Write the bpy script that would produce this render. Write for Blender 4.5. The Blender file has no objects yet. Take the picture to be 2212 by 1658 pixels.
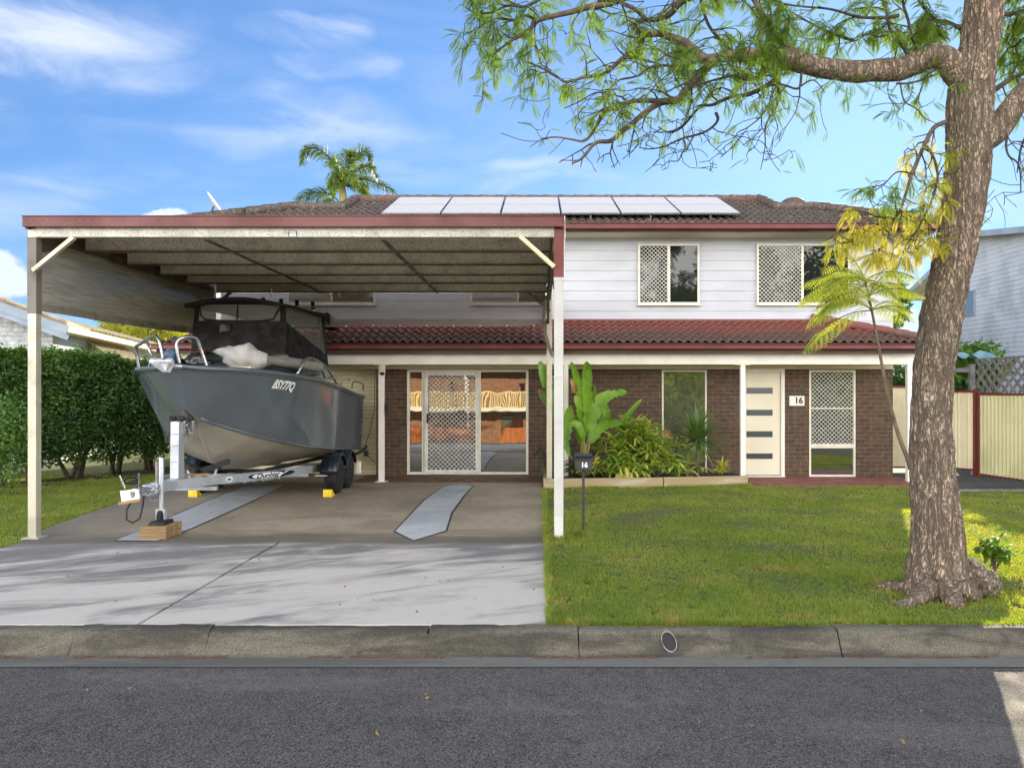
import bpy, bmesh, math, random
import numpy as np
from mathutils import Vector, Matrix, noise as mnoise

# ------------------------------------------------------------------ camera, sky, sun, exposure
scene = bpy.context.scene
R = math.radians
F, CX, CY, HC = 1680.0, 1164.0, 845.0, 1.75      # focal length and principal point of the photograph (2211 px wide)

cam_d = bpy.data.cameras.new('camera')
cam = bpy.data.objects.new('camera', cam_d)
scene.collection.objects.link(cam)
cam.location = (0, 0, HC)
cam.rotation_euler = (R(90), 0, 0)
cam_d.sensor_width = 36.0
cam_d.sensor_fit = 'HORIZONTAL'
cam_d.lens = 36.0 * F / 2211.0
cam_d.shift_x = (1105.5 - CX) / 2211.0
cam_d.shift_y = (CY - 829.0) / 2211.0
cam_d.clip_start = 0.05
cam_d.clip_end = 3000
scene.camera = cam

SUN_EL, SUN_AZ = R(18), R(23)                    # azimuth from +Y towards +X
SKY_STRENGTH = 0.10
EXPOSURE = 1.42
sun_d = bpy.data.lights.new('sun', 'SUN')
sun_d.energy = 4.2
sun_d.angle = R(0.55)
sun_d.color = (1.0, 0.86, 0.62)
sun = bpy.data.objects.new('sun', sun_d)
scene.collection.objects.link(sun)
sdir = Vector((math.sin(SUN_AZ) * math.cos(SUN_EL), math.cos(SUN_AZ) * math.cos(SUN_EL), math.sin(SUN_EL)))
sun.rotation_euler = (-sdir).to_track_quat('-Z', 'Y').to_euler()
sun.location = sdir * 60

world = bpy.data.worlds.new('World')
scene.world = world
world.use_nodes = True
wn, wl = world.node_tree.nodes, world.node_tree.links
wn.clear()
def W(kind, **kw):
    n = wn.new(kind)
    for k, v in kw.items():
        setattr(n, k, v)
    return n
def wm(op, a, b=None, clamp=False):
    n = W('ShaderNodeMath', operation=op, use_clamp=clamp)
    for i, v in enumerate((a, b)):
        if v is None: continue
        if isinstance(v, (int, float)): n.inputs[i].default_value = v
        else: wl.new(v, n.inputs[i])
    return n.outputs[0]
def wramp(v, a, b, c=0.0, d=1.0):
    n = W('ShaderNodeMapRange', interpolation_type='SMOOTHSTEP')
    wl.new(v, n.inputs[0])
    for i, x in enumerate((a, b, c, d)): n.inputs[i + 1].default_value = x
    return n.outputs[0]
tc = W('ShaderNodeTexCoord')
sep = W('ShaderNodeSeparateXYZ'); wl.new(tc.outputs['Generated'], sep.inputs[0])
dx, dy, dz = sep.outputs
sky = W('ShaderNodeTexSky', sky_type='NISHITA')
sky.sun_disc = False
sky.sun_elevation = SUN_EL
sky.sun_rotation = SUN_AZ
sky.air_density = 1.0; sky.dust_density = 0.3; sky.ozone_density = 3.0
ysafe = wm('MAXIMUM', dy, 0.05)
wob = W('ShaderNodeTexNoise'); wl.new(tc.outputs['Generated'], wob.inputs['Vector']); wob.inputs['Scale'].default_value = 5.5; wob.inputs['Detail'].default_value = 5
wsp = W('ShaderNodeSeparateColor'); wl.new(wob.outputs['Color'], wsp.inputs[0])
u = wm('ADD', wm('DIVIDE', dx, ysafe), wm('MULTIPLY', wm('SUBTRACT', wsp.outputs[0], .5), .30)); v = wm('ADD', wm('DIVIDE', dz, ysafe), wm('MULTIPLY', wm('SUBTRACT', wsp.outputs[1], .5), .13))
# wind-drawn cirrus: stretched noise, thickest in a few patches of the sky
mp = W('ShaderNodeMapping'); wl.new(tc.outputs['Generated'], mp.inputs[0])
mp.inputs['Rotation'].default_value = (0, R(-14), 0)
mp.inputs['Scale'].default_value = (3.2, 3.0, 11.0)
nz = W('ShaderNodeTexNoise'); wl.new(mp.outputs[0], nz.inputs['Vector'])
nz.inputs['Scale'].default_value = 1.6; nz.inputs['Detail'].default_value = 9; nz.inputs['Roughness'].default_value = 0.58
nz.inputs['Distortion'].default_value = 0.7
wisp = wramp(nz.outputs[0], 0.36, 0.72)
def patch(px, py, wx, wy):
    a = wm('DIVIDE', wm('SUBTRACT', u, (px - CX) / F), wx / F)
    b = wm('DIVIDE', wm('SUBTRACT', v, (CY - py) / F), wy / F)
    d2 = wm('ADD', wm('MULTIPLY', a, a), wm('MULTIPLY', b, b))
    return wramp(d2, 1.0, 0.0)
PATCHES = [(60, 60, 420, 130, .75), (120, 160, 380, 90, .6), (640, 75, 200, 60, .8), (730, 150, 170, 60, .7),
           (650, 280, 420, 90, .45), (1000, 385, 380, 45, .5), (200, 420, 500, 90, .35), (2190, 460, 160, 60, .55)]
tot = None
for px, py, wx, wy, k in PATCHES:
    p = wm('MULTIPLY', patch(px, py, wx, wy), k)
    tot = p if tot is None else wm('MAXIMUM', tot, p)
cirrus = wm('MULTIPLY', tot, wm('ADD', wm('MULTIPLY', wisp, 1.0), 0.10), True)
cirrus = wm('MAXIMUM', cirrus, wm('MULTIPLY', wisp, 0.12))
# small cumulus low over the roofs
n2 = W('ShaderNodeTexNoise'); wl.new(tc.outputs['Generated'], n2.inputs['Vector'])
n2.inputs['Scale'].default_value = 16; n2.inputs['Detail'].default_value = 9; n2.inputs['Roughness'].default_value = .62
cum = None
for px, py, wx, wy in [(365, 474, 55, 20), (20, 560, 95, 75), (1985, 660, 80, 85), (2010, 610, 50, 30)]:
    p = patch(px, py, wx, wy)
    cum = p if cum is None else wm('MAXIMUM', cum, p)
cum = wramp(wm('ADD', cum, wm('MULTIPLY', wm('MULTIPLY', wm('SUBTRACT', n2.outputs[0], 0.5), 3.0), wramp(cum, 0.0, 0.5))), 0.12, 0.8)
cloud = wm('MAXIMUM', cirrus, wm('MULTIPLY', cum, 0.9), True)
# fill light added in the unseen half of the sky, brightest at the horizon
back_fill = wramp(dy, 0.10, -0.45)
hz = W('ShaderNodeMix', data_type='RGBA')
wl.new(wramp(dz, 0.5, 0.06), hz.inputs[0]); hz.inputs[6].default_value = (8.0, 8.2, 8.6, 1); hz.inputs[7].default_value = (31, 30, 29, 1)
tint = W('ShaderNodeMix', data_type='RGBA', blend_type='MULTIPLY')
tint.inputs[0].default_value = 1.0
wl.new(sky.outputs[0], tint.inputs[6]); tint.inputs[7].default_value = (0.54, 0.74, 1.06, 1)
mixc = W('ShaderNodeMix', data_type='RGBA')
cs = W('ShaderNodeSeparateColor'); wl.new(tint.outputs[2], cs.inputs[0])
cc = W('ShaderNodeCombineColor')
for i_, lim in enumerate((3.1, 5.9, 10.0)):      # channels compressed so the sky round the sun does not glare
    wl.new(wm('DIVIDE', cs.outputs[i_], wm('ADD', 1.0, wm('DIVIDE', cs.outputs[i_], lim))), cc.inputs[i_])
wl.new(cloud, mixc.inputs[0]); wl.new(cc.outputs[0], mixc.inputs[6]); mixc.inputs[7].default_value = (3.6, 3.9, 4.5, 1)
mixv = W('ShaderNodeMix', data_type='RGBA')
wl.new(back_fill, mixv.inputs[0]); wl.new(mixc.outputs[2], mixv.inputs[6]); wl.new(hz.outputs[2], mixv.inputs[7])
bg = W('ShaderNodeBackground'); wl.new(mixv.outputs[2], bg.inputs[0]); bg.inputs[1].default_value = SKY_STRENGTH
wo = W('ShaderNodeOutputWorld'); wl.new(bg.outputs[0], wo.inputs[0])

vs = scene.view_settings
vs.view_transform = 'Standard'; vs.look = 'None'; vs.gamma = 1.0; vs.use_curve_mapping = False
vs.exposure = EXPOSURE
scene.render.engine = 'CYCLES'
scene.cycles.max_bounces = 8
scene.cycles.transparent_max_bounces = 16
scene.cycles.use_denoising = True

# ------------------------------------------------------------------ helpers
col = scene.collection
def px(x, y, d):
    """point at depth d on the sight line through photograph pixel (x, y)"""
    return Vector(((x - CX) * d / F, d, HC - (y - CY) * d / F))
def gx(x, d): return (x - CX) * d / F
def gz(y, d): return HC - (y - CY) * d / F
ORG = {}
def tag(o, label, cat, group=None, kind=None):
    if label: o['label'] = label
    if cat: o['category'] = cat
    if group: o['group'] = group
    if kind: o['kind'] = kind
    return o
def thing(name, label, cat, loc, group=None):
    o = bpy.data.objects.new(name, None)
    o.empty_display_size = 0.1
    col.objects.link(o)
    o.location = loc
    ORG[o.name] = Vector(loc)
    return tag(o, label, cat, group)
def dup(o, loc, label=None, rotz=None, scale=None, parent=None):
    c = o.copy(); col.objects.link(c)
    if parent is None:
        c.location = loc; ORG[c.name] = Vector(loc)
        if label: c['label'] = label
        if rotz is not None: c.rotation_euler = (0, 0, rotz)
        if scale is not None: c.scale = (scale, scale, scale) if isinstance(scale, (int, float)) else scale
    else:
        c.parent = parent
    for ch in list(o.children):
        dup(ch, None, parent=c)
    return c

class MB:
    """collects geometry for ONE mesh object, in world coordinates"""
    def __init__(self): self.v, self.f, self.mi, self.m = [], [], [], 0
    def add(self, vs_, fs_):
        n = len(self.v)
        self.v.extend([tuple(p) for p in vs_])
        for f in fs_:
            self.f.append(tuple(i + n for i in f)); self.mi.append(self.m)
        return self
    def box(self, x0, x1, y0, y1, z0, z1):
        return self.add([(x0,y0,z0),(x1,y0,z0),(x1,y1,z0),(x0,y1,z0),(x0,y0,z1),(x1,y0,z1),(x1,y1,z1),(x0,y1,z1)],
            [(0,3,2,1),(4,5,6,7),(0,1,5,4),(1,2,6,5),(2,3,7,6),(3,0,4,7)])
    def bar(self, p0, p1, w, h, up=(0, 0, 1)):
        p0, p1 = Vector(p0), Vector(p1)
        t = (p1 - p0).normalized(); s = t.cross(Vector(up))
        if s.length < 1e-4: s = t.cross(Vector((1, 0, 0)))
        s.normalize(); n = s.cross(t)
        q = []
        for p in (p0, p1):
            for a, b in ((-1,-1),(1,-1),(1,1),(-1,1)): q.append(p + s * (a * w / 2) + n * (b * h / 2))
        return self.add(q, [(0,1,2,3),(7,6,5,4),(0,4,5,1),(1,5,6,2),(2,6,7,3),(3,7,4,0)])
    def quad(self, a, b, c, d): return self.add([a, b, c, d], [(0, 1, 2, 3)])
    def poly(self, pts): return self.add(pts, [tuple(range(len(pts)))])
    def prism(self, pts, off):
        off = Vector(off); n = len(pts)
        P = [Vector(p) for p in pts]
        fs = [tuple(range(n))[::-1], tuple(range(n, 2 * n))]
        for i in range(n): fs.append((i, (i + 1) % n, (i + 1) % n + n, i + n))
        return self.add(P + [p + off for p in P], fs)
    def tube(self, pts, rad, n=8, cap=True):
        P = [Vector(p) for p in pts]; k = len(P)
        if isinstance(rad, (int, float)): rad = [rad] * k
        T = []
        for i in range(k):
            t = P[min(i + 1, k - 1)] - P[max(i - 1, 0)]
            T.append(t.normalized() if t.length > 1e-9 else Vector((0, 0, 1)))
        a = Vector((0, 0, 1)) if abs(T[0].z) < .9 else Vector((1, 0, 0))
        s = T[0].cross(a).normalized()
        vs_, fs_ = [], []
        for i in range(k):
            s = (s - T[i] * s.dot(T[i]))
            s = s.normalized() if s.length > 1e-6 else T[i].orthogonal().normalized()
            b = T[i].cross(s)
            for j in range(n):
                w = 2 * math.pi * j / n
                vs_.append(P[i] + (s * math.cos(w) + b * math.sin(w)) * rad[i])
        for i in range(k - 1):
            for j in range(n):
                j2 = (j + 1) % n
                fs_.append((i*n + j, i*n + j2, (i+1)*n + j2, (i+1)*n + j))
        if cap:
            fs_.append(tuple(range(n))[::-1]); fs_.append(tuple(range((k-1)*n, k*n)))
        return self.add(vs_, fs_)
    def lathe(self, prof, c, axis='z', n=24):
        """prof: list of (r, h); closed ends where r==0"""
        vs_, fs_ = [], []
        c = Vector(c)
        for r, h in prof:
            for j in range(n):
                w = 2 * math.pi * j / n
                a, b = r * math.cos(w), r * math.sin(w)
                q = {'z': (a, b, h), 'x': (h, a, b), 'y': (b, h, a)}[axis]
                vs_.append(c + Vector(q))
        for i in range(len(prof) - 1):
            for j in range(n):
                j2 = (j + 1) % n
                fs_.append((i*n + j, i*n + j2, (i+1)*n + j2, (i+1)*n + j))
        fs_.append(tuple(range(n))[::-1]); fs_.append(tuple(range((len(prof)-1)*n, len(prof)*n)))
        return self.add(vs_, fs_)
    def grid(self, fn, nu, nv):
        vs_ = [fn(i / nu, j / nv) for j in range(nv + 1) for i in range(nu + 1)]
        w = nu + 1
        fs_ = [(j*w + i, j*w + i + 1, (j+1)*w + i + 1, (j+1)*w + i) for j in range(nv) for i in range(nu)]
        return self.add(vs_, fs_)
    def leaf(self, pts, widths, up=(0, 0, 1), fold=0.25):
        """strip leaf with a midrib; pts = midrib, widths = half widths"""
        P = [Vector(p) for p in pts]; k = len(P); up = Vector(up)
        vs_, fs_ = [], []
        for i in range(k):
            t = (P[min(i+1, k-1)] - P[max(i-1, 0)])
            s = t.cross(up)
            if s.length < 1e-6: s = t.cross(Vector((1, .3, 0)))
            s.normalize(); nn = s.cross(t).normalized()
            w = widths[i]
            vs_ += [P[i] - s * w + nn * w * fold, P[i], P[i] + s * w + nn * w * fold]
        for i in range(k - 1):
            a = i * 3
            fs_ += [(a, a+1, a+4, a+3), (a+1, a+2, a+5, a+4)]
        return self.add(vs_, fs_)
    def build(self, name, mat, parent=None, smooth=False, bevel=0, origin=None, fix=True, auto=None):
        me = bpy.data.meshes.new(name)
        V = np.array(self.v, dtype=float).reshape(-1, 3)
        if parent is not None: o0 = np.array(ORG[parent.name])
        elif origin is not None: o0 = np.array(origin)
        else:
            lo, hi = V.min(0), V.max(0)
            o0 = np.array([(lo[0]+hi[0])/2, (lo[1]+hi[1])/2, lo[2]])
        me.from_pydata((V - o0).tolist(), [], self.f)
        mats = mat if isinstance(mat, (list, tuple)) else [mat]
        for m_ in mats: me.materials.append(m_)
        if len(mats) > 1: me.polygons.foreach_set('material_index', self.mi)
        if fix:
            bm = bmesh.new(); bm.from_mesh(me)
            bmesh.ops.recalc_face_normals(bm, faces=bm.faces)
            bm.to_mesh(me); bm.free()
        if smooth: me.polygons.foreach_set('use_smooth', [True] * len(me.polygons))
        me.update()
        o = bpy.data.objects.new(name, me)
        col.objects.link(o)
        ORG[o.name] = Vector(o0)
        if parent is not None: o.parent = parent
        else: o.location = o0
        if bevel:
            b = o.modifiers.new('bevel', 'BEVEL'); b.width = bevel; b.segments = 2; b.limit_method = 'ANGLE'; b.angle_limit = R(40)
        if auto:
            a = o.modifiers.new('split', 'EDGE_SPLIT'); a.split_angle = R(auto)
        return o

def text_geo(s, size=1.0, shear=0.0, offset=0.0, spacing=1.0, depth=0.0):
    cu = bpy.data.curves.new('lettering', 'FONT')
    cu.body = s; cu.size = size; cu.shear = shear; cu.offset = offset; cu.space_character = spacing; cu.extrude = depth
    cu.align_x = 'CENTER'; cu.align_y = 'CENTER'; cu.resolution_u = 3
    o = bpy.data.objects.new('lettering', cu); col.objects.link(o)
    dg = bpy.context.evaluated_depsgraph_get()
    me = bpy.data.meshes.new_from_object(o.evaluated_get(dg))
    V = [tuple(v_.co) for v_ in me.vertices]; P = [tuple(p.vertices) for p in me.polygons]
    bpy.data.objects.remove(o); bpy.data.curves.remove(cu); bpy.data.meshes.remove(me)
    return V, P

# ------------------------------------------------------------------ materials
def C(r, g, b):
    f = lambda c: c / 12.92 if c <= 0.04045 else ((c + 0.055) / 1.055) ** 2.4
    return (f(r/255), f(g/255), f(b/255), 1)
class NT:
    def __init__(self, name):
        self.mat = bpy.data.materials.new(name); self.mat.use_nodes = True
        self.n = self.mat.node_tree.nodes; self.l = self.mat.node_tree.links
        self.b = self.n['Principled BSDF']; self.out = self.n['Material Output']
    def new(self, kind, **kw):
        n = self.n.new(kind)
        for k, v_ in kw.items(): setattr(n, k, v_)
        return n
    def put(self, sock, val):
        if isinstance(val, (int, float, tuple, list)): sock.default_value = val
        else: self.l.new(val, sock)
    def coord(self, scale=(1, 1, 1), rot=(0, 0, 0), which='Object'):
        t = self.new('ShaderNodeTexCoord'); m = self.new('ShaderNodeMapping')
        self.l.new(t.outputs[which], m.inputs[0]); m.inputs['Scale'].default_value = scale; m.inputs['Rotation'].default_value = rot
        return m.outputs[0]
    def noise(self, vec, scale, detail=4, rough=.55, dist=0):
        n = self.new('ShaderNodeTexNoise'); self.l.new(vec, n.inputs['Vector'])
        n.inputs['Scale'].default_value = scale; n.inputs['Detail'].default_value = detail
        n.inputs['Roughness'].default_value = rough; n.inputs['Distortion'].default_value = dist
        return n.outputs[0]
    def voro(self, vec, scale, feature='F1', rnd=1.0):
        n = self.new('ShaderNodeTexVoronoi', feature=feature); self.l.new(vec, n.inputs['Vector'])
        n.inputs['Scale'].default_value = scale; n.inputs['Randomness'].default_value = rnd
        return n
    def ramp(self, v_, a, b, c=0.0, d=1.0):
        n = self.new('ShaderNodeMapRange', interpolation_type='SMOOTHSTEP'); self.put(n.inputs[0], v_)
        for i, x in enumerate((a, b, c, d)): n.inputs[i+1].default_value = x
        return n.outputs[0]
    def math(self, op, a, b=0.0, clamp=False):
        n = self.new('ShaderNodeMath', operation=op, use_clamp=clamp); self.put(n.inputs[0], a); self.put(n.inputs[1], b)
        return n.outputs[0]
    def mix(self, fac, a, b, mode='MIX'):
        n = self.new('ShaderNodeMix', data_type='RGBA', blend_type=mode)
        self.put(n.inputs[0], fac); self.put(n.inputs[6], a); self.put(n.inputs[7], b)
        return n.outputs[2]
    def bump(self, h, strength=.3, dist=.01):
        n = self.new('ShaderNodeBump'); self.put(n.inputs['Height'], h)
        n.inputs['Strength'].default_value = strength; n.inputs['Distance'].default_value = dist
        self.l.new(n.outputs[0], self.b.inputs['Normal'])
        return n
    def xyz(self, which='Object'):
        t = self.new('ShaderNodeTexCoord'); s = self.new('ShaderNodeSeparateXYZ'); self.l.new(t.outputs[which], s.inputs[0])
        return s.outputs
    def set(self, col_=None, rough=None, metal=None, ior=None):
        if col_ is not None: self.put(self.b.inputs['Base Color'], col_)
        if rough is not None: self.put(self.b.inputs['Roughness'], rough)
        if metal is not None: self.put(self.b.inputs['Metallic'], metal)
        if ior is not None: self.put(self.b.inputs['IOR'], ior)
        return self
def M(name, c1, c2=None, rough=.6, metal=0.0, scale=4, lo=.4, hi=.65, stretch=(1,1,1), bump=0, bscale=60, bdist=.004, detail=5, ior=None, rvar=.12):
    t = NT(name)
    vec = t.coord(stretch)
    if c2 is not None:
        n = t.noise(vec, scale, detail)
        t.set(t.mix(t.ramp(n, lo, hi), c1, c2))
        t.set(rough=t.ramp(n, .3, .7, max(rough - rvar, 0.02), min(rough + rvar, 1)))
    else: t.set(c1, rough)
    t.set(metal=metal, ior=ior)
    if bump: t.bump(t.noise(vec, bscale, 3), bump, bdist)
    return t.mat
def leaf_mat(name, c1, c2, trans=.45, scale=3.0, rough=.45, tcol=None):
    t = NT(name)
    n = t.noise(t.coord(), scale, 3)
    c = t.mix(t.ramp(n, .35, .65), c1, c2)
    t.set(c, rough)
    tr = t.new('ShaderNodeBsdfTranslucent')
    t.put(tr.inputs[0], t.mix(1.0, c, tcol or (1.6, 1.7, .7, 1), 'MULTIPLY'))
    mx = t.new('ShaderNodeMixShader'); mx.inputs[0].default_value = trans
    t.l.new(t.b.outputs[0], mx.inputs[1]); t.l.new(tr.outputs[0], mx.inputs[2]); t.l.new(mx.outputs[0], t.out.inputs[0])
    return t.mat
def mk_glass(name, base=(.012, .014, .015, 1), ior=3.8, rough=.012, wav=.016):
    t = NT(name); t.set(base, rough, 0, ior)
    t.bump(t.noise(t.coord((1, 1, .6)), 1.6, 2), wav, .1)
    return t.mat
def mk_brick(name, c1, c2, cm, bw=.24, bh=.086, mort=.006, bump=.6):
    t = NT(name)
    x, y, z = t.xyz('Object')
    cb = t.new('ShaderNodeCombineXYZ'); t.put(cb.inputs[0], t.math('ADD', x, y)); t.put(cb.inputs[1], z)
    b = t.new('ShaderNodeTexBrick'); t.l.new(cb.outputs[0], b.inputs['Vector'])
    b.inputs['Scale'].default_value = 1; b.inputs['Brick Width'].default_value = bw; b.inputs['Row Height'].default_value = bh
    b.inputs['Mortar Size'].default_value = mort; b.inputs['Mortar Smooth'].default_value = .2; b.inputs['Bias'].default_value = 0
    b.inputs['Color1'].default_value = c1; b.inputs['Color2'].default_value = c2; b.inputs['Mortar'].default_value = cm
    n = t.noise(t.coord(), 9, 6)
    t.set(t.mix(1.0, b.outputs['Color'], t.mix(t.ramp(n, .3, .7), (.72, .72, .72, 1), (1.2, 1.17, 1.1, 1)), 'MULTIPLY'), .85)
    h = t.math('SUBTRACT', t.math('MULTIPLY', t.noise(t.coord(), 90, 3), .3), b.outputs['Fac'])
    t.bump(h, bump, .008)
    return t.mat
def mk_concrete(name, c1, c2, c3, s1=.5, st=(1, 1, 1), lo=.42, hi=.62, speck=.15, rough=.85, bump=.25, fine=150):
    t = NT(name); v = t.coord(); vs_ = t.coord(st)
    n1 = t.noise(vs_, s1, 7, .62, .4); n2 = t.noise(v, 7, 5); n3 = t.noise(v, fine, 2)
    c = t.mix(t.ramp(n1, lo, hi), c1, c2)
    c = t.mix(t.math('MULTIPLY', t.ramp(n2, .5, .75), .5), c, c3)
    c = t.mix(1.0, c, t.mix(t.ramp(n3, .3, .7), (1-speck, 1-speck, 1-speck, 1), (1+speck, 1+speck, 1+speck, 1)), 'MULTIPLY')
    t.set(c, rough); t.bump(n3, bump, .003)
    return t.mat
def mk_apron():
    t = NT('apron_concrete'); v = t.coord(); x, y, z = t.xyz('Object')
    vr = t.coord((1, 1, 1), (0, 0, R(-24))); m_ = t.new('ShaderNodeMapping'); t.l.new(vr, m_.inputs[0]); m_.inputs['Scale'].default_value = (.7, 2.6, 1)
    n1 = t.noise(m_.outputs[0], .95, 9, .66, .7); n2 = t.noise(v, 5, 6, .6); n3 = t.noise(v, 160, 2); n4 = t.noise(v, .55, 3)
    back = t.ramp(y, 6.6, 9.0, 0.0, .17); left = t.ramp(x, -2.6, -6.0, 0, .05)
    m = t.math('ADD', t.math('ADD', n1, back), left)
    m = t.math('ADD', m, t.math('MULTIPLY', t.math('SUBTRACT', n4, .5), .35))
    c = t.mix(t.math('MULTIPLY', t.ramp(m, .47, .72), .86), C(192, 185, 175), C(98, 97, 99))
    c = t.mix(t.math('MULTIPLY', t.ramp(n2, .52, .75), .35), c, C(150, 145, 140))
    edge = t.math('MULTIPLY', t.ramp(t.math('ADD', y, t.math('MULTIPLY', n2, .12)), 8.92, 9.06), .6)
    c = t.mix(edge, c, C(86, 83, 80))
    c = t.mix(1.0, c, t.mix(t.ramp(n3, .3, .7), (.9, .9, .9, 1), (1.08, 1.08, 1.08, 1)), 'MULTIPLY')
    t.set(c, .85); t.bump(t.math('ADD', n3, n2), .25, .004)
    return t.mat
def mk_slab():
    t = NT('old_concrete'); v = t.coord(); x, y, z = t.xyz('Object')
    n1 = t.noise(v, .8, 7, .6, .4); n2 = t.noise(v, 6, 6, .62); n3 = t.noise(v, 150, 2); n4 = t.noise(t.coord((.5, 2, 1)), 1.6, 7, .65)
    c = t.mix(t.ramp(n1, .4, .65), C(158, 145, 126), C(134, 123, 107))
    c = t.mix(t.math('MULTIPLY', t.ramp(n2, .5, .75), .55), c, C(104, 97, 84))
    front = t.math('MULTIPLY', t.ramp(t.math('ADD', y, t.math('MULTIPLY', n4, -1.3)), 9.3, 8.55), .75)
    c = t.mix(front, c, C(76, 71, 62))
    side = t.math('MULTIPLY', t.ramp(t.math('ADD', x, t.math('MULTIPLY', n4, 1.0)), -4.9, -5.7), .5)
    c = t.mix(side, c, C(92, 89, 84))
    c = t.mix(t.math('MULTIPLY', t.ramp(n4, .6, .72), .3), c, C(72, 66, 58))
    c = t.mix(1.0, c, t.mix(t.ramp(n3, .3, .7), (.88, .88, .88, 1), (1.1, 1.1, 1.1, 1)), 'MULTIPLY')
    t.set(c, .85); t.bump(t.math('ADD', n3, n2), .3, .004)
    return t.mat
def mk_asphalt():
    t = NT('asphalt'); v = t.coord()
    vo = t.voro(v, 150); n1 = t.noise(v, .35, 5); n2 = t.noise(v, 5, 5)
    sp = t.new('ShaderNodeSeparateColor'); t.l.new(vo.outputs['Color'], sp.inputs[0])
    agg = t.ramp(sp.outputs[0], .55, 1.0)
    base = t.mix(t.ramp(n1, .35, .65), C(77, 73, 70), C(88, 84, 81))
    base = t.mix(t.math('MULTIPLY', t.ramp(n2, .45, .7), .5), base, C(54, 51, 50))
    c = t.mix(t.math('MULTIPLY', agg, .6), base, C(134, 128, 122))
    c = t.mix(t.ramp(sp.outputs[1], .82, .86), c, C(28, 28, 31))
    ck = t.math('ABSOLUTE', t.math('SUBTRACT', t.noise(v, .9, 6, .6, 1.2), .5))
    c = t.mix(t.math('MULTIPLY', t.ramp(ck, .0035, .001), .55), c, C(34, 33, 33))
    n5 = t.noise(t.coord((.25, 1.2, 1)), 1.1, 6, .65)
    c = t.mix(t.math('MULTIPLY', t.ramp(n5, .52, .7), .3), c, C(122, 118, 114))
    t.set(c, t.ramp(n2, .3, .7, .72, .9))
    t.bump(t.math('SUBTRACT', 1, vo.outputs['Distance']), .55, .008)
    return t.mat
def mk_tiles(name, ca, cb, cc, zlo, zhi, amount):
    """glazed concrete tiles, colour worn away and lichen grown where water runs off (object z)"""
    t = NT(name); v = t.coord()
    x, y, z = t.xyz('Object')
    n1 = t.noise(v, 2.2, 7, .6); n2 = t.noise(v, 14, 6, .65); n3 = t.noise(v, 40, 4)
    g = t.ramp(z, zlo, zhi)
    m = t.math('ADD', t.math('MULTIPLY', g, amount), t.math('MULTIPLY', t.math('SUBTRACT', n1, .5), 1.3))
    c = t.mix(t.ramp(m, .25, .75), cb, ca)
    c = t.mix(t.math('MULTIPLY', t.ramp(n2, .48, .66), .65), c, cc)
    c = t.mix(t.math('MULTIPLY', t.ramp(n3, .6, .72), .5), c, C(38, 36, 34))
    t.set(c, t.ramp(n2, .3, .7, .55, .85)); t.bump(n3, .35, .006)
    return t.mat
def mk_galv(name, c1, c2, rough=.45, metal=.7, mould=0.0):
    t = NT(name); v = t.coord()
    vo = t.voro(v, 45); n = t.noise(v, 3, 5); n3 = t.noise(v, 55, 5, .7)
    sp = t.new('ShaderNodeSeparateColor'); t.l.new(vo.outputs['Color'], sp.inputs[0])
    c = t.mix(t.math('MULTIPLY', sp.outputs[0], .6), c1, c2)
    c = t.mix(t.math('MULTIPLY', t.ramp(n, .45, .7), .35), c, C(120, 116, 104))
    if mould: c = t.mix(t.math('MULTIPLY', t.ramp(n3, .5, .62), mould), c, C(52, 52, 44))
    t.set(c, t.ramp(n, .3, .7, rough-.08, rough+.12), metal)
    return t.mat
def mk_bark():
    t = NT('bark'); v = t.coord((1, 1, .33))
    nd = t.noise(v, 5, 4)
    wv = t.new('ShaderNodeVectorMath', operation='ADD'); t.l.new(v, wv.inputs[0])
    sc = t.new('ShaderNodeVectorMath', operation='SCALE'); sc.inputs['Scale'].default_value = .09
    nn = t.new('ShaderNodeTexNoise'); t.l.new(v, nn.inputs['Vector']); nn.inputs['Scale'].default_value = 7
    t.l.new(nn.outputs['Color'], sc.inputs[0]); t.l.new(sc.outputs[0], wv.inputs[1])
    vv = t.coord((1, 1, .20))
    rd1 = t.math('ABSOLUTE', t.math('SUBTRACT', t.noise(vv, 13, 3, .55, .5), .5))
    rd2 = t.math('ABSOLUTE', t.math('SUBTRACT', t.noise(t.coord((1, 1, .32)), 30, 3, .6, .6), .5))
    e2 = t.voro(wv.outputs[0], 34, 'DISTANCE_TO_EDGE').outputs['Distance']
    cr = t.math('MULTIPLY', t.math('MULTIPLY', t.ramp(rd1, -.01, .075), t.ramp(rd2, -.03, .07)), t.ramp(e2, -.16, .16))
    n2 = t.noise(t.coord(), 2.2, 5); n3 = t.noise(t.coord(), 30, 4)
    c = t.mix(t.ramp(n2, .35, .65), C(184, 160, 140), C(170, 156, 134))
    c = t.mix(t.math('MULTIPLY', t.ramp(nd, .5, .7), .55), c, C(172, 152, 138))
    c = t.mix(t.math('MULTIPLY', t.ramp(n3, .5, .7), .4), c, C(100, 90, 76))
    c = t.mix(cr, C(86, 72, 60), c)
    t.set(c, .9)
    t.bump(t.math('ADD', cr, t.math('MULTIPLY', n3, .35)), .9, .03)
    return t.mat
def mk_lawn():
    t = NT('lawn'); v = t.coord()
    n1 = t.noise(v, .8, 5); n2 = t.noise(v, 9, 5); n3 = t.noise(v, 120, 3)
    c = t.mix(t.ramp(n1, .35, .65), C(100, 108, 52), C(110, 114, 58))
    c = t.mix(t.math('MULTIPLY', t.ramp(n2, .52, .72), .55), c, C(112, 104, 66))
    c = t.mix(t.ramp(n3, .35, .65), c, C(74, 82, 40))
    t.set(c, .95); t.bump(n3, .8, .02)
    return t.mat
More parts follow.
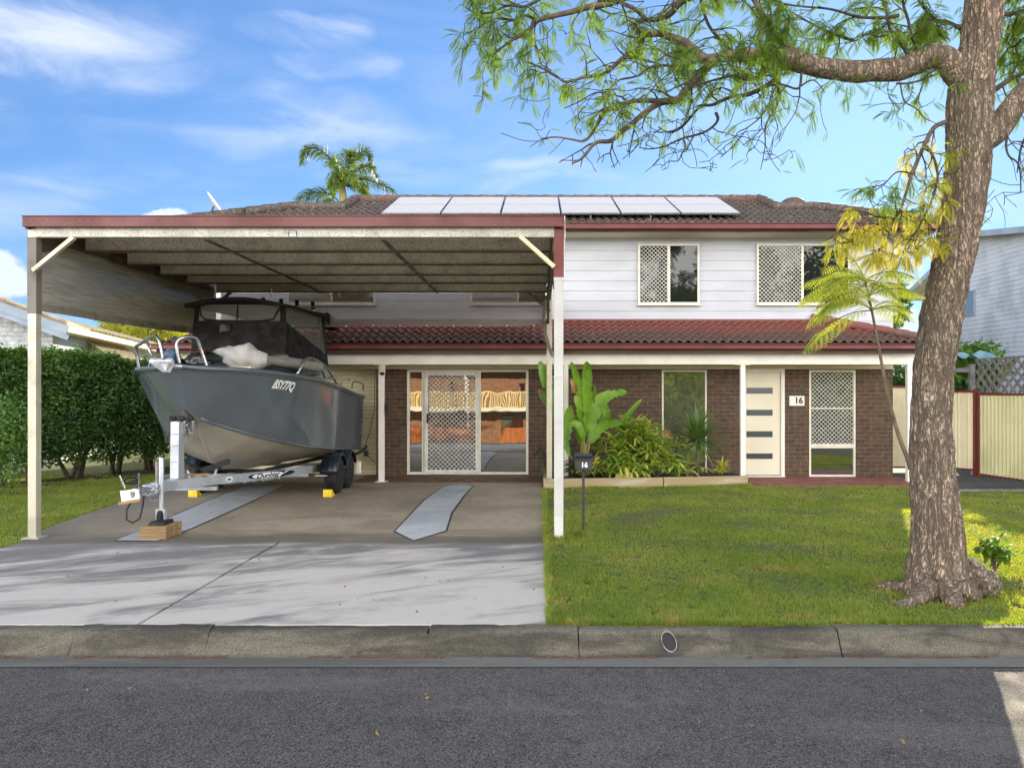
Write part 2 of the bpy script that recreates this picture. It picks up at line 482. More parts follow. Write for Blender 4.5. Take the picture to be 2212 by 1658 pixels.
def mk_grass(name, a, b, dry, s=.7):
    t = NT(name); v = t.coord()
    n1 = t.noise(v, s, 4); n2 = t.noise(v, 14, 3); n3 = t.noise(v, 2.4, 5)
    c = t.mix(t.ramp(n1, .35, .65), a, b)
    c = t.mix(t.math('MULTIPLY', t.ramp(n3, .52, .7), .75), c, dry)
    c = t.mix(t.ramp(n2, .3, .75), c, t.mix(.5, c, C(96, 118, 50)))
    t.set(c, .6)
    tr = t.new('ShaderNodeBsdfTranslucent'); t.put(tr.inputs[0], t.mix(1.0, c, (2.6, 2.1, .5, 1), 'MULTIPLY'))
    mx = t.new('ShaderNodeMixShader'); mx.inputs[0].default_value = .5
    t.l.new(t.b.outputs[0], mx.inputs[1]); t.l.new(tr.outputs[0], mx.inputs[2]); t.l.new(mx.outputs[0], t.out.inputs[0])
    return t.mat
def mk_mesh_cloth(name, c1, c2, alpha):
    t = NT(name); v = t.coord()
    n1 = t.noise(t.coord((.6, .6, 16)), 3, 6, .7); n2 = t.noise(t.coord((1, 1, 14)), 14, 3); n6 = t.noise(v, 1.3, 4)
    c = t.mix(t.ramp(n1, .3, .7), c1, c2)
    c = t.mix(t.math('MULTIPLY', t.ramp(n6, .5, .75), .25), c, c2)
    t.set(c, .9)
    t.put(t.b.inputs['Alpha'], t.ramp(n2, .3, .7, alpha - .07, alpha + .07))
    t.bump(t.noise(v, 2.2, 5), .4, .06)
    return t.mat

mat = dict(
    asphalt=mk_asphalt(),
    apron=mk_apron(),
    slab=mk_slab(),
    strip=mk_concrete('pale_concrete', C(176, 180, 184), C(158, 162, 168), C(140, 142, 146), .9, speck=.06),
    kerb=mk_concrete('kerb_concrete', C(100, 95, 82), C(64, 61, 53), C(42, 41, 36), 2.0, (.45, 1, 2.4), .42, .6, .3, bump=.9, fine=90),
    gutter_c=mk_concrete('channel_concrete', C(112, 110, 104), C(92, 90, 84), C(86, 78, 66), 1.2, (.3, 2, 1), speck=.14, bump=.5),
    joint=M('joint_filler', C(44, 44, 46), C(62, 60, 56), .95, scale=20),
    patio=M('red_paving', C(132, 82, 70), C(108, 66, 56), .8, scale=5, bump=.3),
    gravel=mk_concrete('dark_gravel', C(66, 68, 74), C(48, 50, 55), C(84, 84, 88), 2, speck=.35, bump=1.0, fine=70),
    soil=M('garden_soil', C(58, 46, 36), C(38, 31, 25), .95, scale=9, bump=.8, bscale=40, bdist=.02),
    lawn=mk_lawn(),
    grass=mk_grass('grass_blades', C(120, 142, 66), C(142, 158, 80), C(172, 160, 108)),
    brick=mk_brick('brown_brick', C(94, 73, 58), C(77, 61, 50), C(118, 106, 90), mort=.005),
    wbrick=mk_brick('white_brick', C(205, 208, 214), C(190, 194, 202), C(140, 142, 148), bw=.29, bh=.105, mort=.006),
    clad=M('white_cladding', C(187, 190, 197), C(180, 183, 190), .5, scale=1.2, stretch=(1, 1, 3), bump=.05, bscale=30),
    trim=M('cream_trim', C(216, 205, 172), C(205, 194, 160), .5, scale=1.5),
    white=M('white_paint', C(234, 230, 220), C(225, 221, 211), .42, scale=2.5, bump=.04),
    soffit=M('soffit_paint', C(214, 207, 184), C(204, 197, 174), .6, scale=1.5),
    red=M('maroon_metal', C(104, 42, 40), C(92, 38, 36), .42, scale=2, rvar=.08),
    redpost=M('red_paint', C(112, 44, 38), C(98, 38, 33), .45, scale=2),
    brownfascia=M('brown_timber', C(92, 68, 54), C(76, 56, 45), .6, scale=3, stretch=(.3, 1, 3)),
    tile_lo=mk_tiles('lower_roof_tiles', C(124, 66, 59), C(92, 70, 62), C(112, 100, 90), 2.73, 3.10, 1.05),
    tile_hi=mk_tiles('upper_roof_tiles', C(104, 62, 56), C(78, 68, 60), C(132, 120, 106), 5.2, 7.0, .7),
    glass=mk_glass('window_glass'),
    upglass=mk_glass('upper_window_glass', ior=1.5),
    postw=M('matt_white_paint', C(194, 193, 190), C(183, 182, 179), .5, scale=2.5),
    dry=M('bounce_sheet', C(196, 184, 128), C(172, 164, 104), .95, scale=1.2),
    frost=mk_glass('obscure_glass', (.085, .085, .06, 1), 3.0, .025, .03),
    doorglass=mk_glass('door_glass', (.05, .065, .062, 1), 1.5, .18, .02),
    grille=M('white_grille', C(214, 212, 204), C(196, 194, 186), .45, scale=6),
    frame=M('cream_aluminium', C(222, 217, 200), C(210, 205, 188), .4, scale=3),
    door=M('cream_door', C(228, 220, 198), C(222, 213, 190), .38, scale=.8),
    roller=M('roller_steel', C(232, 224, 188), C(222, 213, 178), .45, scale=2, stretch=(1, 1, 4)),
    solar=None,
    mould=mk_galv('mouldy_steel', C(222, 220, 210), C(200, 198, 188), .6, .0, .55),
    mouldw=mk_galv('spotted_white_steel', C(204, 202, 192), C(186, 183, 170), .5, .1, .5),
    dsteel=M('dark_steel', C(112, 106, 94), C(92, 87, 77), .55, metal=.3, scale=4),  # one even dark grey-brown steel tone
    galv=mk_galv('galvanised_steel', C(186, 192, 198), C(162, 169, 177), .4, .35),
    postst=mk_galv('post_steel', C(196, 190, 170), C(178, 172, 152), .45, .35),
    shade=mk_mesh_cloth('shade_cloth', C(160, 153, 140), C(118, 112, 101), .985),
    screen=mk_mesh_cloth('rear_shade_mesh', C(150, 143, 145), C(136, 130, 133), .84),
    hull=M('slate_gelcoat', C(92, 99, 106), C(83, 90, 98), .12, scale=.8, rvar=.04, ior=1.7),
    alu=mk_galv('bare_aluminium', C(172, 167, 152), C(156, 151, 138), .38, .35),
    alub=M('brushed_aluminium', C(190, 192, 194), C(168, 170, 172), .3, metal=.9, scale=8),
    rimgrey=M('rim_grey', C(120, 122, 124), C(90, 92, 94), .4, metal=.3, scale=12),
    black=M('black_canvas', C(24, 22, 21), C(17, 16, 16), .85, scale=6, bump=.3, bscale=12, bdist=.02),
    rubber=M('black_rubber', C(30, 31, 32), C(22, 22, 23), .75, scale=10),
    navy=M('dark_navy_plastic', C(28, 36, 46), C(22, 29, 38), .3, scale=4),
    cover=M('pale_grey_cover', C(188, 186, 186), C(168, 166, 162), .8, scale=4, bump=.4, bscale=9, bdist=.03),
    pipe=M('dirty_pvc', C(150, 147, 140), C(112, 108, 98), .7, scale=25),
    yellow=M('yellow_plastic', C(236, 206, 40), C(222, 190, 34), .45, scale=6),
    timber=M('weathered_timber', C(156, 128, 88), C(128, 104, 72), .8, scale=6, stretch=(.25, 3, 3), bump=.3, bscale=30),
    sleeper=M('sleeper_timber', C(150, 132, 98), C(176, 166, 148), .85, scale=2.2, stretch=(.35, 2, 4), bump=.4, bscale=25),
    chrome=M('worn_zinc', C(196, 198, 198), C(160, 162, 164), .25, metal=.9, scale=20),
    bark=mk_bark(),
    branch=M('branch_bark', C(104, 90, 78), C(76, 66, 57), .9, scale=9, stretch=(1, 1, 1), bump=.5, bscale=40),
    twig=M('dark_twig', C(74, 64, 56), C(56, 48, 42), .9, scale=12, bump=.4),
    jaca=leaf_mat('jacaranda_leaf', C(88, 112, 38), C(120, 138, 48), .42, 2.0, .75, (1.25, 1.55, .55, 1)),
    jacasun=leaf_mat('sunlit_yellow_leaf', C(146, 154, 58), C(176, 170, 70), .5, 2.0, .7, tcol=(1.4, 1.35, .7, 1)),  # base yellowed to carry the sun coming through the leaves
    hedge=leaf_mat('hedge_leaf', C(58, 90, 42), C(84, 116, 54), .28, 3.0),
    hedge2=leaf_mat('young_hedge_leaf', C(76, 112, 46), C(98, 130, 58), .3, 3.0),
    stem=M('grey_stem', C(112, 98, 80), C(88, 76, 60), .9, scale=9, bump=.4),
    palm=leaf_mat('palm_leaf', C(84, 106, 48), C(112, 128, 56), .45, 2),
    palmst=M('palm_stem', C(150, 140, 84), C(126, 118, 74), .7, scale=4),
    helico=leaf_mat('broad_leaf', C(96, 140, 34), C(132, 168, 56), .4, 3.5, .42),
    ginger=leaf_mat('ginger_leaf', C(92, 124, 40), C(136, 156, 58), .35, 5, .4),
    gingery=leaf_mat('yellow_ginger_leaf', C(186, 182, 84), C(160, 168, 72), .35, 5, .4),
    drac=leaf_mat('spiky_leaf', C(84, 112, 62), C(104, 130, 74), .3, 3, .4),
    dark_leaf=leaf_mat('dark_leaf', C(40, 58, 34), C(54, 74, 40), .2, 3),
    dead=M('dead_leaf', C(150, 118, 70), C(122, 92, 56), .9, scale=6),
    creamfence=M('cream_fence_steel', C(222, 212, 176), C(210, 199, 164), .5, scale=1.5),
    ribfence=M('pale_green_fence_steel', C(202, 197, 150), C(188, 183, 138), .5, scale=1.5),
    lattice=M('grey_lattice_timber', C(118, 116, 118), C(96, 92, 94), .9, scale=8, bump=.3),
    tarp=M('faded_blue_tarp', C(124, 160, 172), C(104, 142, 158), .8, scale=4, bump=.4, bscale=8, bdist=.03),
    siding=M('pale_siding', C(196, 200, 208), C(174, 178, 186), .6, scale=1.3),
    ltroof=M('pale_roof_tiles', C(176, 164, 140), C(150, 138, 116), .8, scale=4, bump=.5, bscale=12, bdist=.03),
    bluegrey=M('blue_grey_fascia', C(150, 162, 178), C(138, 150, 166), .5, scale=2),
    box=M('charcoal_powdercoat', C(58, 60, 62), C(50, 52, 54), .45, scale=8),
    letter=M('white_lettering', C(240, 240, 240)),
    ink=M('black_lettering', C(24, 24, 26)),
    orange=M('orange_timber', C(186, 108, 46), C(160, 90, 38), .6, scale=3, stretch=(4, 4, .4)),
    balus=M('cream_balustrade', C(236, 216, 158), C(226, 204, 146), .5, scale=2),
    dwall=M('grey_wall', C(120, 112, 102), C(98, 92, 84), .8, scale=2),  # one even grey-brown tone for the inner wall
)
def mk_solar():
    t = NT('solar_cells_glare'); x, y, z = t.xyz('Object')
    n = t.noise(t.coord(), 3, 3)
    t.set(t.mix(t.ramp(n, .3, .7), C(246, 236, 220), C(250, 240, 226)), .56, .8, 1.5)  # pale base carries sun and sky glare over dark cells
    return t.mat
mat['solar'] = mk_solar()
# ------------------------------------------------------------------ ground, road, kerb, slabs
def ground_z(y):
    if y > 5.7: return -.10
    if y > -3.0: return -.62
    if y > -9.0: return -.62 + (y + 3) / 6 * .43
    if y > -16.0: return -1.05 + (y + 9) / 7 * .45
    return -1.5
g = MB()
ys = [-900, -60, -30, -20, -16, -12, -9, -7, -5, -4, -3, 0, 3, 5.66, 5.8, 8, 14, 20, 30, 60, 900]
xs = [-900, -60, -30, -15, -8, 0, 8, 15, 30, 60, 900]
g.add([(x, y, ground_z(y)) for y in ys for x in xs],
      [(j*11+i, j*11+i+1, (j+1)*11+i+1, (j+1)*11+i) for j in range(len(ys)-1) for i in range(10)])
tag(g.build('ground', mat['lawn'], origin=(0, 0, 0)), None, None, kind='structure')

rd = MB()
def road_pt(u_, v_):
    x = -80 + 160*u_; y = -2.8 + v_*(5.37+2.8)
    return (x, y, -.155 - .38*(1-v_)**1.6)
rd.grid(road_pt, 40, 10)
tag(rd.build('road', mat['asphalt'], origin=(0, 0, -.15), smooth=True), None, None, kind='structure')

# kerb and channel cast in bays, open joints between them
kb = MB(); ch = MB()
joints = [-40, -20, -12, -7.6, gx(160, 5.7), gx(450, 5.7), gx(925, 5.7), gx(1250, 5.7), gx(1810, 5.7), 6.4, 12, 20, 40]
prof = [(5.60, -.165), (5.635, -.15), (5.70, -.035), (5.72, -.012), (5.75, 0), (5.84, 0)]
rk = random.Random(3)
for a, b in zip(joints[:-1], joints[1:]):
    a2, b2 = a + .004, b - .004
    n = max(2, int((b2 - a2) / .12)); n = max(2, min(int((b2-a2)/.05), 160))
    dzz = rk.uniform(-.006, .006)
    V = []
    for i in range(n + 1):
        x = a2 + (b2 - a2) * i / n
        for k, (yy, zz) in enumerate(prof):
            jit = .007 * mnoise.noise((x * 5, k * 3.1, 1.7)) + .005 * mnoise.noise((x * 17, k * 5.1, 4.7)) - (.02 * max(0, mnoise.noise((x * 2.3, 0, 8.8)) - .45) * 4 if k in (3, 4) else 0)
            V.append((x + (rk.uniform(-.009, .006)*(1 if i == n else -1) if i in (0, n) else 0), yy + jit, zz + dzz * (k > 1) + jit * .6))
        V.append((x, 5.84, -.3)); V.append((x, 5.60, -.3))
    m = len(prof) + 2
    fs = [(i*m + k, i*m + (k+1) % m, (i+1)*m + (k+1) % m, (i+1)*m + k) for i in range(n) for k in range(m)]
    fs += [tuple(range(m)), tuple(range(n*m, n*m + m))]
    kb.add(V, fs)
ch.grid(lambda u_, v_: (-60 + 120*u_, 5.365 + (.245)*v_ + .006*mnoise.noise((u_*300, 0, 0))*(1-v_), -.149 - .014*v_), 300, 2)
kerb = tag(kb.build('kerb', mat['kerb'], origin=(0, 5.7, 0)), None, None, kind='structure')
tag(ch.build('channel', mat['gutter_c'], origin=(0, 5.4, -.15)), None, None, kind='structure')

# driveway apron: two slabs either side of the joint at x = -3.02
XR, XJ = .075, -3.02
ap = MB()
ap.box(-6.02, XJ - .014, 5.852, 9.045, -.12, .0)
ap.box(XJ + .014, XR, 5.852, 9.045, -.12, .0)
ap.box(-9.5, -6.02, 5.852, 7.9, -.12, -.002)
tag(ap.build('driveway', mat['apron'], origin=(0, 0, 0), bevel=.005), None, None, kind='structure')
jf = MB(); jf.box(-9.5, XR, 5.835, 9.5, -.13, -.06)
tag(jf.build('driveway_base', mat['joint'], origin=(0, 0, 0)), None, None, kind='structure')

sl = MB()
left = [(-6.02, 9.06), (-6.28, 9.8), (-6.5, 11.2), (-6.74, 13.1), (-6.9, 15.0), (-6.95, 16.6)]
pts = [(x, y) for x, y in left] + [(1.0, 16.6), (1.0, 15.0), (.06, 15.0), (.085, 9.06)]
sl.add([(x, y, -.002) for x, y in pts] + [(x, y, -.15) for x, y in pts],
       [tuple(range(len(pts)))] + [(i, (i+1) % len(pts), (i+1) % len(pts) + len(pts), i + len(pts)) for i in range(len(pts))])
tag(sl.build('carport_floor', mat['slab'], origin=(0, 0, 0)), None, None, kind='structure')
st = MB(); gr = MB()
def strip(poly):
    gr.poly([(x, y, .0015) for x, y in poly])
    cx_ = sum(p[0] for p in poly)/len(poly); cy_ = sum(p[1] for p in poly)/len(poly)
    q = []
    for x, y in poly:
        d_ = Vector((cx_ - x, (cy_ - y) * .15)); d_.normalize(); q.append((x + d_.x*.032, y + d_.y*.04))
    st.poly([(x, y, .004) for x, y in q])
strip([(-4.98, 9.10), (-4.45, 9.10), (-4.42, 9.94), (-4.48, 11.26), (-4.67, 14.0), (-4.75, 14.6), (-5.47, 14.5), (-5.33, 12.5), (-5.18, 11.0), (-5.05, 9.75)])
strip([(-1.47, 9.10), (-1.15, 9.75), (-1.24, 11.2), (-1.24, 13.0), (-1.21, 14.4), (-1.5, 14.75), (-1.78, 14.3), (-1.87, 12.6), (-1.86, 11.5), (-1.82, 9.7)])
tag(st.build('wheel_strips', mat['strip'], origin=(0, 0, 0)), None, None, kind='structure')
tag(gr.build('strip_edges', mat['joint'], origin=(0, 0, 0)), None, None, kind='structure')

def sheet(name, m, x0, x1, y0, y1, z, nx=40, ny=40, amp=.012, kind='structure'):
    b = MB(); b.grid(lambda u_, v_: (x0 + (x1-x0)*u_, y0 + (y1-y0)*v_, z + amp*mnoise.noise(((x0+(x1-x0)*u_)*1.3, (y0+(y1-y0)*v_)*1.3, 5))), nx, ny)
    return tag(b.build(name, m, origin=(0, 0, 0), smooth=True), None, None, kind=kind)
b = MB(); b.add([(6.5, -3.35, -.61), (11.5, -3.35, -.61), (12, -9, -1.0), (7, -9, -1.0), (12.5, -15, -1.39), (7.5, -15, -1.39)], [(0,1,2,3), (3,2,4,5)]); tag(b.build('opposite_driveway', mat['strip'], origin=(9, -9, -.8)), None, None, kind='structure')
b = MB(); b.add([(x, y, ground_z(y)+.02) for y in (-3.3, -9, -16, -22) for x in (-40, 40)], [(i*2, i*2+1, i*2+3, i*2+2) for i in range(3)]); tag(b.build('bounce_yard', mat['dry'], origin=(0, -9, -.8)), None, None, kind='structure')  # pale unseen ground added to bounce sunlight into the carport
sheet('lawn', mat['lawn'], XR + .004, 16, 5.842, 14.42, -.016, 60, 40)
b = MB()
Ll = [(-6.03, 5.842), (-6.03, 9.06), (-6.29, 9.8), (-6.51, 11.2), (-6.75, 13.1), (-6.91, 15.0), (-6.96, 22)]
V = []
for i, (x, y) in enumerate(Ll):
    for k in range(14): V.append((x - .004 - 14 * (k/13)**1.5, y, -.014 + .012*mnoise.noise((x*2 + k, y, 2))))
b.add(V, [(i*14+k, (i+1)*14+k, (i+1)*14+k+1, i*14+k+1) for i in range(len(Ll)-1) for k in range(13)])
tag(b.build('side_lawn', mat['lawn'], origin=(0, 0, 0), smooth=True), None, None, kind='structure')
b = MB(); b.box(.09, 7.3, 14.45, 16.3, -.12, .006)
tag(b.build('patio', mat['patio'], origin=(0, 0, 0), bevel=.01), None, None, kind='structure')
b = MB(); b.box(-3.6, .085, 14.95, 16.3, -.12, .004); tag(b.build('porch_strip', M('brown_paving', C(112, 86, 70), C(92, 72, 60), .85, scale=4, bump=.3), origin=(0, 0, 0)), None, None, kind='structure')
b = MB(); b.box(7.3, 13, 13.75, 22, -.12, .0)
tag(b.build('gravel_path', mat['gravel'], origin=(0, 0, 0)), None, None, kind='structure')
b = MB(); b.box(.12, 3.95, 14.62, 15.86, -.1, .10)
tag(b.build('garden_bed', mat['soil'], origin=(0, 0, 0)), None, None, kind='structure')
# ------------------------------------------------------------------ the house
HW = 15.9                                       # depth of the front wall
HX0, HX1 = -6.6, gx(1928, HW)
house = thing('house', 'two storey house with white upper cladding, brown brick below and two tiled roofs', 'house', (.3, HW, 0))
X = lambda x: gx(x, HW)
Z = lambda y: gz(y, HW)
WT = Z(797)                                     # top of the brickwork
for a, b_ in ((-6.6, X(505)), (X(812), X(879)), (X(1141), X(1428.6)), (X(1526.5), X(1603)), (X(1694), X(1747)), (X(1847), HX1)):
    bw = MB(); bw.box(a, b_, HW, HW + .11, -.1, WT)
    if b_ > 7: bw.box(HX1 - .11, HX1, HW + .112, 22, -.1, 2.6)
    if a < -6: bw.box(-6.6, -6.49, HW + .112, 22, -.1, 2.6)
    bw.build('brick_wall', mat['brick'], house)
for a, b_, yy in ((1747, 1847, 1030), (1428.6, 1526.5, 1029)):
    bw = MB(); bw.box(X(a), X(b_), HW + .03, HW + .11, -.1, Z(yy)); bw.build('window_sill', mat['brick'], house)
b = MB(); b.box(-6.6, HX1, HW - .012, HW + .1, WT + .002, 2.6)
b.build('wall_head', mat['trim'], house)
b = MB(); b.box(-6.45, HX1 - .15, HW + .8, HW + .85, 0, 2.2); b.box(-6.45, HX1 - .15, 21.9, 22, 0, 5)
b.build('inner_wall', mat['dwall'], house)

# upper storey, lapped boards
up = MB(); pitch = 21.8 * HW / F; z = 3.02; k = 0
zref = Z(797 * .3645 / .3645) if False else None
zb = gz((700 + 797*.6329)/1.7365, HW)
k = -1
while True:
    z0 = zb + k * pitch; z1 = z0 + pitch - .004
    if z0 > 4.93: break
    z1 = min(z1, 4.95)
    up.add([(HX0, HW - .012, z0), (HX1, HW - .012, z0), (HX1, HW - .003, z1), (HX0, HW - .003, z1),
            (HX0, HW + .06, z0), (HX1, HW + .06, z0), (HX1, HW + .06, z1), (HX0, HW + .06, z1)],
           [(0,1,2,3), (5,4,7,6), (4,5,1,0), (3,2,6,7), (1,5,6,2), (4,0,3,7)])
    k += 1
up.box(HX0 + .05, HX1 - .05, HW + .02, HW + .1, 2.6, 4.95)
up.box(HX1 - .1, HX1 - .002, HW + .102, 22, 2.6, 4.95); up.box(HX0 + .002, HX0 + .1, HW + .102, 22, 2.6, 4.95)
up.build('upper_wall', mat['clad'], house)

# roofs: courses of double-roll tiles
def tiles(mb, y0, z0, y1, z1, n, xl, xr, wave=.165, amp=.027, step=.040, ph=0.0):
    """front slope from the eave (y0, z0) up to (y1, z1); xl, xr give the side limits at a given y"""
    for c in range(n):
        ya, yb = y0 + (y1-y0)*c/n, y0 + (y1-y0)*(c+1)/n
        za, zb_ = z0 + (z1-z0)*c/n, z0 + (z1-z0)*(c+1)/n
        lo, hi = xl((ya+yb)/2), xr((ya+yb)/2)
        if hi - lo < .1: continue
        m = int((hi-lo)/(wave/8)) + 1
        V = []
        for i in range(m + 1):
            x = lo + (hi-lo)*i/m
            t_ = ((x/wave) + ph + .5*(c % 2)*0) % 1.0
            w = amp * (math.sin(2*math.pi*t_) + .1*math.sin(4*math.pi*t_))
            j = .004*mnoise.noise((x*3.1, c*7.7, 0))
            V += [(x, ya, za + w + step + j - .028), (x, ya - .004, za + w + step + j), (x, yb + .03, zb_ + w + j*.5 + .006)]
        mb.add(V, [f for i in range(m) for f in ((i*3, i*3+3, i*3+4, i*3+1), (i*3+1, i*3+4, i*3+5, i*3+2))])
def ridge(mb, p0, p1, r=.105, seg=.36):
    p0, p1 = Vector(p0), Vector(p1); L = (p1-p0).length; n = max(2, int(L/seg))
    for i in range(n):
        a = p0.lerp(p1, i/n); b_ = p0.lerp(p1, (i+1.12)/n)
        mb.tube([a, b_], [r*1.12, r*.94], 12)

# lower roof
VB0 = 15.08
EY, EZ, TY, TZ = 14.84, 2.69, HW - .02, 3.19
hipx = lambda y: 7.42 - (7.42-5.6)*(y-EY)/(TY-EY)
hipx0 = hipx; hipx = lambda y: hipx0(y) + .05
hipl = lambda y: -7.3 + 1.5*(y-EY)/(TY-EY)
lr = MB(); tiles(lr, EY, EZ, TY, TZ, 5, hipl, hipx)
lr.poly([(7.42, EY, EZ-.03), (7.42, TY, EZ-.03), (5.6, TY, TZ)]); lr.poly([(-7.3, EY+.03, EZ-.035), (7.46, EY+.03, EZ-.035), (5.7, TY, TZ-.03), (-5.8, TY, TZ-.03)]); lr.poly([(-7.3, EY, EZ), (-7.3, TY, EZ), (-5.8, TY, TZ)])
lroof = lr.build('lower_roof', mat['tile_lo'], house, fix=False)
b = MB(); ridge(b, (7.42, EY-.02, EZ+.06), (5.6, TY, TZ+.06), .085); b.build('ridge_cap', mat['tile_lo'], lroof, smooth=True, auto=40)
b = MB(); b.box(-5.8, 5.65, TY - .05, HW - .017, TZ - .02, TZ + .03); b.build('flashing', mat['tile_lo'], lroof)

def gutter(mb, x0, x1, y, ztop, h=.115, d=.12):
    prof_ = [(y+.02, ztop-.012), (y, ztop), (y-.012, ztop-.012), (y, ztop-.03), (y, ztop-h+.012), (y+.012, ztop-h), (y+d, ztop-h), (y+d, ztop-.012)]
    mb.prism([(x0, a, c) for a, c in prof_], (x1-x0, 0, 0))
b = MB(); gutter(b, -7.35, 7.48, EY - .13, gz(742, EY-.13), h=.108); b.build('gutter', mat['red'], house, bevel=.004)
b = MB(); b.box(-7.3, 7.42, EY - .005, EY + .03, gz(764, EY), gz(752, EY)); b.build('fascia', mat['brownfascia'], house)
b = MB(); b.box(-7.3, 7.42, VB0 + .042, HW - .014, 2.345, 2.36); b.build('soffit', mat['soffit'], house)
# verandah beam and posts
VB = 15.08
b = MB(); b.box(-6.9, 7.3, VB - .04, VB + .04, gz(787, VB), gz(764.5, VB)); b.build('verandah_beam', mat['white'], house, bevel=.004)
for xa, xb in ((818, 830), (1217, 1227), (1598, 1608)):
    b = MB(); x0, x1 = gx(xa, VB), gx(xb, VB)
    b.box(x0, x1, VB - .045, VB + .045, .0, gz(787, VB) - .002)
    b.box(x0 - .06, x1 + .06, VB - .1, VB + .1, .0, .012)
    b.box(x0 - .1, x1 + .1, VB - .052, VB + .052, gz(787, VB) - .012, gz(787, VB) - .003)
    b.build('verandah_post', mat['white'], house, bevel=.003)
b = MB(); b.box(7.12, 7.22, VB - .05, VB + .05, 0, gz(787, VB) - .002); b.build('verandah_post', mat['white'], house)

# upper roof: hip below, gablet above
UY, UZ, KY, KZ = 15.3, 5.03, 17.1, 5.75
RY, RZ = 18.3, 6.23
ux1 = lambda y: 7.8 - (y-UY)
ux0 = lambda y: -7.15 + (y-UY)
ur = MB(); tiles(ur, UY, UZ, KY, KZ, 6, ux0, ux1)
tiles(ur, KY, KZ, RY, RZ, 4, lambda y: -4.3, lambda y: 5.18)
ur.poly([(-7.15, UY+.03, UZ-.04), (7.8, UY+.03, UZ-.04), (6.0, KY, KZ-.04), (-5.35, KY, KZ-.04)]); ur.poly([(-4.3, KY, KZ-.04), (5.18, KY, KZ-.04), (5.18, RY, RZ-.04), (-4.3, RY, RZ-.04)])
D0 = 22.6; e = 1.8
ur.add([(7.8, UY, UZ), (7.8, D0, UZ), (6.0, D0 - e, KZ), (6.0, KY, KZ), (-7.15, UY, UZ), (-7.15, D0, UZ), (-5.35, D0 - e, KZ), (-5.35, KY, KZ),
        (5.18, RY, RZ), (5.18, D0 - e, KZ), (-4.3, RY, RZ), (-4.3, D0 - e, KZ), (5.18, KY, KZ), (-4.3, KY, KZ)],
       [(0,1,2,3), (4,7,6,5), (1,5,6,2), (8,9,11,10), (12,8,9), (13,11,10), (3,2,9,12), (7,13,11,6)])
uroof = ur.build('upper_roof', mat['tile_hi'], house, fix=False)
for p0, p1 in (((7.8, UY-.02, UZ+.06), (6.0, KY, KZ+.07)), ((-7.15, UY-.02, UZ+.06), (-5.35, KY, KZ+.07)), ((5.18, KY, KZ+.06), (5.18, RY, RZ+.05)),
               ((-4.3, KY, KZ+.06), (-4.3, RY, RZ+.05)), ((-4.35, RY, RZ+.03), (5.23, RY, RZ+.03)), ((6.0, KY, KZ+.05), (5.18, KY, KZ+.05)), ((-5.35, KY, KZ+.05), (-4.3, KY, KZ+.05))):
    b = MB(); ridge(b, p0, p1); b.build('ridge_cap', mat['tile_hi'], uroof, smooth=True, auto=40)
b = MB(); gutter(b, -7.2, 7.86, UY - .13, gz(481, UY-.13), h=.12); b.build('gutter', mat['red'], house, bevel=.004)
b = MB(); b.box(-7.15, 7.8, UY - .005, UY + .03, gz(501.5, UY), gz(490, UY)); b.build('fascia', mat['brownfascia'], house)
b = MB(); b.box(-7.15, 7.8, UY + .03, 22.6, gz(502, UY), gz(502, UY) + .02); b.build('soffit', mat['soffit'], house)
b = MB(); b.tube([(7.55, UY+.1, 4.86), (7.5, UY+.12, 4.72), (7.36, UY+.4, 4.62), (7.30, HW+.05, 4.5), (7.30, HW+.05, 3.3)], .045, 10); b.build('downpipe', mat['white'], house, smooth=True)

# ---- windows
def diag(mb, x0, x1, z0, z1, y, pitch, w=.007, dep=.008):
    W_, H_ = x1-x0, z1-z0
    n = int((W_+H_)/pitch) + 2
    for sgn in (1, -1):
        for i in range(-1, n):
            c = i*pitch
            # line x + z = c  (or mirrored)
            a0 = max(0, c - H_); a1 = min(W_, c)
            if a1 - a0 < .01: continue
            p = (a0, c - a0); q = (a1, c - a1)
            if sgn < 0: p, q = (W_-p[0], p[1]), (W_-q[0], q[1])
            yy = y + (0 if sgn > 0 else dep*.8)
            mb.bar((x0+p[0], yy, z0+p[1]), (x0+q[0], yy, z0+q[1]), w, dep, up=(0, 1, 0))
def rect_frame(mb, x0, x1, z0, z1, y0, y1, w):
    mb.box(x0, x0+w, y0, y1, z0, z1); mb.box(x1-w, x1, y0, y1, z0, z1)
    mb.box(x0+w, x1-w, y0, y1, z1-w, z1); mb.box(x0+w, x1-w, y0, y1, z0, z0+w)
def upper_window(xl, xm0, xm1, xr, yt=528, yb=657.5, mesh_left=True, label=None):
    fr = MB(); y0, y1 = HW - .07, HW - .02
    rect_frame(fr, X(xl), X(xr), Z(yb), Z(yt), y0, y1, .04)
    fr.box(X(xm0), X(xm1), y0, y1, Z(yb)+.042, Z(yt)-.042)
    fr.box(X(xl)-.02, X(xr)+.02, y0-.02, y1, Z(yb)-.03, Z(yb)-.002)
    f = fr.build('window', mat['frame'], house, bevel=.004)
    if label: f['label'] = label
    p = MB(); p.box(X(xl)+.03, X(xr)-.03, HW - .040, HW - .032, Z(yb)+.03, Z(yt)-.03); p.build('pane', mat['upglass'], f)
    s = MB()
    a, b_ = (X(xl)+.045, X(xm0)-.005) if mesh_left else (X(xm1)+.005, X(xr)-.045)
    diag(s, a, b_, Z(yb)+.045, Z(yt)-.045, y0+.008, .082, .009)
    s.build('security_screen', mat['grille'], f)
    return f
upper_window(1377, 1440, 1446, 1509)
upper_window(1632.5, 1728, 1733, 1833)
upper_window(622, 716, 719, 812)
upper_window(1016, 1117, 1120, 1182)

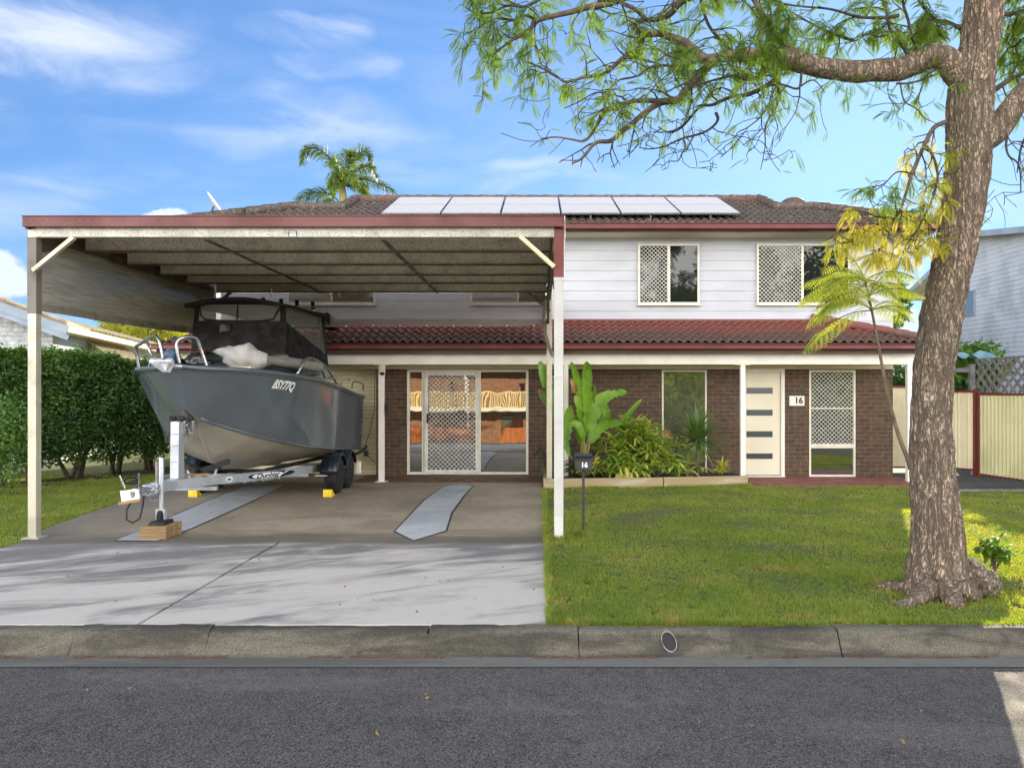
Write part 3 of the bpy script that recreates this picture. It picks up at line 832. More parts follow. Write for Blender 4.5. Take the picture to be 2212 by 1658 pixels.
# tall obscure window beside the garden bed
fr = MB(); rect_frame(fr, X(1429), X(1526), Z(1029), Z(799), HW-.01, HW+.05, .035)
f = fr.build('window', mat['frame'], house, bevel=.004)
p = MB(); p.box(X(1429)+.03, X(1526)-.03, HW+.02, HW+.03, Z(1029)+.03, Z(799)-.03); p.build('pane', mat['frost'], f)
# window right of the door
fr = MB(); rect_frame(fr, X(1747), X(1847), Z(1029), Z(799), HW-.01, HW+.05, .038)
fr.box(X(1747)+.04, X(1847)-.04, HW-.012, HW+.05, Z(967.5), Z(958)); fr.box(X(1747)+.04, X(1847)-.04, HW+.0, HW+.03, Z(883), Z(880))
f = fr.build('window', mat['frame'], house, bevel=.004)
p = MB(); p.box(X(1747)+.03, X(1847)-.03, HW+.03, HW+.04, Z(1029)+.03, Z(799)-.03); p.build('pane', mat['glass'], f)
s = MB(); diag(s, X(1747)+.04, X(1847)-.04, Z(958), Z(799)-.04, HW-.002, .088, .009); s.build('security_screen', mat['grille'], f)
# sliding door
fr = MB(); rect_frame(fr, X(879), X(1141), Z(1024.5), Z(798), HW-.02, HW+.06, .05)
fr.box(X(911), X(916), HW-.015, HW+.05, Z(1024)+.05, Z(798)-.05); fr.box(X(1034.5), X(1038), HW-.01, HW+.05, Z(1024)+.05, Z(798)-.05)
sd = fr.build('sliding_door', mat['frame'], house, bevel=.004)
p = MB(); p.box(X(884), X(912), HW+.03, HW+.04, Z(1021), Z(802)); p.build('pane', mat['glass'], sd)
p = MB(); p.box(X(1036), X(1139), HW+.032, HW+.042, Z(1021), Z(802)); p.build('pane', mat['glass'], sd)
p = MB(); p.box(X(916), X(1036), HW+.045, HW+.055, Z(1021), Z(802)); p.build('pane', mat['glass'], sd)
s = MB(); rect_frame(s, X(917), X(1035), Z(1021.5), Z(803), HW-.045, HW-.022, .075)
diag(s, X(917)+.075, X(1035)-.075, Z(1021.5)+.075, Z(803)-.075, HW-.036, .092, .0095)
sc = s.build('security_screen', mat['grille'], sd)
s = MB(); s.box(X(922), X(926), HW-.065, HW-.046, Z(913), Z(893)); s.build('handle', mat['ink'], sd, bevel=.004)
b = MB(); b.box(X(874), X(1143), HW-.06, HW+.06, -.05, Z(1026)); b.build('door_step', mat['brownfascia'], house)
# front door
fr = MB(); fr.box(X(1603), X(1610), HW-.02, HW+.08, 0, Z(797)); fr.box(X(1686), X(1694), HW-.02, HW+.08, 0, Z(797)); fr.box(X(1610), X(1686), HW-.02, HW+.08, Z(804), Z(797))
fr.box(X(1603), X(1694), HW-.05, HW-.022, .007, Z(1026.5))
fr.build('door_frame', mat['white'], house, bevel=.003)
d = MB()
zs = [Z(1025.5)] + [q for a, b_ in ((991, 979), (944, 931), (897.5, 884.6), (850, 837)) for q in (Z(a), Z(b_))] + [Z(804.5)]
xa, xb = X(1610.5), X(1685.5); la, lb = X(1612), X(1669)
d.box(xa, la, HW+.02, HW+.06, zs[0], zs[-1]); d.box(lb, xb, HW+.02, HW+.06, zs[0], zs[-1])
for i in range(0, len(zs), 2): d.box(la, lb, HW+.02, HW+.06, zs[i], zs[i+1])
dr = d.build('front_door', mat['door'], house)
for i in range(1, 9, 2):
    p = MB(); p.box(la, lb, HW+.034, HW+.044, zs[i], zs[i+1]); p.build('pane', mat['doorglass'], dr)
# roller door, set back in the garage opening
rl = MB(); n = 27
H_ = 2.21
for i in range(n):
    za, zb_ = .02 + H_*i/n, .02 + H_*(i+1)/n
    yy = 16.38
    V = []
    for k_ in range(5):
        t_ = k_/4; V += [(X(500), yy - .018*math.sin(math.pi*t_), za+(zb_-za)*t_), (X(813), yy - .018*math.sin(math.pi*t_), za+(zb_-za)*t_)]
    rl.add(V, [(k_*2, k_*2+1, k_*2+3, k_*2+2) for k_ in range(4)])
rl.box(X(500), X(813), 16.37, 16.42, .0, .03)
rdo = rl.build('roller_door', mat['roller'], house)
b = MB(); b.box(gx(786, 16.37), gx(796, 16.37), 16.335, 16.36, gz(985, 16.37), gz(972, 16.37)); b.build('handle', mat['dsteel'], rdo)
for x_ in (X(505)-.02, X(812)):
    b = MB(); b.box(x_, x_+.02, HW+.112, 16.5, 0, 2.3); b.build('door_track', mat['dsteel'], house)

# things fixed to the house
def solar(i, j):
    yb0, zb0 = 15.72, 0; sl_ = .4
    L0, L1 = 15.70 + j*1.06, 15.70 + j*1.06 + 1.03
    zf = lambda y: UZ + sl_*(y-UY) + .125
    xb0 = gx(822, 15.7); w = (gx(1600, 15.7) - xb0)/6
    x0 = xb0 + i*w + .012; x1 = x0 + w - .024
    lab = 'solar panel %s of the %s row on the upper roof' % (['at the left end', 'second from the left', 'third from the left', 'third from the right', 'second from the right', 'at the right end'][i], ['lower', 'upper'][j])
    t = thing('solar_panel', lab, 'solar panel', ((x0+x1)/2, (L0+L1)/2, zf((L0+L1)/2)), 'solar panels on the roof')
    nrm = Vector((0, -sl_, 1)).normalized()*.035
    A = [Vector((x0, L0, zf(L0))), Vector((x1, L0, zf(L0))), Vector((x1, L1, zf(L1))), Vector((x0, L1, zf(L1)))]
    f = MB(); f.prism(A, nrm); f.build('frame', mat['alub'], t)
    g_ = MB(); I = .012
    B = [A[0]+Vector((I, I, I*sl_)), A[1]+Vector((-I, I, I*sl_)), A[2]+Vector((-I, -I, -I*sl_)), A[3]+Vector((I, -I, -I*sl_))]
    g_.prism([p_+nrm*1.02 for p_ in B], nrm*.06); g_.build('cell_face', mat['solar'], t)
    if j == 0:
        m_ = MB(); xm = (x0+x1)/2; m_.bar((xm, L0+.05, zf(L0)-.13), (xm, L0+.05, zf(L0)), .03, .03, up=(0, 1, 0)); m_.build('foot', mat['dsteel'], t)
for i in range(6):
    for j in range(2): solar(i, j)
b = MB(); c = Vector((gx(1712, 17.6), 17.6, 5.86))
b.grid(lambda u_, v_: c + Vector((.30*math.cos(u_*2*math.pi)*math.cos(v_*math.pi/2)*(1.05), .3*math.sin(u_*2*math.pi)*math.cos(v_*math.pi/2), .27*math.sin(v_*math.pi/2)**.8)), 20, 6)
b.lathe([(.33, -.12), (.33, 0), (.29, .02)], c, n=20)
tag(b.build('roof_vent', mat['brownfascia'], smooth=True, auto=50), 'dark domed vent on the right shoulder of the upper roof', 'roof vent')
# dish
dc = px(464, 444, 16.2)
t = thing('satellite_dish', 'satellite dish seen nearly edge-on above the carport roof', 'satellite dish', (dc.x + .2, 16.2, 5.1))
b = MB(); ax = Vector((.80, .13, .55)).normalized(); s_ = ax.cross(Vector((0, 1, 0))).normalized(); q_ = ax.cross(s_)
b.grid(lambda u_, v_: dc + (s_*math.cos(u_*2*math.pi)*.30 + q_*math.sin(u_*2*math.pi)*.28)*v_ + ax*(.04*v_*v_), 28, 6)
b.grid(lambda u_, v_: dc - ax*.012 + (s_*math.cos(u_*2*math.pi)*.30 + q_*math.sin(u_*2*math.pi)*.28)*v_ + ax*(.04*v_*v_), 28, 6)
b.build('reflector', mat['white'], t, smooth=True)
b = MB(); b.tube([dc - ax*.03, dc + Vector((-.08, 0, -.14)), dc + Vector((-.02, 0, -.45))], .022, 8); b.build('mount', mat['dsteel'], t)
b = MB(); hc = px(522, 456, 16.2); b.box(hc.x-.10, hc.x-.02, 16.13, 16.27, hc.z-.03, hc.z+.04); b.box(hc.x+.01, hc.x+.08, 16.13, 16.27, hc.z-.025, hc.z+.045); b.build('feed_horn', mat['ink'], t)
b = MB(); b.tube([hc, hc+Vector((0, 0, -.12)), hc+Vector((-.1, 0, -.25)), dc+Vector((0, 0, -.45))], .014, 6); b.build('feed_arm', mat['dsteel'], t)
# number plate on the brickwork
b = MB(); xa, xb, za, zb_ = X(1704), X(1736.5), Z(876), Z(854.6)
t = thing('house_number_sign', 'white house number sign with black digits 16 between the door and window', 'sign', ((xa+xb)/2, HW, za))
b.box(xa, xb, HW-.016, HW-.001, za, zb_); b.build('plate', mat['white'], t, bevel=.003)
V, P = text_geo('16', .17, offset=.006)
b = MB(); b.add([((xa+xb)/2 + .035 + p_[0], HW-.0185, (za+zb_)/2 + p_[1]) for p_ in V], P); b.build('digits', mat['ink'], t, fix=False)
# sensor lamp on the left verandah post
t = thing('sensor_light', 'oval sensor light on top of the left verandah post', 'wall lamp', (gx(826, 15.0), VB-.05, gz(809, 15)))
b = MB(); b.prism([(gx(826, 15)+.055*math.cos(a), VB-.12, gz(797, 15)+ (.055*math.sin(a) + (.05 if math.sin(a) > 0 else -.05))) for a in [i*math.pi/10 for i in range(20)]], (0, .07, 0)); b.build('housing', mat['trim'], t, bevel=.01)
b = MB(); b.lathe([(.02, -.05), (.045, -.02), (.045, .01)], (gx(826, 15), VB-.1, gz(805, 15)), n=14); b.build('lens', mat['ink'], t, smooth=True)
# hose hook and key box on the post
b = MB(); xk = gx(833, 15.05); b.box(xk-.015, xk+.04, VB-.04, VB+.04, gz(893, 15.05), gz(872, 15.05)); b.bar((xk-.03, VB-.03, gz(895, 15.05)), (xk+.06, VB-.03, gz(895, 15.05)), .012, .012)
tag(b.build('hook', mat['ink']), 'small black hook fixed to the left verandah post', 'hook')
b = MB(); b.tube([(X(811), 15.84, 2.2), (X(810), 15.84, 1.4), (X(799), 15.84, .9), (X(789), 15.84, .62), (X(793), 15.84, .47), (X(803), 15.84, .37), (X(812), 15.84, .3)], .007, 6)
tag(b.build('cable', mat['rubber']), 'thin black cable hanging beside the roller door', 'cable')
# ------------------------------------------------------------------ carport
cp = thing('carport', 'tall open carport with maroon front fascia and steel posts over the boat', 'carport', (-2.9, 9.3, 0))
PF, PB = 9.33, 14.46
PZ = 3.592
for x_, y_ in ((-6.05, PF), (-6.07, PB), (.19, PB)):
    b = MB(); b.box(x_-.05, x_+.05, y_-.05, y_+.05, 0, PZ+.1); b.box(x_-.1, x_+.1, y_-.1, y_+.1, -.01, .012)
    b.build('post', mat['postst'], cp, bevel=.004)
b = MB(); b.box(-6.105, -5.995, PF-.055, PF+.055, gz(678, PF), gz(514, PF)); b.build('post_sleeve', M('grey_sleeve', C(112, 106, 96), C(98, 93, 84), .6, scale=3), cp, bevel=.004)
# front right post: pale boxed downpipe below, maroon sleeve above
b = MB(); b.box(.18, .29, PF-.055, PF+.055, -.02, gz(600, PF)); b.box(.175, .295, PF-.06, PF+.06, gz(608, PF), gz(600, PF)); b.box(.17, .30, PF-.062, PF+.062, gz(815, PF), gz(812, PF))
b.prism([(.18, PF-.055, .26), (.29, PF-.055, .26), (.28, PF-.10, .0), (.19, PF-.10, .0)], (0, .045, 0))
b.build('post', mat['postw'], cp, bevel=.004)
b = MB(); b.box(.175, .295, PF-.06, PF+.06, gz(600, PF)+.001, gz(489, PF)); b.build('post_sleeve', mat['redpost'], cp, bevel=.004)
b = MB(); b.tube([(.305, PF-.05, 3.84), (.31, PF-.05, 3.6), (.298, PF-.05, 3.45), (.304, PF-.05, 3.2), (.30, PF-.05, 3.1)], .006, 6); b.build('cable', mat['white'], cp)
# fascia with folded edges and rivets
FY = PF - .14
b = MB(); b.box(gx(48, FY), gx(1217, FY), FY, FY+.05, gz(489, FY), gz(467, FY)); b.box(gx(48, FY)-.006, gx(1217, FY)+.006, FY-.012, FY+.05, gz(467, FY)-.004, gz(465.5, FY)); b.box(gx(48, FY), gx(1217, FY), FY-.008, FY+.0, gz(489.5, FY), gz(487.5, FY))
b.box(gx(48, FY)-.001, gx(48, FY)+.04, FY+.051, PB+.3, 3.68, 3.8); b.box(gx(1217, FY)-.03, gx(1217, FY)+.001, FY+.051, PB+.3, 3.68, 3.8)
b.m = 1
n = 66
for i in range(n):
    x_ = gx(56, FY) + (gx(1212, FY)-gx(56, FY))*i/(n-1); zc = gz(475.5, FY)
    b.box(x_-.011, x_+.011, FY-.003, FY+.001, zc-.006, zc+.006)
b.build('fascia', [mat['red'], mat['redpost']], cp, bevel=.002)
b = MB(); b.box(-6.0, .18, PF-.06, PF-.02, PZ-.0, gz(490, PF)); b.box(-6.0, .18, PF-.06, PF+.02, PZ-.006, PZ); b.build('front_beam', mat['mouldw'], cp, bevel=.003)
# maker's plate on the beam
pl = px(632, 507.5, PF-.065)
b = MB(); b.box(pl.x-.047, pl.x+.047, PF-.066, PF-.061, PZ+.005, PZ+.062); b.m = 1
b.box(pl.x-.05, pl.x-.042, PF-.068, PF-.0615, PZ+.003, PZ+.064); b.box(pl.x+.042, pl.x+.05, PF-.068, PF-.0615, PZ+.003, PZ+.064); b.box(pl.x-.042, pl.x+.042, PF-.068, PF-.0615, PZ+.059, PZ+.064)
V, P = text_geo('TITAN', .032); b.add([(pl.x+v_[0], PF-.0675, PZ+.036+v_[1]) for v_ in V], P)
b.build('name_plate', [mat['white'], mat['ink']], cp, fix=False)
for y_ in (10.29, 11.34, 12.33, 13.28, 14.46):
    b = MB(); b.box(-6.0, .14, y_, y_+.012, PZ, 3.775); b.box(-6.0, .14, y_+.012, y_+.07, PZ, PZ+.012); b.m = 1; b.box(-6.0, .14, y_-.035, y_-.001, PZ-.014, PZ+.010)
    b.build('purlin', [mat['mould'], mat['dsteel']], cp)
b = MB(); NX = 180
def rib(u_, v_):
    x_ = gx(50, FY) + (gx(1215, FY)-gx(50, FY))*u_
    return (x_, FY+.06 + (PB+.35-FY-.06)*v_, 3.785 + .012*(1 if int(u_*NX) % 2 else -1))
b.grid(rib, NX, 8); b.build('roof_sheet', mat['mould'], cp)
for x_ in (-6.1, .19):
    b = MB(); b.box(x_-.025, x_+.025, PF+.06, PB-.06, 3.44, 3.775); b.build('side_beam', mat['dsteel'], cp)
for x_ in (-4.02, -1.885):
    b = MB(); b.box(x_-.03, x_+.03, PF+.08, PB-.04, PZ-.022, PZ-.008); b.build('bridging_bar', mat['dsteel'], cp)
def brace(p0, p1, m, w=.06): b = MB(); b.bar(p0, p1, w, .05); b.build('brace', m, cp, bevel=.004)
brace(px(160, 513, PF-.1), px(72, 585, PF-.1), mat['postst'])
brace(px(1122, 510, PF-.08), px(1197, 577, PF-.08), mat['trim'], .07)
brace(px(1137, 629, PB-.08), px(1188, 672, PB-.08), mat['dsteel'], .05)
brace(px(500, 629, PB-.08), px(458, 668, PB-.08), mat['dsteel'], .05)
b = MB(); b.bar(px(420, 620, 13.6), px(436, 655, 14.3), .05, .03); b.build('brace', mat['dsteel'], cp)
b = MB(); b.bar((.16, 13.2, 3.55), (.16, 14.3, 3.0), .05, .03); b.build('brace', mat['dsteel'], cp)

# shade cloths
rs = random.Random(5)
def side_cloth(u_, v_):
    d = 9.385 + (14.36-9.385)*u_
    zt = 3.585 - .03*math.sin(math.pi*u_) - 1.5*max(0, .11-u_)
    zbm = 2.72 + .07*u_ - .03*math.sin(math.pi*u_)
    z_ = zbm + (zt-zbm)*(1-v_)
    w = .045*mnoise.noise((d*1.1, v_*2.2, .3)) + .012*math.sin(v_*19 + 5*mnoise.noise((d*.9, v_, 8))) + .02*mnoise.noise((d*2.5 + v_*2, v_*6, 3.3))
    return (-6.0 + w*min(1, u_*12), d, z_)
b = MB(); b.grid(side_cloth, 110, 34)
sc_ob = tag(b.build('shade_cloth', mat['shade'], smooth=True), 'faded brown shade cloth hung along the left side of the carport', 'shade cloth')
b = MB(); b.grid(lambda u_, v_: Vector(side_cloth(u_, .88+.13*v_)) + Vector((.006, 0, 0)), 110, 4); b.build('hem', M('cloth_hem', C(128, 119, 104), C(112, 104, 92), .9, scale=5), sc_ob, smooth=True)
def rear_cloth(u_, v_):
    x_ = -5.95 + (.10+5.95)*u_
    zt, zb_ = PZ - .005, gz(705, PB) + .03*mnoise.noise((x_*.8, 0, 1)) + (.12*max(0, u_-.93)*8)
    return (x_, PB+.09 + .03*mnoise.noise((x_*1.4, v_*3, 7)), zt + (zb_-zt)*v_)
b = MB(); b.grid(rear_cloth, 90, 16)
t = tag(b.build('shade_screen', mat['screen'], smooth=True), 'see-through shade mesh hung across the back of the carport', 'shade cloth')
b = MB()
for i in range(12):
    x_ = -5.6 + i*.5; b.lathe([(.012, -.004), (.016, 0), (.012, .004)], (x_, PB+.07, gz(703, PB)), axis='y', n=8)
b.build('eyelets', mat['letter'], t)
# strap hanging by the right rear post
b = MB(); b.leaf([(.12, 14.2, 3.5), (.10, 14.25, 3.2), (.08, 14.3, 2.95), (.17, 14.36, 2.6), (.26, 14.38, 2.4)], [.04, .035, .03, .035, .03], up=(0, 1, 0))
tag(b.build('cloth_offcut', mat['dsteel'], smooth=True), 'loose end of shade cloth hanging by the right rear carport post', 'shade cloth')

# ------------------------------------------------------------------ boat trailer
TX = -4.7
tr = thing('boat_trailer', 'galvanised boat trailer with navy mudguards under the dark boat', 'trailer', (TX, 13.6, 0))
def rail_pts(s): return [(TX+s*.05, 9.55, .57), (TX+s*.10, 9.85, .57), (TX+s*.22, 10.15, .565), (TX+s*.42, 10.75, .54), (TX+s*.65, 11.7, .5), (TX+s*.80, 12.6, .465), (TX+s*.86, 13.3, .44), (TX+s*.87, 15.1, .43)]
for s in (1, -1):
    b = MB(); P_ = rail_pts(s)
    q = []
    for i, p in enumerate(P_):
        p = Vector(p); t_ = (Vector(P_[min(i+1, 7)]) - Vector(P_[max(i-1, 0)])); t_.z = 0; t_.normalize(); n_ = Vector((t_.y, -t_.x, 0))*.026
        q += [p-n_+Vector((0, 0, -.058)), p+n_+Vector((0, 0, -.058)), p+n_+Vector((0, 0, .058)), p-n_+Vector((0, 0, .058))]
    b.add(q, [(0,1,2,3), (31,30,29,28)] + [(i*4+k, (i+1)*4+k, (i+1)*4+(k+1)%4, i*4+(k+1)%4) for i in range(7) for k in range(4)])
    r_ = b.build('frame_rail', mat['galv'], tr, bevel=.006)
    if s == 1: rail = r_
b = MB(); b.box(TX-.05, TX+.05, 9.3, 10.2, .51, .63); b.build('drawbar', mat['galv'], tr, bevel=.008)
for y_, w_, z_ in ((10.5, .36, .42), (11.7, .65, .42), (13.0, .84, .33), (14.9, .86, .33)):
    b = MB(); b.box(TX-w_, TX+w_, y_-.03, y_+.03, z_, z_+.05); b.build('cross_member', mat['galv'], tr)
# decal on the near rail
def rail_at(d):
    P_ = rail_pts(1)
    for a, c_ in zip(P_[:-1], P_[1:]):
        if a[1] <= d <= c_[1]:
            k_ = (d-a[1])/(c_[1]-a[1]); return Vector(a).lerp(Vector(c_), k_), (Vector(c_)-Vector(a)).normalized()
def on_rail(u_, v_, d0, lift):
    """u along the rail (m), v up; lies on the outer face"""
    p, t_ = rail_at(d0 + u_); n_ = Vector((t_.y, -t_.x, 0)).normalized()
    return p + n_*(.026+lift) + Vector((0, 0, v_))
def ellipse(a, c_, n=36, sk=0): return [(a*math.cos(2*math.pi*i/n), c_*math.sin(2*math.pi*i/n)) for i in range(n)]
def decal(mb, poly, d0, lift):
    mb.poly([on_rail(u_, v_, d0, lift) for u_, v_ in poly])
DD = 11.78
def strip_decal(mb, outline, d0, lift, n=40):
    us = [p[0] for p in outline]; a, c_ = min(us), max(us)
    top, bot = [], []
    for i in range(n+1):
        u_ = a + (c_-a)*i/n; vs2 = []
        for p, q in zip(outline, outline[1:]+outline[:1]):
            if (p[0]-u_)*(q[0]-u_) <= 0 and abs(q[0]-p[0]) > 1e-9: vs2.append(p[1] + (q[1]-p[1])*(u_-p[0])/(q[0]-p[0]))
        if not vs2: vs2 = [0]
        top.append(on_rail(u_, max(vs2), d0, lift)); bot.append(on_rail(u_, min(vs2), d0, lift))
    mb.add(bot+top, [(i, i+1, n+2+i, n+1+i) for i in range(n)])
b = MB(); strip_decal(b, ellipse(.66, .052), DD, .003)
b.m = 1; strip_decal(b, [(u_-.14, v_) for u_, v_ in ellipse(.42, .042)], DD, .0045)
swo = [(.10, -.05), (.30, .0), (.52, .045), (.56, .052), (.36, .03), (.22, -.02), (.16, -.05)]
strip_decal(b, swo, DD, .0050)
b.m = 0; V, P = text_geo('Dunbier', .098, shear=.3, offset=.0022, spacing=.95)
b.add([on_rail(v_[0]*1.95-.16, v_[1]-.002, DD, .0062) for v_ in V], P)
b.build('decal', [mat['navy'], mat['letter']], rail, fix=False)
DS = 10.72
b = MB(); strip_decal(b, ellipse(.066, .036, 24), DS, .003, 16); b.m = 1
strip_decal(b, [(-.045, -.008), (-.03, .014), (0, .012), (.012, .02), (.03, .0), (.04, -.014), (.01, -.012), (-.03, -.018)], DS, .0046, 16)
b.build('sticker', [mat['letter'], M('sticker_blue', C(40, 70, 130))], rail, fix=False)
b = MB()
for i in range(5):
    p = on_rail(i*.22 - .4, -.07, 11.5, -.03); b.box(p.x-.012, p.x+.012, p.y-.012, p.y+.012, p.z-.012, p.z+.012)
b.bar(on_rail(-.45, -.063, 11.5, -.03), on_rail(.5, -.063, 11.5, -.03), .03, .008); b.build('cable_clip_strip', mat['galv'], rail)
# winch post
b = MB()
b.prism([(TX-.055, 10.02, .63), (TX-.055, 10.20, .63), (TX-.055, 10.16, 1.34), (TX-.055, 10.04, 1.36)], (.11, 0, 0))
for z_ in (.84, 1.05, 1.2): b.box(TX-.058, TX+.058, 10.015, 10.19, z_, z_+.006)
b.prism([(TX+.0, 10.16, 1.0), (TX+.0, 10.5, 1.28), (TX+.0, 10.5, 1.36), (TX+.0, 10.16, 1.12)], (.05, 0, 0))
b.build('winch_post', mat['galv'], tr, bevel=.006)
b = MB(); b.lathe([(.0, -.07), (.05, -.07), (.05, -.055), (.03, -.05), (.03, .05), (.05, .055), (.05, .07), (0, .07)], (TX+.02, 10.26, 1.30), axis='x', n=16)
b.box(TX+.06, TX+.075, 10.16, 10.36, 1.18, 1.36); b.box(TX-.07, TX-.055, 10.17, 10.36, 1.2, 1.36); b.tube([(TX+.08, 10.26, 1.3), (TX+.13, 10.2, 1.2), (TX+.16, 10.2, 1.2)], .012, 8)
b.build('winch', mat['chrome'], tr, smooth=True, auto=40)
b = MB()
for dx_ in (-.09, 0.02, .13): b.lathe([(.0, -.04), (.028, -.04), (.034, 0), (.028, .04), (0, .04)], (TX+dx_, 10.08+.1, 1.395), axis='x', n=12)
b.box(TX-.13, TX+.17, 10.16, 10.2, 1.375, 1.385); b.build('bow_stop', mat['rubber'], tr, smooth=True, auto=40)
# bow bunk pads
for s in (1, -1):
    b = MB(); b.bar((TX+s*.02, 10.78, .64), (TX+s*.36, 10.92, .78), .12, .07); b.build('bow_pad', mat['rubber'], tr, bevel=.01)
    b = MB(); b.bar((TX+s*.15, 10.85, .47), (TX+s*.2, 10.86, .68), .03, .03); b.build('pad_bracket', mat['galv'], tr)
    b = MB(); b.bar((TX+s*.55, 11.9, .55), (TX+s*.62, 15.0, .50), .1, .05); b.build('bunk', mat['rubber'], tr, bevel=.008)
b = MB(); b.box(TX-.06, TX+.32, 10.34, 10.42, .63, .655); b.build('step_plate', mat['timber'], tr)
# coupling
b = MB(); b.box(TX-.04, TX+.04, 9.05, 9.32, .54, .62); b.lathe([(.0, -.05), (.055, -.05), (.06, .02), (.035, .06), (0, .06)], (TX, 9.05, .57), n=14)
b.bar((TX+.02, 9.1, .62), (TX+.06, 9.02, .80), .02, .02); b.bar((TX-.1, 9.02, .62), (TX-.15, 8.99, .78), .02, .02); b.build('coupling', mat['chrome'], tr, bevel=.006)
b = MB(); b.prism([(TX-.13, 9.0, .46), (TX+.08, 9.0, .50), (TX+.06, 9.0, .62), (TX-.15, 9.0, .60)], (0, .03, 0)); b.build('plate_bracket', mat['white'], tr, bevel=.004)
b = MB(); b.bar((TX-.15, 8.97, .455), (TX+.10, 8.97, .50), .02, .03); b.build('bracket_edge', mat['timber'], tr)
rc = random.Random(2)
b = MB(); b.tube([(TX+.1+.05*math.sin(i*1.1)+rc.uniform(-.02, .02), 9.28+.05*math.cos(i*.9), .62-.028*i*.35+rc.uniform(-.02, .02)) for i in range(22)], .009, 6); b.tube([(TX+.06+.06*math.cos(i*.8), 9.3, .56+.05*math.sin(i*.8)) for i in range(9)], .008, 6); b.build('safety_chain', mat['chrome'], tr)
b = MB(); b.tube([(TX-.02, 9.04, .5), (TX-.07, 9.0, .38), (TX-.06, 8.98, .27), (TX+.01, 8.98, .235), (TX+.08, 9.0, .28), (TX+.09, 9.05, .42), (TX+.08, 9.1, .52)], .01, 8); b.build('cable', mat['rubber'], tr, smooth=True)
b = MB(); b.lathe([(.0, 0), (.055, 0), (.06, .03), (.02, .05), (0, .05)], (TX-.03, 9.08, .67), n=12); b.tube([(TX-.07+.07*math.cos(i*.6), 9.1+.03*math.sin(i), .70+.04*math.sin(i*.6)) for i in range(12)], .009, 6); b.build('plug_lead', mat['rubber'], tr)
# jockey wheel, clamped on the near side
JX, JY = TX+.16, 9.42
JX = gx(348.5, JY)
b = MB(); b.lathe([(0, .62), (.030, .62), (.030, .93), (.024, .95), (0, .95)], (JX, JY, 0), n=14); b.box(JX-.11, JX-.03, JY-.03, JY+.03, .53, .64); b.build('jockey_tube', mat['galv'], tr, smooth=True, auto=40)
b = MB(); b.lathe([(0, .30), (.024, .30), (.024, .66), (0, .66)], (JX, JY, 0), n=12)
b.box(JX-.05, JX+.05, JY-.03, JY+.03, .27, .33); b.box(JX-.055, JX-.04, JY-.035, JY+.035, .20, .33); b.box(JX+.04, JX+.055, JY-.035, JY+.035, .20, .33); b.build('jockey_leg', mat['galv'], tr, bevel=.003)
b = MB(); b.lathe([(0, -.034), (.06, -.034), (.085, -.02), (.085, .02), (.06, .034), (0, .034)], (JX+.0, JY, .235), axis='x', n=20); b.build('jockey_wheel', mat['rubber'], tr, smooth=True, auto=35)
b = MB(); b.tube([(JX-.055, JY, .64), (JX-.055, JY, .9)], .016, 8); b.build('jockey_handle', mat['chrome'], tr)
# wheels and mudguards
def wheel(x_, y_, s):
    T_ = .31; z_ = T_
    b = MB(); w = .105
    prof_ = [(.20, -w), (.27, -w), (.297, -w*.86), (.308, -w*.6)]
    for k_ in (-.45, -.15, .15, .45): prof_ += [(.310, (k_-.11)*w), (.302, (k_-.07)*w), (.302, (k_+.07)*w), (.310, (k_+.11)*w)]
    prof_ += [(.308, w*.6), (.297, w*.86), (.27, w), (.20, w)]
    b.lathe(prof_, (x_, y_, z_), axis='x', n=40)
    ty = b.build('wheel', mat['rubber'], tr, smooth=True, auto=35)
    r_ = MB(); o = s*w*.55
    r_.lathe([(0, o), (.05, o), (.06, o-s*.01), (.15, o-s*.03), (.19, o), (.20, o+s*.03), (.203, o+s*.03), (.203, o-s*.05), (0, o-s*.05)], (x_, y_, z_), axis='x', n=32)
    for k_ in range(5):
        a = k_*2*math.pi/5; r_.lathe([(0, o), (.012, o), (.012, o+s*.02), (0, o+s*.02)], (x_, y_+.09*math.cos(a), z_+.09*math.sin(a)), axis='x', n=8)
    r_.build('rim', mat['rimgrey'], ty, smooth=True, auto=35)
for s in (1, -1):
    for y_ in (13.42, 14.14):
        wheel(TX+s*1.17, y_, s)
        b = MB(); xa, xb = TX+s*1.02, TX+s*1.31
        A = [R(a) for a in range(8, 173, 11)]
        V = []
        for a in A:
            for x_, r_ in ((xa, .375), (xb-s*.02, .38), (xb, .36), (xb, .335)): V.append((x_, y_ - r_*math.cos(a)*.97, .31 + r_*math.sin(a)*1.02))
        b.add(V, [(i*4+k, i*4+k+1, i*4+k+5, i*4+k+4) for i in range(len(A)-1) for k in range(3)])
        f_ = b.build('mudguard', mat['navy'], tr, smooth=True, auto=45); sm = f_.modifiers.new('solid', 'SOLIDIFY'); sm.thickness = .006
    b = MB(); b.box(TX+s*1.05-.1, TX+s*1.05+.1, 13.02, 13.04, .335, .345); b.build('reflector', mat['letter'], tr)
    b = MB(); b.box(TX+s*1.30-.05, TX+s*1.30+.05, 14.62, 14.66, .20, .44); b.build('mud_flap', mat['white'], tr, bevel=.02)

for y_ in (13.42, 14.14):
    b = MB(); b.tube([(TX-1.05, y_, .31), (TX+1.05, y_, .31)], .03, 8); b.build('axle', mat['dsteel'], tr)
b = MB(); b.tube([(TX+1.2, 14.8, .55), (TX+1.32, 14.95, .62), (TX+1.38, 15.0, .70)], .03, 8); b.build('guide_post', mat['rubber'], tr)

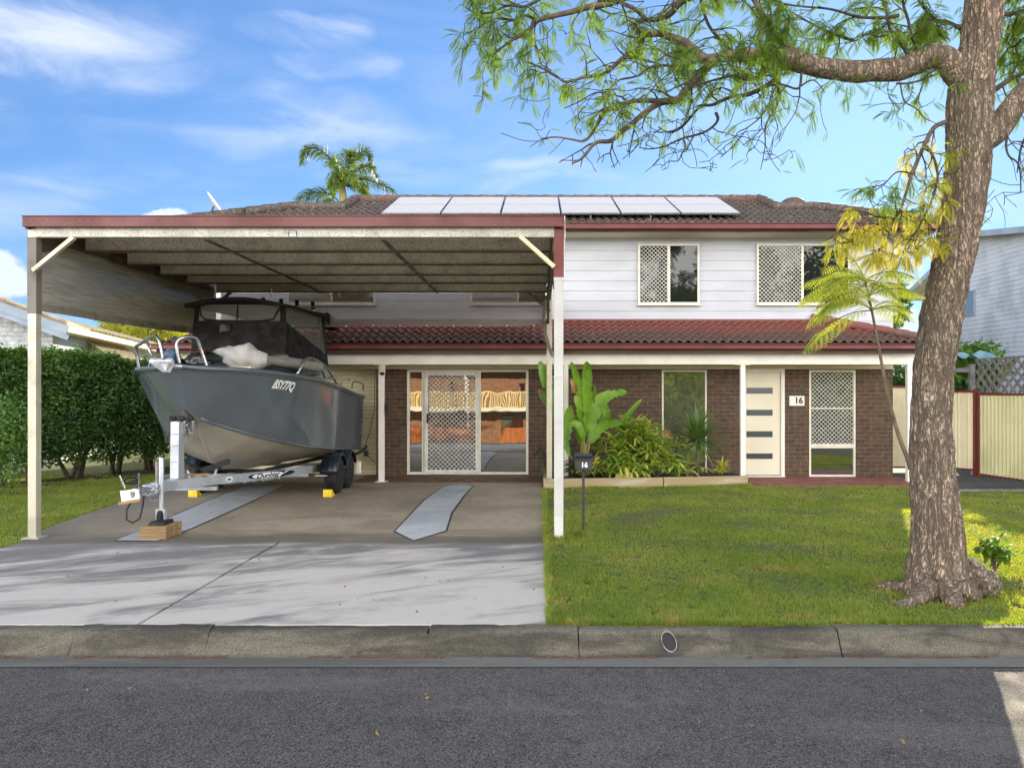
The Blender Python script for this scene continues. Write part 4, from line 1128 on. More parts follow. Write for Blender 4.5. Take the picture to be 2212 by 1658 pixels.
# chocks and blocks on the floor
def chock(x_, y_, lab):
    b = MB(); b.prism([(x_-.075, y_, 0), (x_-.075, y_+.22, 0), (x_-.075, y_+.02, .125), (x_-.075, y_, .12)][0:4], (.15, 0, 0))
    tag(b.build('wheel_chock', mat['yellow'], bevel=.004), lab, 'wheel chock', 'yellow wheel chocks')
chock(gx(710.5, 13.0), 12.90, 'yellow wheel chock against the near front trailer tyre')
chock(gx(421.5, 13.0), 12.90, 'yellow wheel chock against the far side trailer tyre, seen below the drawbar')
b = MB(); b.box(JX-.165, JX+.165, 9.19, 9.60, .002, .075); tag(b.build('timber_block', mat['timber'], bevel=.006), 'lower timber block on the concrete under the jockey wheel', 'timber block', 'timber blocks under the trailer')
b = MB(); b.box(JX-.155, JX+.16, 9.21, 9.62, .0765, .148); tag(b.build('timber_block', mat['timber'], bevel=.006), 'upper timber block stacked under the jockey wheel', 'timber block', 'timber blocks under the trailer')
b = MB(); b.prism([(JX-.10, 9.29, .149), (JX+.10, 9.29, .149), (JX+.085, 9.31, .19), (JX-.085, 9.31, .19)], (0, .24, 0)); tag(b.build('rubber_pad', mat['rubber'], bevel=.004), 'black rubber pad on the timber blocks under the jockey wheel', 'rubber pad')

# ------------------------------------------------------------------ boat
bt = thing('boat', 'dark slate aluminium fishing boat with black canopy and white letters BSY77Q on its side', 'boat', (TX, 12.3, .4))
BY = 10.0
S_  = [0, .1, .3, .5, 1.0, 1.6, 2.4, 3.6, 4.8, 5.6]
GB  = [.10, .30, .54, .72, 1.0, 1.15, 1.2, 1.2, 1.19, 1.18]         # gunwale half beam
GZ  = [2.07, 2.05, 2.045, 2.04, 2.005, 1.965, 1.93, 1.83, 1.70, 1.64]
CB  = [.02, .07, .15, .23, .58, .85, 1.0, 1.1, 1.13, 1.13]          # chine half beam
CZ  = [1.50, 1.44, 1.37, 1.31, 1.14, 1.0, .87, .745, .65, .61]
KZ_ = [1.49, 1.42, 1.28, 1.12, .78, .62, .54, .49, .46, .45]
def ip(tab, s): return float(np.interp(s, S_, tab))
def hull_pt(s, v_, side=1):
    """v 0 at the gunwale .. 1 at the chine"""
    gb, gz_, cb, cz = ip(GB, s), ip(GZ, s), ip(CB, s), ip(CZ, s)
    x_ = cb + (gb-cb)*((1-v_)**.85)
    stem = .34*max(0, 1-s/1.6)**1.5
    y_ = BY + s + stem*v_*.9
    return Vector((TX + side*x_, y_, gz_ + (cz-gz_)*v_))
NS, NV = 90, 12
# stations denser at the bow
SS = [5.6*(i/NS)**1.5 for i in range(NS+1)]
for side in (1, -1):
    b = MB(); b.grid(lambda u_, v_: hull_pt(SS[round(u_*NS)], v_, side), NS, NV)
    if side == 1: hb = b
    else:
        hb.add(b.v, b.f)
# stem plate and transom
hb.grid(lambda u_, v_: hull_pt(0, v_, 1).lerp(hull_pt(0, v_, -1), u_), 4, NV)
tp = [hull_pt(5.6, v_, 1) for v_ in (0, .25, .5, .75, 1)]; tm = [hull_pt(5.6, v_, -1) for v_ in (1, .75, .5, .25, 0)]
hb.poly(tp + tm)
hull = hb.build('hull', mat['hull'], bt, smooth=True, fix=True, auto=45)
bb = MB()
def keel_pt(s, w, side):
    p = hull_pt(s, 1, side); kz = ip(KZ_, s)
    x_ = p.x + (TX - p.x)*w
    return Vector((x_, p.y + .30*w*max(0, 1-s/1.2), p.z + (kz-p.z)*(w**.9) - .03*math.sin(math.pi*w)))
for side in (1, -1):
    bb.grid(lambda u_, v_: keel_pt(.0 + 5.6*u_**1.3, v_, side), 60, 8)
bb.poly([keel_pt(5.6, w, 1) for w in (0, .5, 1)] + [keel_pt(5.6, w, -1) for w in (.5, 0)])
bb.build('hull_bottom', mat['alu'], bt, smooth=True, auto=50)
b = MB(); b.tube([keel_pt(.0 + 5.6*(i/30)**1.3, 1, 1) for i in range(31)], [.012 if i < 2 else .022 for i in range(31)], 8); b.build('keel', mat['alu'], bt, smooth=True)
for side in (1, -1):
    b = MB(); b.tube([hull_pt(.25 + 5.35*(i/40), 1, side) + Vector((side*.008, 0, 0)) for i in range(41)], .022, 8); b.build('chine_rail', mat['hull'], bt, smooth=True)
    b = MB(); b.tube([hull_pt(SS[i], 0, side) + Vector((side*.01, -.01*(i == 0), .0)) for i in range(0, NS+1, 2)], .032, 8)
    b.tube([hull_pt(SS[i], .045, side) + Vector((side*.012, 0, 0)) for i in range(0, NS+1, 2)], .014, 6)
    b.build('gunwale', mat['hull'], bt, smooth=True)
b = MB(); b.tube([hull_pt(0, 0, -1)+Vector((-.03, -.02, 0)), hull_pt(0, 0, 1)+Vector((.03, -.02, 0))], .034, 8); b.build('bow_cap', mat['alub'], bt, smooth=True)
# deck
b = MB()
def deck(u_, v_):
    s = .03 + 2.0*u_; p = hull_pt(s, 0, 1); w = (p.x-TX)
    return (TX - w + 2*w*v_, BY + s, ip(GZ, s) - .02 + .05*math.sin(math.pi*v_))
b.grid(deck, 24, 10); b.build('foredeck', mat['hull'], bt, smooth=True)
b = MB(); b.box(TX-.9, TX+.9, BY+2.2, BY+5.5, 1.15, 1.18); b.build('floor', mat['alu'], bt)
# registration letters on the near side
V, P = text_geo('BSY77Q', .30, shear=.35, offset=.011, spacing=.96)
us = [v_[0] for v_ in V]; mid = (min(us)+max(us))/2
s0 = None
for k_ in range(400):
    s = 1.2 + k_*.01; p = hull_pt(s, .09, 1)
    if CX + p.x*F/p.y >= 612: s0 = s; break
# find the letters' span so that they run from x=588 to x=636 in the photograph
def s_at(xp, v_):
    for k_ in range(2000):
        s = .6 + k_*.003; p = hull_pt(s, v_, 1)
        if CX + p.x*F/p.y >= xp: return s
    return 3
sa, sb = s_at(589, .17), s_at(635, .17)
b = MB(); W_ = max(us)-min(us); vy = [v_[1] for v_ in V]; H_ = max(vy)-min(vy)
sub = []
def letter_pt(q):
    s = sa + (sb-sa)*(q[0]-min(us))/W_
    zt = ip(GZ, s); cz = ip(CZ, s)
    v_ = .09 + (1-(q[1]-min(vy))/H_)*(.155/ max(.3, (zt-cz)))*1.0
    p = hull_pt(s, v_, 1); e1 = hull_pt(s+.02, v_, 1)-p; e2 = hull_pt(s, v_+.02, 1)-p
    n_ = e1.cross(e2); n_.normalize()
    if n_.x < 0: n_ = -n_
    return p + n_*.006
b.add([letter_pt(q) for q in V], P); b.build('registration_letters', mat['letter'], hull, fix=False)
# small maker's decals at the stern
b = MB()
for v_, w_, h_ in ((.18, .07, .018), (.34, .03, .012), (.44, .10, .02), (.57, .045, .02), (.70, .04, .03)):
    s = 5.42; p = hull_pt(s, v_, 1) + Vector((.007, 0, 0)); b.box(p.x-.002, p.x+.002, p.y-w_, p.y+w_, p.z-h_, p.z+h_)
b.build('stern_decals', mat['chrome'], hull)
# bow rails
def tube_part(name, pts, r, m, parent=bt, res=6):
    P_ = [Vector(p) for p in pts]; out = []
    for i in range(len(P_)-1):
        p0 = P_[max(i-1, 0)]; p1 = P_[i]; p2 = P_[i+1]; p3 = P_[min(i+2, len(P_)-1)]
        for k_ in range(res):
            t_ = k_/res
            out.append(.5*((2*p1) + (p2-p0)*t_ + (2*p0-5*p1+4*p2-p3)*t_**2 + (3*p1-p0-3*p2+p3)*t_**3))
    out.append(P_[-1])
    b = MB(); b.tube(out, r, 10); return b.build(name, m, parent, smooth=True)
tube_part('bow_rail', [px(388, 787, 10.1), px(382, 746, 10.08), px(394.5, 729.5, 10.1), px(422, 730, 10.25), px(434, 755, 10.32), px(447, 792, 10.36)], .024, mat['alub'])
tube_part('bow_rail', [px(302, 797, 10.75), px(293, 753, 10.7), px(304, 742, 10.6), px(330, 725.5, 10.4), px(344, 735, 10.3), px(354, 782, 10.25)], .024, mat['alub'])
b = MB(); b.tube([px(316, 733, 10.5), px(332, 786, 10.5)], .02, 8); b.build('rail_post', mat['alub'], bt, smooth=True)
tube_part('side_rail', [px(642, 808, 11.5), px(660, 776, 11.7), px(682, 777, 12.4), px(706, 795, 13.0), px(727, 828, 13.6)], .02, mat['alub'])
b = MB(); b.tube([px(692, 784, 12.6), px(701, 816, 12.8)], .018, 8); b.build('rail_post', mat['alub'], bt, smooth=True)
tube_part('side_rail', [(TX-1.1, 11.5, 2.0), (TX-1.08, 11.7, 2.24), (TX-1.08, 12.4, 2.26), (TX-1.1, 13.0, 2.15), (TX-1.12, 13.6, 1.9)], .02, mat['alub'])
tube_part('stern_rail', [px(760, 838, 14.8), px(764, 824, 14.8), px(783, 829, 15.1), px(784, 842, 15.2)], .014, mat['dsteel'])
b = MB(); b.tube([px(735, 830, 14.0), px(748, 822, 14.1), px(757, 820, 14.2)], .02, 8); b.build('rod_holder', mat['alub'], bt, smooth=True)
# cuddy cabin
b = MB()
def cuddy(u_, v_):
    y_ = 11.35 + 1.1*u_; a = math.pi*v_
    w = .62 + .3*u_; h = .10 + .30*u_**.8
    return (TX + w*math.cos(a)*(1-.12*math.sin(a)), y_, 1.98 + h*math.sin(a)**.7)
b.grid(cuddy, 14, 18); b.build('cabin', mat['hull'], bt, smooth=True)
for s in (1, -1):
    b = MB(); b.grid(lambda u_, v_: (TX + s*(1.0 - .1*v_), 12.0 + 1.9*u_, 1.96 + .32*v_*(1-.35*u_)), 6, 3); b.build('cabin_side', mat['hull'], bt, smooth=True)
    b = MB(); b.grid(lambda u_, v_: (TX + s*(1.006 - .07*v_ - .02), 12.15 + 1.5*u_, 2.0 + .2*v_*(1-.3*u_)), 6, 3); b.build('side_window', mat['glass'], bt, smooth=True)
# hard top, curtains and clears
CW = .72; CF, CR = 12.25, 14.45
def top(u_, v_):
    x_ = TX - CW - .07 + 2*(CW+.07)*v_; y_ = CF - .22 + (CR-CF+.22)*u_
    return (x_, y_, 3.10 + .11*math.sin(math.pi*v_) + .02*math.sin(math.pi*u_) + .03*u_)
b = MB(); b.grid(top, 10, 12); cn = b.build('canopy', mat['black'], bt, smooth=True); sm = cn.modifiers.new('solid', 'SOLIDIFY'); sm.thickness = .05
b = MB(); b.grid(lambda u_, v_: (TX-CW-.05+2*(CW+.05)*v_, CR + .75*u_, 3.19 + .085*math.sin(math.pi*v_)*(1-u_*.5) - .10*u_ - .16*u_*u_), 6, 10)
b.build('rear_awning', mat['black'], bt, smooth=True)
for s in (1, -1):
    b = MB(); b.prism([(TX+s*(CW+.06), CR-.15, 3.21), (TX+s*(CW+.06), CR+.35, 3.17), (TX+s*(CW+.06), CR+.78, 2.92), (TX+s*(CW+.06), CR+.25, 2.97), (TX+s*(CW+.06), CR-.1, 3.02)], (s*.012, 0, 0)); b.build('awning_flap', mat['black'], bt)
# front curtain: frame of canvas with a wide clear window
def fr_pt(xn, z_):    # xn -1..1
    bow = .14*(1-xn*xn)
    return Vector((TX + xn*(CW + .03*(3.07-z_)), CF - bow - .12*(3.1-z_), z_))
b = MB()
b.grid(lambda u_, v_: fr_pt(-1 + 2*u_, 2.852 - .51*v_) + Vector((0, -.004, 0)), 40, 6)           # lower curtain
cur = b.build('front_curtain', mat['black'], bt, smooth=True)
for x0_, w_ in ((-1, .13), (.88, .12)):
    b = MB(); b.grid(lambda u_, v_: fr_pt(x0_ + w_*u_, 3.10 - .28*v_), 5, 4); b.build('curtain_corner', mat['black'], cur, smooth=True)
clear = NT('clear_vinyl'); clear.set((.6, .58, .52, 1), .06, 0, 1.5); clear.put(clear.b.inputs['Alpha'], .22); clear = clear.mat
b = MB(); b.grid(lambda u_, v_: fr_pt(-.87 + 1.75*u_, 3.10 - .30*v_), 16, 4); b.build('clear_panel', clear, cur, smooth=True)
b = MB(); b.tube([fr_pt(.02, 3.1)+Vector((0, -.01, 0)), fr_pt(.02, 2.84)+Vector((0, -.01, 0))], .012, 6); b.tube([fr_pt(-.86, 3.08)+Vector((0, -.01, 0)), fr_pt(-.82, 2.94)+Vector((0, -.01, 0)), fr_pt(-.7, 2.87)+Vector((0, -.01, 0)), fr_pt(-.4, 2.85)+Vector((0, -.01, 0)), fr_pt(.5, 2.845)+Vector((0, -.01, 0)), fr_pt(.76, 2.88)+Vector((0, -.01, 0)), fr_pt(.88, 3.06)+Vector((0, -.01, 0))], .014, 6); b.build('curtain_hem', mat['black'], cur)
b = MB(); b.grid(lambda u_, v_: fr_pt(-.35 + .75*u_, 2.79 - (.12-.07*u_)*v_) + Vector((0, -.012, 0)), 10, 3); b.build('lower_window', mat['glass'], cur, smooth=True)
for s in (1, -1):
    # side: clear upper panel, canvas below, dark corner post
    P1 = fr_pt(s, 3.10); P2 = Vector((TX+s*CW, CR-.25, 3.12)); P3 = Vector((TX+s*(CW+.13), CR-.45, 2.42)); P4 = fr_pt(s, 2.80)
    b = MB(); b.grid(lambda u_, v_: P1.lerp(P2, u_).lerp(P4.lerp(P3, u_), v_), 8, 6); b.build('side_clear', clear, bt, smooth=True)
    b = MB(); b.add([fr_pt(s, 2.84), P3, (TX+s*(CW+.2), CR-.4, 2.05), (TX+s*(CW+.2), CF-.05, 2.15), fr_pt(s, 2.34)], [(0,1,2,3,4)]); b.build('side_curtain', mat['black'], bt)
    b = MB(); b.prism([Vector((TX+s*CW, CR-.28, 3.14)), Vector((TX+s*CW, CR-.05, 3.14)), Vector((TX+s*(CW+.14), CR-.2, 2.0)), Vector((TX+s*(CW+.14), CR-.42, 2.0))], (-s*.05, 0, 0)); b.build('canopy_leg', mat['black'], bt)
for xp, yp, d in ((568, 650, 13.4), (607, 652, 13.8), (641, 655, 14.2), (675, 658, 14.5)):
    p = px(xp, yp, d); b = MB(); b.lathe([(0, -.12), (.024, -.12), (.036, -.06), (.036, .05), (.026, .058), (0, .058)], p, n=10); b.build('rod_holder', mat['rubber'], bt, smooth=True, auto=40)
b = MB(); p = px(585.5, 650, 13.3); b.tube([p+Vector((0, 0, -.08)), p, p+Vector((.005, 0, .22))], .009, 6); b.lathe([(0, .2), (.025, .2), (.03, .22), (0, .23)], p, n=10); b.build('aerial', mat['chrome'], bt)
b = MB(); b.tube([px(640, 663, 13.6), px(668, 661, 14.3), px(690, 667, 14.4), px(672, 672, 13.9)], .016, 6); b.build('hand_rail', mat['trim'], bt)

# loose gear on the boat
t = thing('anchor', 'pale galvanised plough anchor hanging over the bow', 'anchor', px(345, 790, 9.7))
A_ = lambda cx, cy, d: px(276.4+.10935*cx, 708.3+.10935*cy, d)
b = MB(); b.add([A_(400, 670, 9.76), A_(450, 590, 9.84), A_(880, 590, 9.82), A_(920, 690, 9.76), A_(840, 880, 9.69), A_(700, 882, 9.67), A_(510, 750, 9.72), A_(660, 700, 9.60), A_(790, 700, 9.64), A_(740, 860, 9.62)],
       [(0,1,7,6), (1,2,8,7), (2,3,8), (3,4,9,8), (6,7,9,5), (7,8,9), (4,5,9)]); f_ = b.build('fluke', M('anchor_metal', C(196, 198, 204), C(176, 178, 184), .5, .3, scale=12), t, smooth=False); sm = f_.modifiers.new('solid', 'SOLIDIFY'); sm.thickness = .012
b = MB(); b.bar(A_(440, 655, 9.74), A_(870, 652, 9.74), .03, .02); b.bar(A_(700, 640, 9.74), A_(800, 500, 10.19), .03, .03); b.build('shank', mat['alub'], t)
b = MB()
c_ = A_(850, 570, 10.14); rr = random.Random(9)
b.grid(lambda u_, v_: c_ + Vector((.085*math.cos(u_*6.283)*math.sin(v_*3.1416), .12*math.sin(u_*6.283)*math.sin(v_*3.1416), .11*math.cos(v_*3.1416)))*(1+.15*mnoise.noise((u_*5, v_*5, 1))), 18, 12)
tag(b.build('winch_cover', M('blue_wrap', C(58, 82, 108), C(96, 120, 148), .7, scale=14, bump=.5, bscale=20, bdist=.02), smooth=True), 'blue wrapped anchor winch behind the anchor', 'winch')
c_ = px(522, 771, 10.95)
def mcov(u_, v_):
    a = u_*2*math.pi; k_ = v_*2-1
    x_ = .325*k_; r_ = .155*(1-abs(k_)**3*.55)
    fold = 1 + .20*mnoise.noise((k_*3.5, math.cos(a)*1.5, math.sin(a)*1.5)) + .13*abs(mnoise.noise((k_*9, math.cos(a)*2, math.sin(a)*2))) - .10*abs(mnoise.noise((k_*5+3, math.cos(a)*4, math.sin(a)*4)))
    z_ = r_*math.sin(a)*fold + .05*math.exp(-((k_-.25)/.25)**2)*max(0, math.sin(a)) - .03*k_
    return c_ + Vector((x_, r_*1.1*math.cos(a)*fold + .15*k_, z_ - .01))
b = MB(); b.grid(mcov, 36, 28)
tag(b.build('motor_cover', mat['cover'], smooth=True), 'crumpled pale grey cover over an electric motor on the foredeck', 'cover')
b = MB(); b.tube([px(560, 775, 11.1), px(600, 780, 11.35), px(650, 786, 11.7), px(690, 792, 12.1)], [.07, .075, .08, .075], 12)
tag(b.build('motor_shaft', M('shaft_grey', C(128, 126, 120), C(112, 110, 104), .5, scale=5), smooth=True, auto=60), 'long grey covered motor shaft lying aft from the pale cover', 'motor shaft')
b = MB(); b.box(px(500, 793, 10.7).x, px(548, 793, 10.7).x, 10.6, 10.8, px(500, 797, 10.7).z, px(500, 792, 10.7).z); tag(b.build('mounting_board', mat['trim']), 'thin cream board under the motor cover', 'board')
rr = random.Random(4)
def pile(name, m, x0, x1, y0_, y1_, n, r_, lab, cat):
    b = MB(); P_ = []
    p = px((x0+x1)/2, (y0_+y1_)/2, 10.6)
    for i in range(n):
        q = px(rr.uniform(x0, x1), rr.uniform(y0_, y1_), rr.uniform(10.35, 10.9)); P_.append(p.lerp(q, .6)); p = P_[-1]
    b.tube(P_, r_, 6); tag(b.build(name, m, smooth=True), lab, cat)
pile('rope', M('red_rope', C(120, 62, 54), C(70, 52, 46), .9, scale=40), 398, 470, 752, 764, 40, .011, 'reddish rope tangled above the foredeck', 'rope')
pile('rope', M('grey_rope', C(160, 158, 154), C(84, 84, 86), .9, scale=30), 392, 462, 768, 786, 60, .013, 'grey and white rope heaped on the foredeck', 'rope')
b = MB(); c2 = px(440, 774, 10.7)
b.grid(lambda u_, v_: c2 + Vector((.26*math.cos(u_*6.283)*math.sin(v_*3.1416), .14*math.sin(u_*6.283)*math.sin(v_*3.1416), .085*math.cos(v_*3.1416)))*(1+.2*mnoise.noise((u_*6, v_*4, 2))), 24, 12)
tag(b.build('gear_bag', M('dark_green_bag', C(28, 40, 42), C(20, 28, 32), .7, scale=10, bump=.4, bscale=14, bdist=.02), smooth=True), 'dark gear bag lying among ropes on the foredeck', 'bag')
# ------------------------------------------------------------------ vegetation helpers
def cards(mb, P, L, Wd, rng, flat=0.0):
    """small kite leaves at the points P with random orientation"""
    n = len(P)
    d = rng.normal(size=(n, 3)); d[:, 2] -= flat; d /= np.linalg.norm(d, axis=1)[:, None]
    r = rng.normal(size=(n, 3)); s = np.cross(d, r); s /= np.linalg.norm(s, axis=1)[:, None]
    l = L * rng.uniform(.7, 1.3, n)[:, None]; w = Wd * rng.uniform(.7, 1.3, n)[:, None]
    nn = np.cross(s, d)
    V = np.stack([P, P + d*l*.45 + s*w + nn*w*.4, P + d*l, P + d*l*.45 - s*w + nn*w*.4], axis=1).reshape(-1, 3)
    o = len(mb.v)
    mb.v.extend(map(tuple, V)); mb.f.extend([(o+4*i, o+4*i+1, o+4*i+2, o+4*i+3) for i in range(n)]); mb.mi.extend([mb.m]*n)
def frond(mb, p0, d, L, rnd, n=9, pl=.28, droop=.5, wid=.11):
    """feathery pinnate leaf"""
    p = Vector(p0); d = Vector(d).normalized(); st = L/n
    side = d.cross(Vector((0, 0, 1)))
    if side.length < .1: side = Vector((1, 0, 0))
    side.normalize(); side = (side + Vector((rnd.uniform(-.4, .4), rnd.uniform(-.4, .4), rnd.uniform(-.3, .3)))).normalized()
    for i in range(n):
        q = p + d*st
        pr = math.sin(math.pi*(.12 + .8*(i+.5)/n))
        l = L*pl*pr
        for sg in (1, -1):
            dd = (side*sg + d*.55 + Vector((0, 0, -.35))).normalized()
            e = q + dd*l; w = d*(l*wid)
            m_ = q + dd*l*.5 + Vector((0, 0, .08*l))
            mb.add([q, m_ - w, e, m_ + w], [(0, 1, 2, 3)])
        p = q; d = (d + Vector((0, 0, -droop/n))).normalized()
def frond2(mb, stm, p0, d, L, rnd, n=11, pl=.34, droop=.7):
    """twice pinnate leaf"""
    p = Vector(p0); d = Vector(d).normalized(); st = L/n; P_ = [p.copy()]
    side = d.cross(Vector((0, 0, 1)))
    if side.length < .1: side = Vector((1, 0, 0))
    side.normalize()
    for i in range(n):
        p = p + d*st; P_.append(p.copy())
        l = L*pl*math.sin(math.pi*(.15 + .8*(i+.5)/n))
        for sg in (1, -1):
            frond(mb, p, side*sg + d*.6 + Vector((0, 0, -.25)), l, rnd, 8, .24, .6, .2)
        d = (d + Vector((0, 0, -droop/n))).normalized()
    stm.tube(P_, [.004]*len(P_), 4)
def spline(pts, res=6):
    P_ = [Vector(p) for p in pts]; out = []
    for i in range(len(P_)-1):
        p0 = P_[max(i-1, 0)]; p1 = P_[i]; p2 = P_[i+1]; p3 = P_[min(i+2, len(P_)-1)]
        for k_ in range(res):
            t_ = k_/res
            out.append(.5*((2*p1) + (p2-p0)*t_ + (2*p0-5*p1+4*p2-p3)*t_**2 + (3*p1-p0-3*p2+p3)*t_**3))
    out.append(P_[-1]); return out

# ------------------------------------------------------------------ the street tree
TD = 6.84
tree = thing('jacaranda_tree', 'large leaning jacaranda street tree with rough bark on the lawn at right', 'tree', (gx(2030, TD), TD, 0))
prof_t = [(1300, 2034, 150), (1262, 2030, 142), (1225, 2026, 130), (1190, 2025, 121), (1150, 2025, 114), (1090, 2021, 106), (1023, 2012, 97), (910, 2009, 86), (797, 2016, 86), (684, 2033, 90), (571, 2056, 88),
          (458, 2078, 92), (345, 2091, 95), (292, 2091, 97), (230, 2094, 100), (188, 2096, 98), (140, 2108, 88), (83, 2118, 82), (0, 2125, 82), (-90, 2136, 78), (-200, 2150, 72), (-320, 2160, 60)]
ty_ = [p[0] for p in prof_t][::-1]; tx_ = [p[1] for p in prof_t][::-1]; tw_ = [p[2] for p in prof_t][::-1]
def trunk_pt(u_, v_):
    y_ = 1300 - v_*1620
    xc = np.interp(y_, ty_, tx_); w = np.interp(y_, ty_, tw_)/2*.93
    a = u_*2*math.pi; z_ = gz(y_, TD); r_ = w*TD/F
    c_, s_ = math.cos(a), math.sin(a)
    fl = max(0, (y_-1150)/150)
    r_ *= 1 + .05*mnoise.noise((c_*1.5, s_*1.5, z_*1.2)) + fl*.35*(.5+.5*math.sin(a*4+1.0))*fl
    pq = Vector((c_*3.2, s_*3.2, z_*2.6)); k_ = mnoise.noise(pq*2.4)
    pl_ = mnoise.noise(Vector((c_*9, s_*9, z_*7)))
    r_ += .010*k_ + .012*max(-.3, pl_) + .006*mnoise.noise(Vector((c_*22, s_*22, z_*20)))
    return (gx(xc, TD) + r_*c_, TD + r_*s_, z_)
b = MB(); b.grid(trunk_pt, 130, 560)
trunk = b.build('trunk', mat['bark'], tree, smooth=True, fix=True)
def lump(c_, rx, ry, rz, seed, name='root'):
    b = MB()
    def fn(u_, v_):
        a, t_ = u_*2*math.pi, v_*math.pi
        q = Vector((math.cos(a)*math.sin(t_), math.sin(a)*math.sin(t_), math.cos(t_)))
        k_ = 1 + .22*mnoise.noise(q*1.8 + Vector((seed, 0, 0))) + .09*mnoise.noise(q*6) + .05*mnoise.noise(q*14)
        return Vector(c_) + Vector((q.x*rx, q.y*ry, q.z*rz))*k_
    b.grid(fn, 60, 40); return b.build(name, mat['bark'], tree, smooth=True)
p = px(2100, 1245, 6.75); lump((p.x, 6.75, .10), .20, .2, .17, 1)
p = px(2062, 1262, 6.6); lump((p.x, 6.62, .06), .2, .16, .14, 4)
def root(pts, rad):
    b = MB(); P_ = spline(pts, 8); n = len(P_)
    b.tube([q + Vector((0, 0, .012*mnoise.noise(q*9))) for q in P_], [rad*(1-.75*i/(n-1))*(1+.2*mnoise.noise(P_[i]*7)) for i in range(n)], 12)
    b.build('root', mat['bark'], tree, smooth=True)
root([(gx(1995, 6.75), 6.75, .10), (gx(1960, 6.85), 6.85, .03), (gx(1925, 6.9), 6.95, .0), (gx(1885, 7), 7.0, -.015)], .09)
root([(gx(2010, 6.6), 6.62, .08), (gx(1985, 6.5), 6.5, .03), (gx(1955, 6.42), 6.42, .0), (gx(1930, 6.4), 6.4, -.02)], .09)
root([(gx(2050, 6.55), 6.55, .06), (gx(2060, 6.4), 6.38, .01), (gx(2075, 6.3), 6.28, -.03)], .10)

rt = random.Random(11)
wood = MB(); leafy = MB(); leafysun = MB(); twigs = MB()
def dens(x, y):
    if y > 300: return .02
    d = .5
    if x > 1460 and y < 150: d = 1.5
    elif x < 1300: d = .95 if y < 190 else .6
    if y > 210: d = min(d, .42)
    if y > 260: d = .14
    return d
def to_px(p): return CX + p.x*F/p.y, CY - (p.z-HC)*F/p.y
def twig(p, d, L, r_, depth=0, kind=0, leaf=1.0):
    n = max(3, int(L/.07)); P_ = [Vector(p)]; d = Vector(d).normalized()
    for i in range(n):
        d = (d + Vector((rt.gauss(0, .32), rt.gauss(0, .30), rt.gauss(-.05, .30)))).normalized()
        q_ = P_[-1] + d*(L/n)
        if kind == 0 and q_.y > 1:
            xq, yq = to_px(q_)
            if xq < 985 or (yq > 372 and xq < 1730) or (yq > 250 + (xq-985)*.5 and xq < 1230): break
        P_.append(q_)
        if depth < 2 and rt.random() < (.34 if depth == 0 else .22):
            dd = (d*.5 + Vector((rt.gauss(0, .8), rt.gauss(0, .6), rt.gauss(-.15, .7)))).normalized()
            twig(P_[-1], dd, L*rt.uniform(.35, .65), r_*.6, depth+1, kind, leaf)
        x, y = to_px(P_[-1])
        k_ = dens(x, y)*leaf if kind == 0 else .8*leaf
        for _ in range(3):
            if rt.random() < k_*.5:
                dd = (d*.5 + Vector((rt.gauss(0, .8), rt.gauss(0, .8), rt.gauss(-.45, .5)))).normalized()
                frond(leafy if kind == 0 else leafysun, P_[-1], dd, rt.uniform(.10, .20), rt, 12, .26, rt.uniform(.5, 1.1), .17)
    if len(P_) < 2: return
    m = len(P_); twigs.tube(P_, [max(.003, r_*(1-.75*i/(m-1))) for i in range(m)], 4, cap=False)
def limb(pts, r0, r1, d0, d1, tw=.13, kind=0, leaf=1.0, Lr=(.22, .6)):
    """pts: photograph pixels; depth runs from d0 to d1"""
    m = len(pts); P_ = spline([px(x, y, d0 + (d1-d0)*i/(m-1)) for i, (x, y) in enumerate(pts)], 6)
    P_ = [q + Vector((.010*mnoise.noise(q*4), 0, .014*mnoise.noise(q*4+Vector((9, 0, 0))))) for q in P_]
    n = len(P_); R_ = [r0 + (r1-r0)*i/(n-1) for i in range(n)]
    (wood if r0 > .02 else twigs).tube(P_, R_, 10 if r0 > .02 else 6)
    acc = 0
    for i in range(1, n):
        sgm = P_[i]-P_[i-1]; acc += sgm.length
        while acc > tw:
            acc -= tw
            t_ = sgm.normalized()
            dd = (t_*rt.uniform(.1, .9) + Vector((rt.gauss(0, .6), rt.gauss(0, .7), rt.gauss(-.1, .75)))).normalized()
            twig(P_[i], dd, rt.uniform(*Lr), min(.009, R_[i]*.6), 0, kind, leaf)
c3 = lambda L: [(979+.2864*x, .2864*y) for x, y in L]
c4 = lambda L: [(1577.9+.4168*x, .4168*y) for x, y in L]
# the great horizontal limb
mainb = MB()
P_ = spline([px(x, y, d) for x, y, d in ((2104, 250, 6.84), (2078, 176, 6.83), (2046, 134, 6.8), (2008, 122, 6.78), (1972, 138, 6.76), (1932, 152, 6.74), (1880, 153, 6.7), (1830, 153, 6.66), (1780, 147, 6.62), (1736, 138, 6.6), (1690, 126, 6.58), (1630, 121, 6.55), (1578, 122, 6.52))], 8)
n_ = len(P_); Rl = np.interp(np.linspace(0, 1, n_), [0, .1, .2, .35, .6, .8, 1], [.10, .12, .105, .10, .088, .085, .05])
mainb.tube([q + Vector((0, 0, .012*mnoise.noise(q*5))) for q in P_], [float(r_)*(1+.09*mnoise.noise(P_[i]*6)) for i, r_ in enumerate(Rl)], 20)
mainb.build('limb', mat['bark'], tree, smooth=True)
b = MB(); P_ = spline([px(2120, 300, 6.84), px(2150, 282, 6.82), px(2185, 235, 6.78), px(2215, 195, 6.74), px(2270, 140, 6.7), px(2340, 60, 6.6)], 8)
b.tube(P_, [.13-.07*i/(len(P_)-1) for i in range(len(P_))], 18); b.build('limb', mat['bark'], tree, smooth=True)
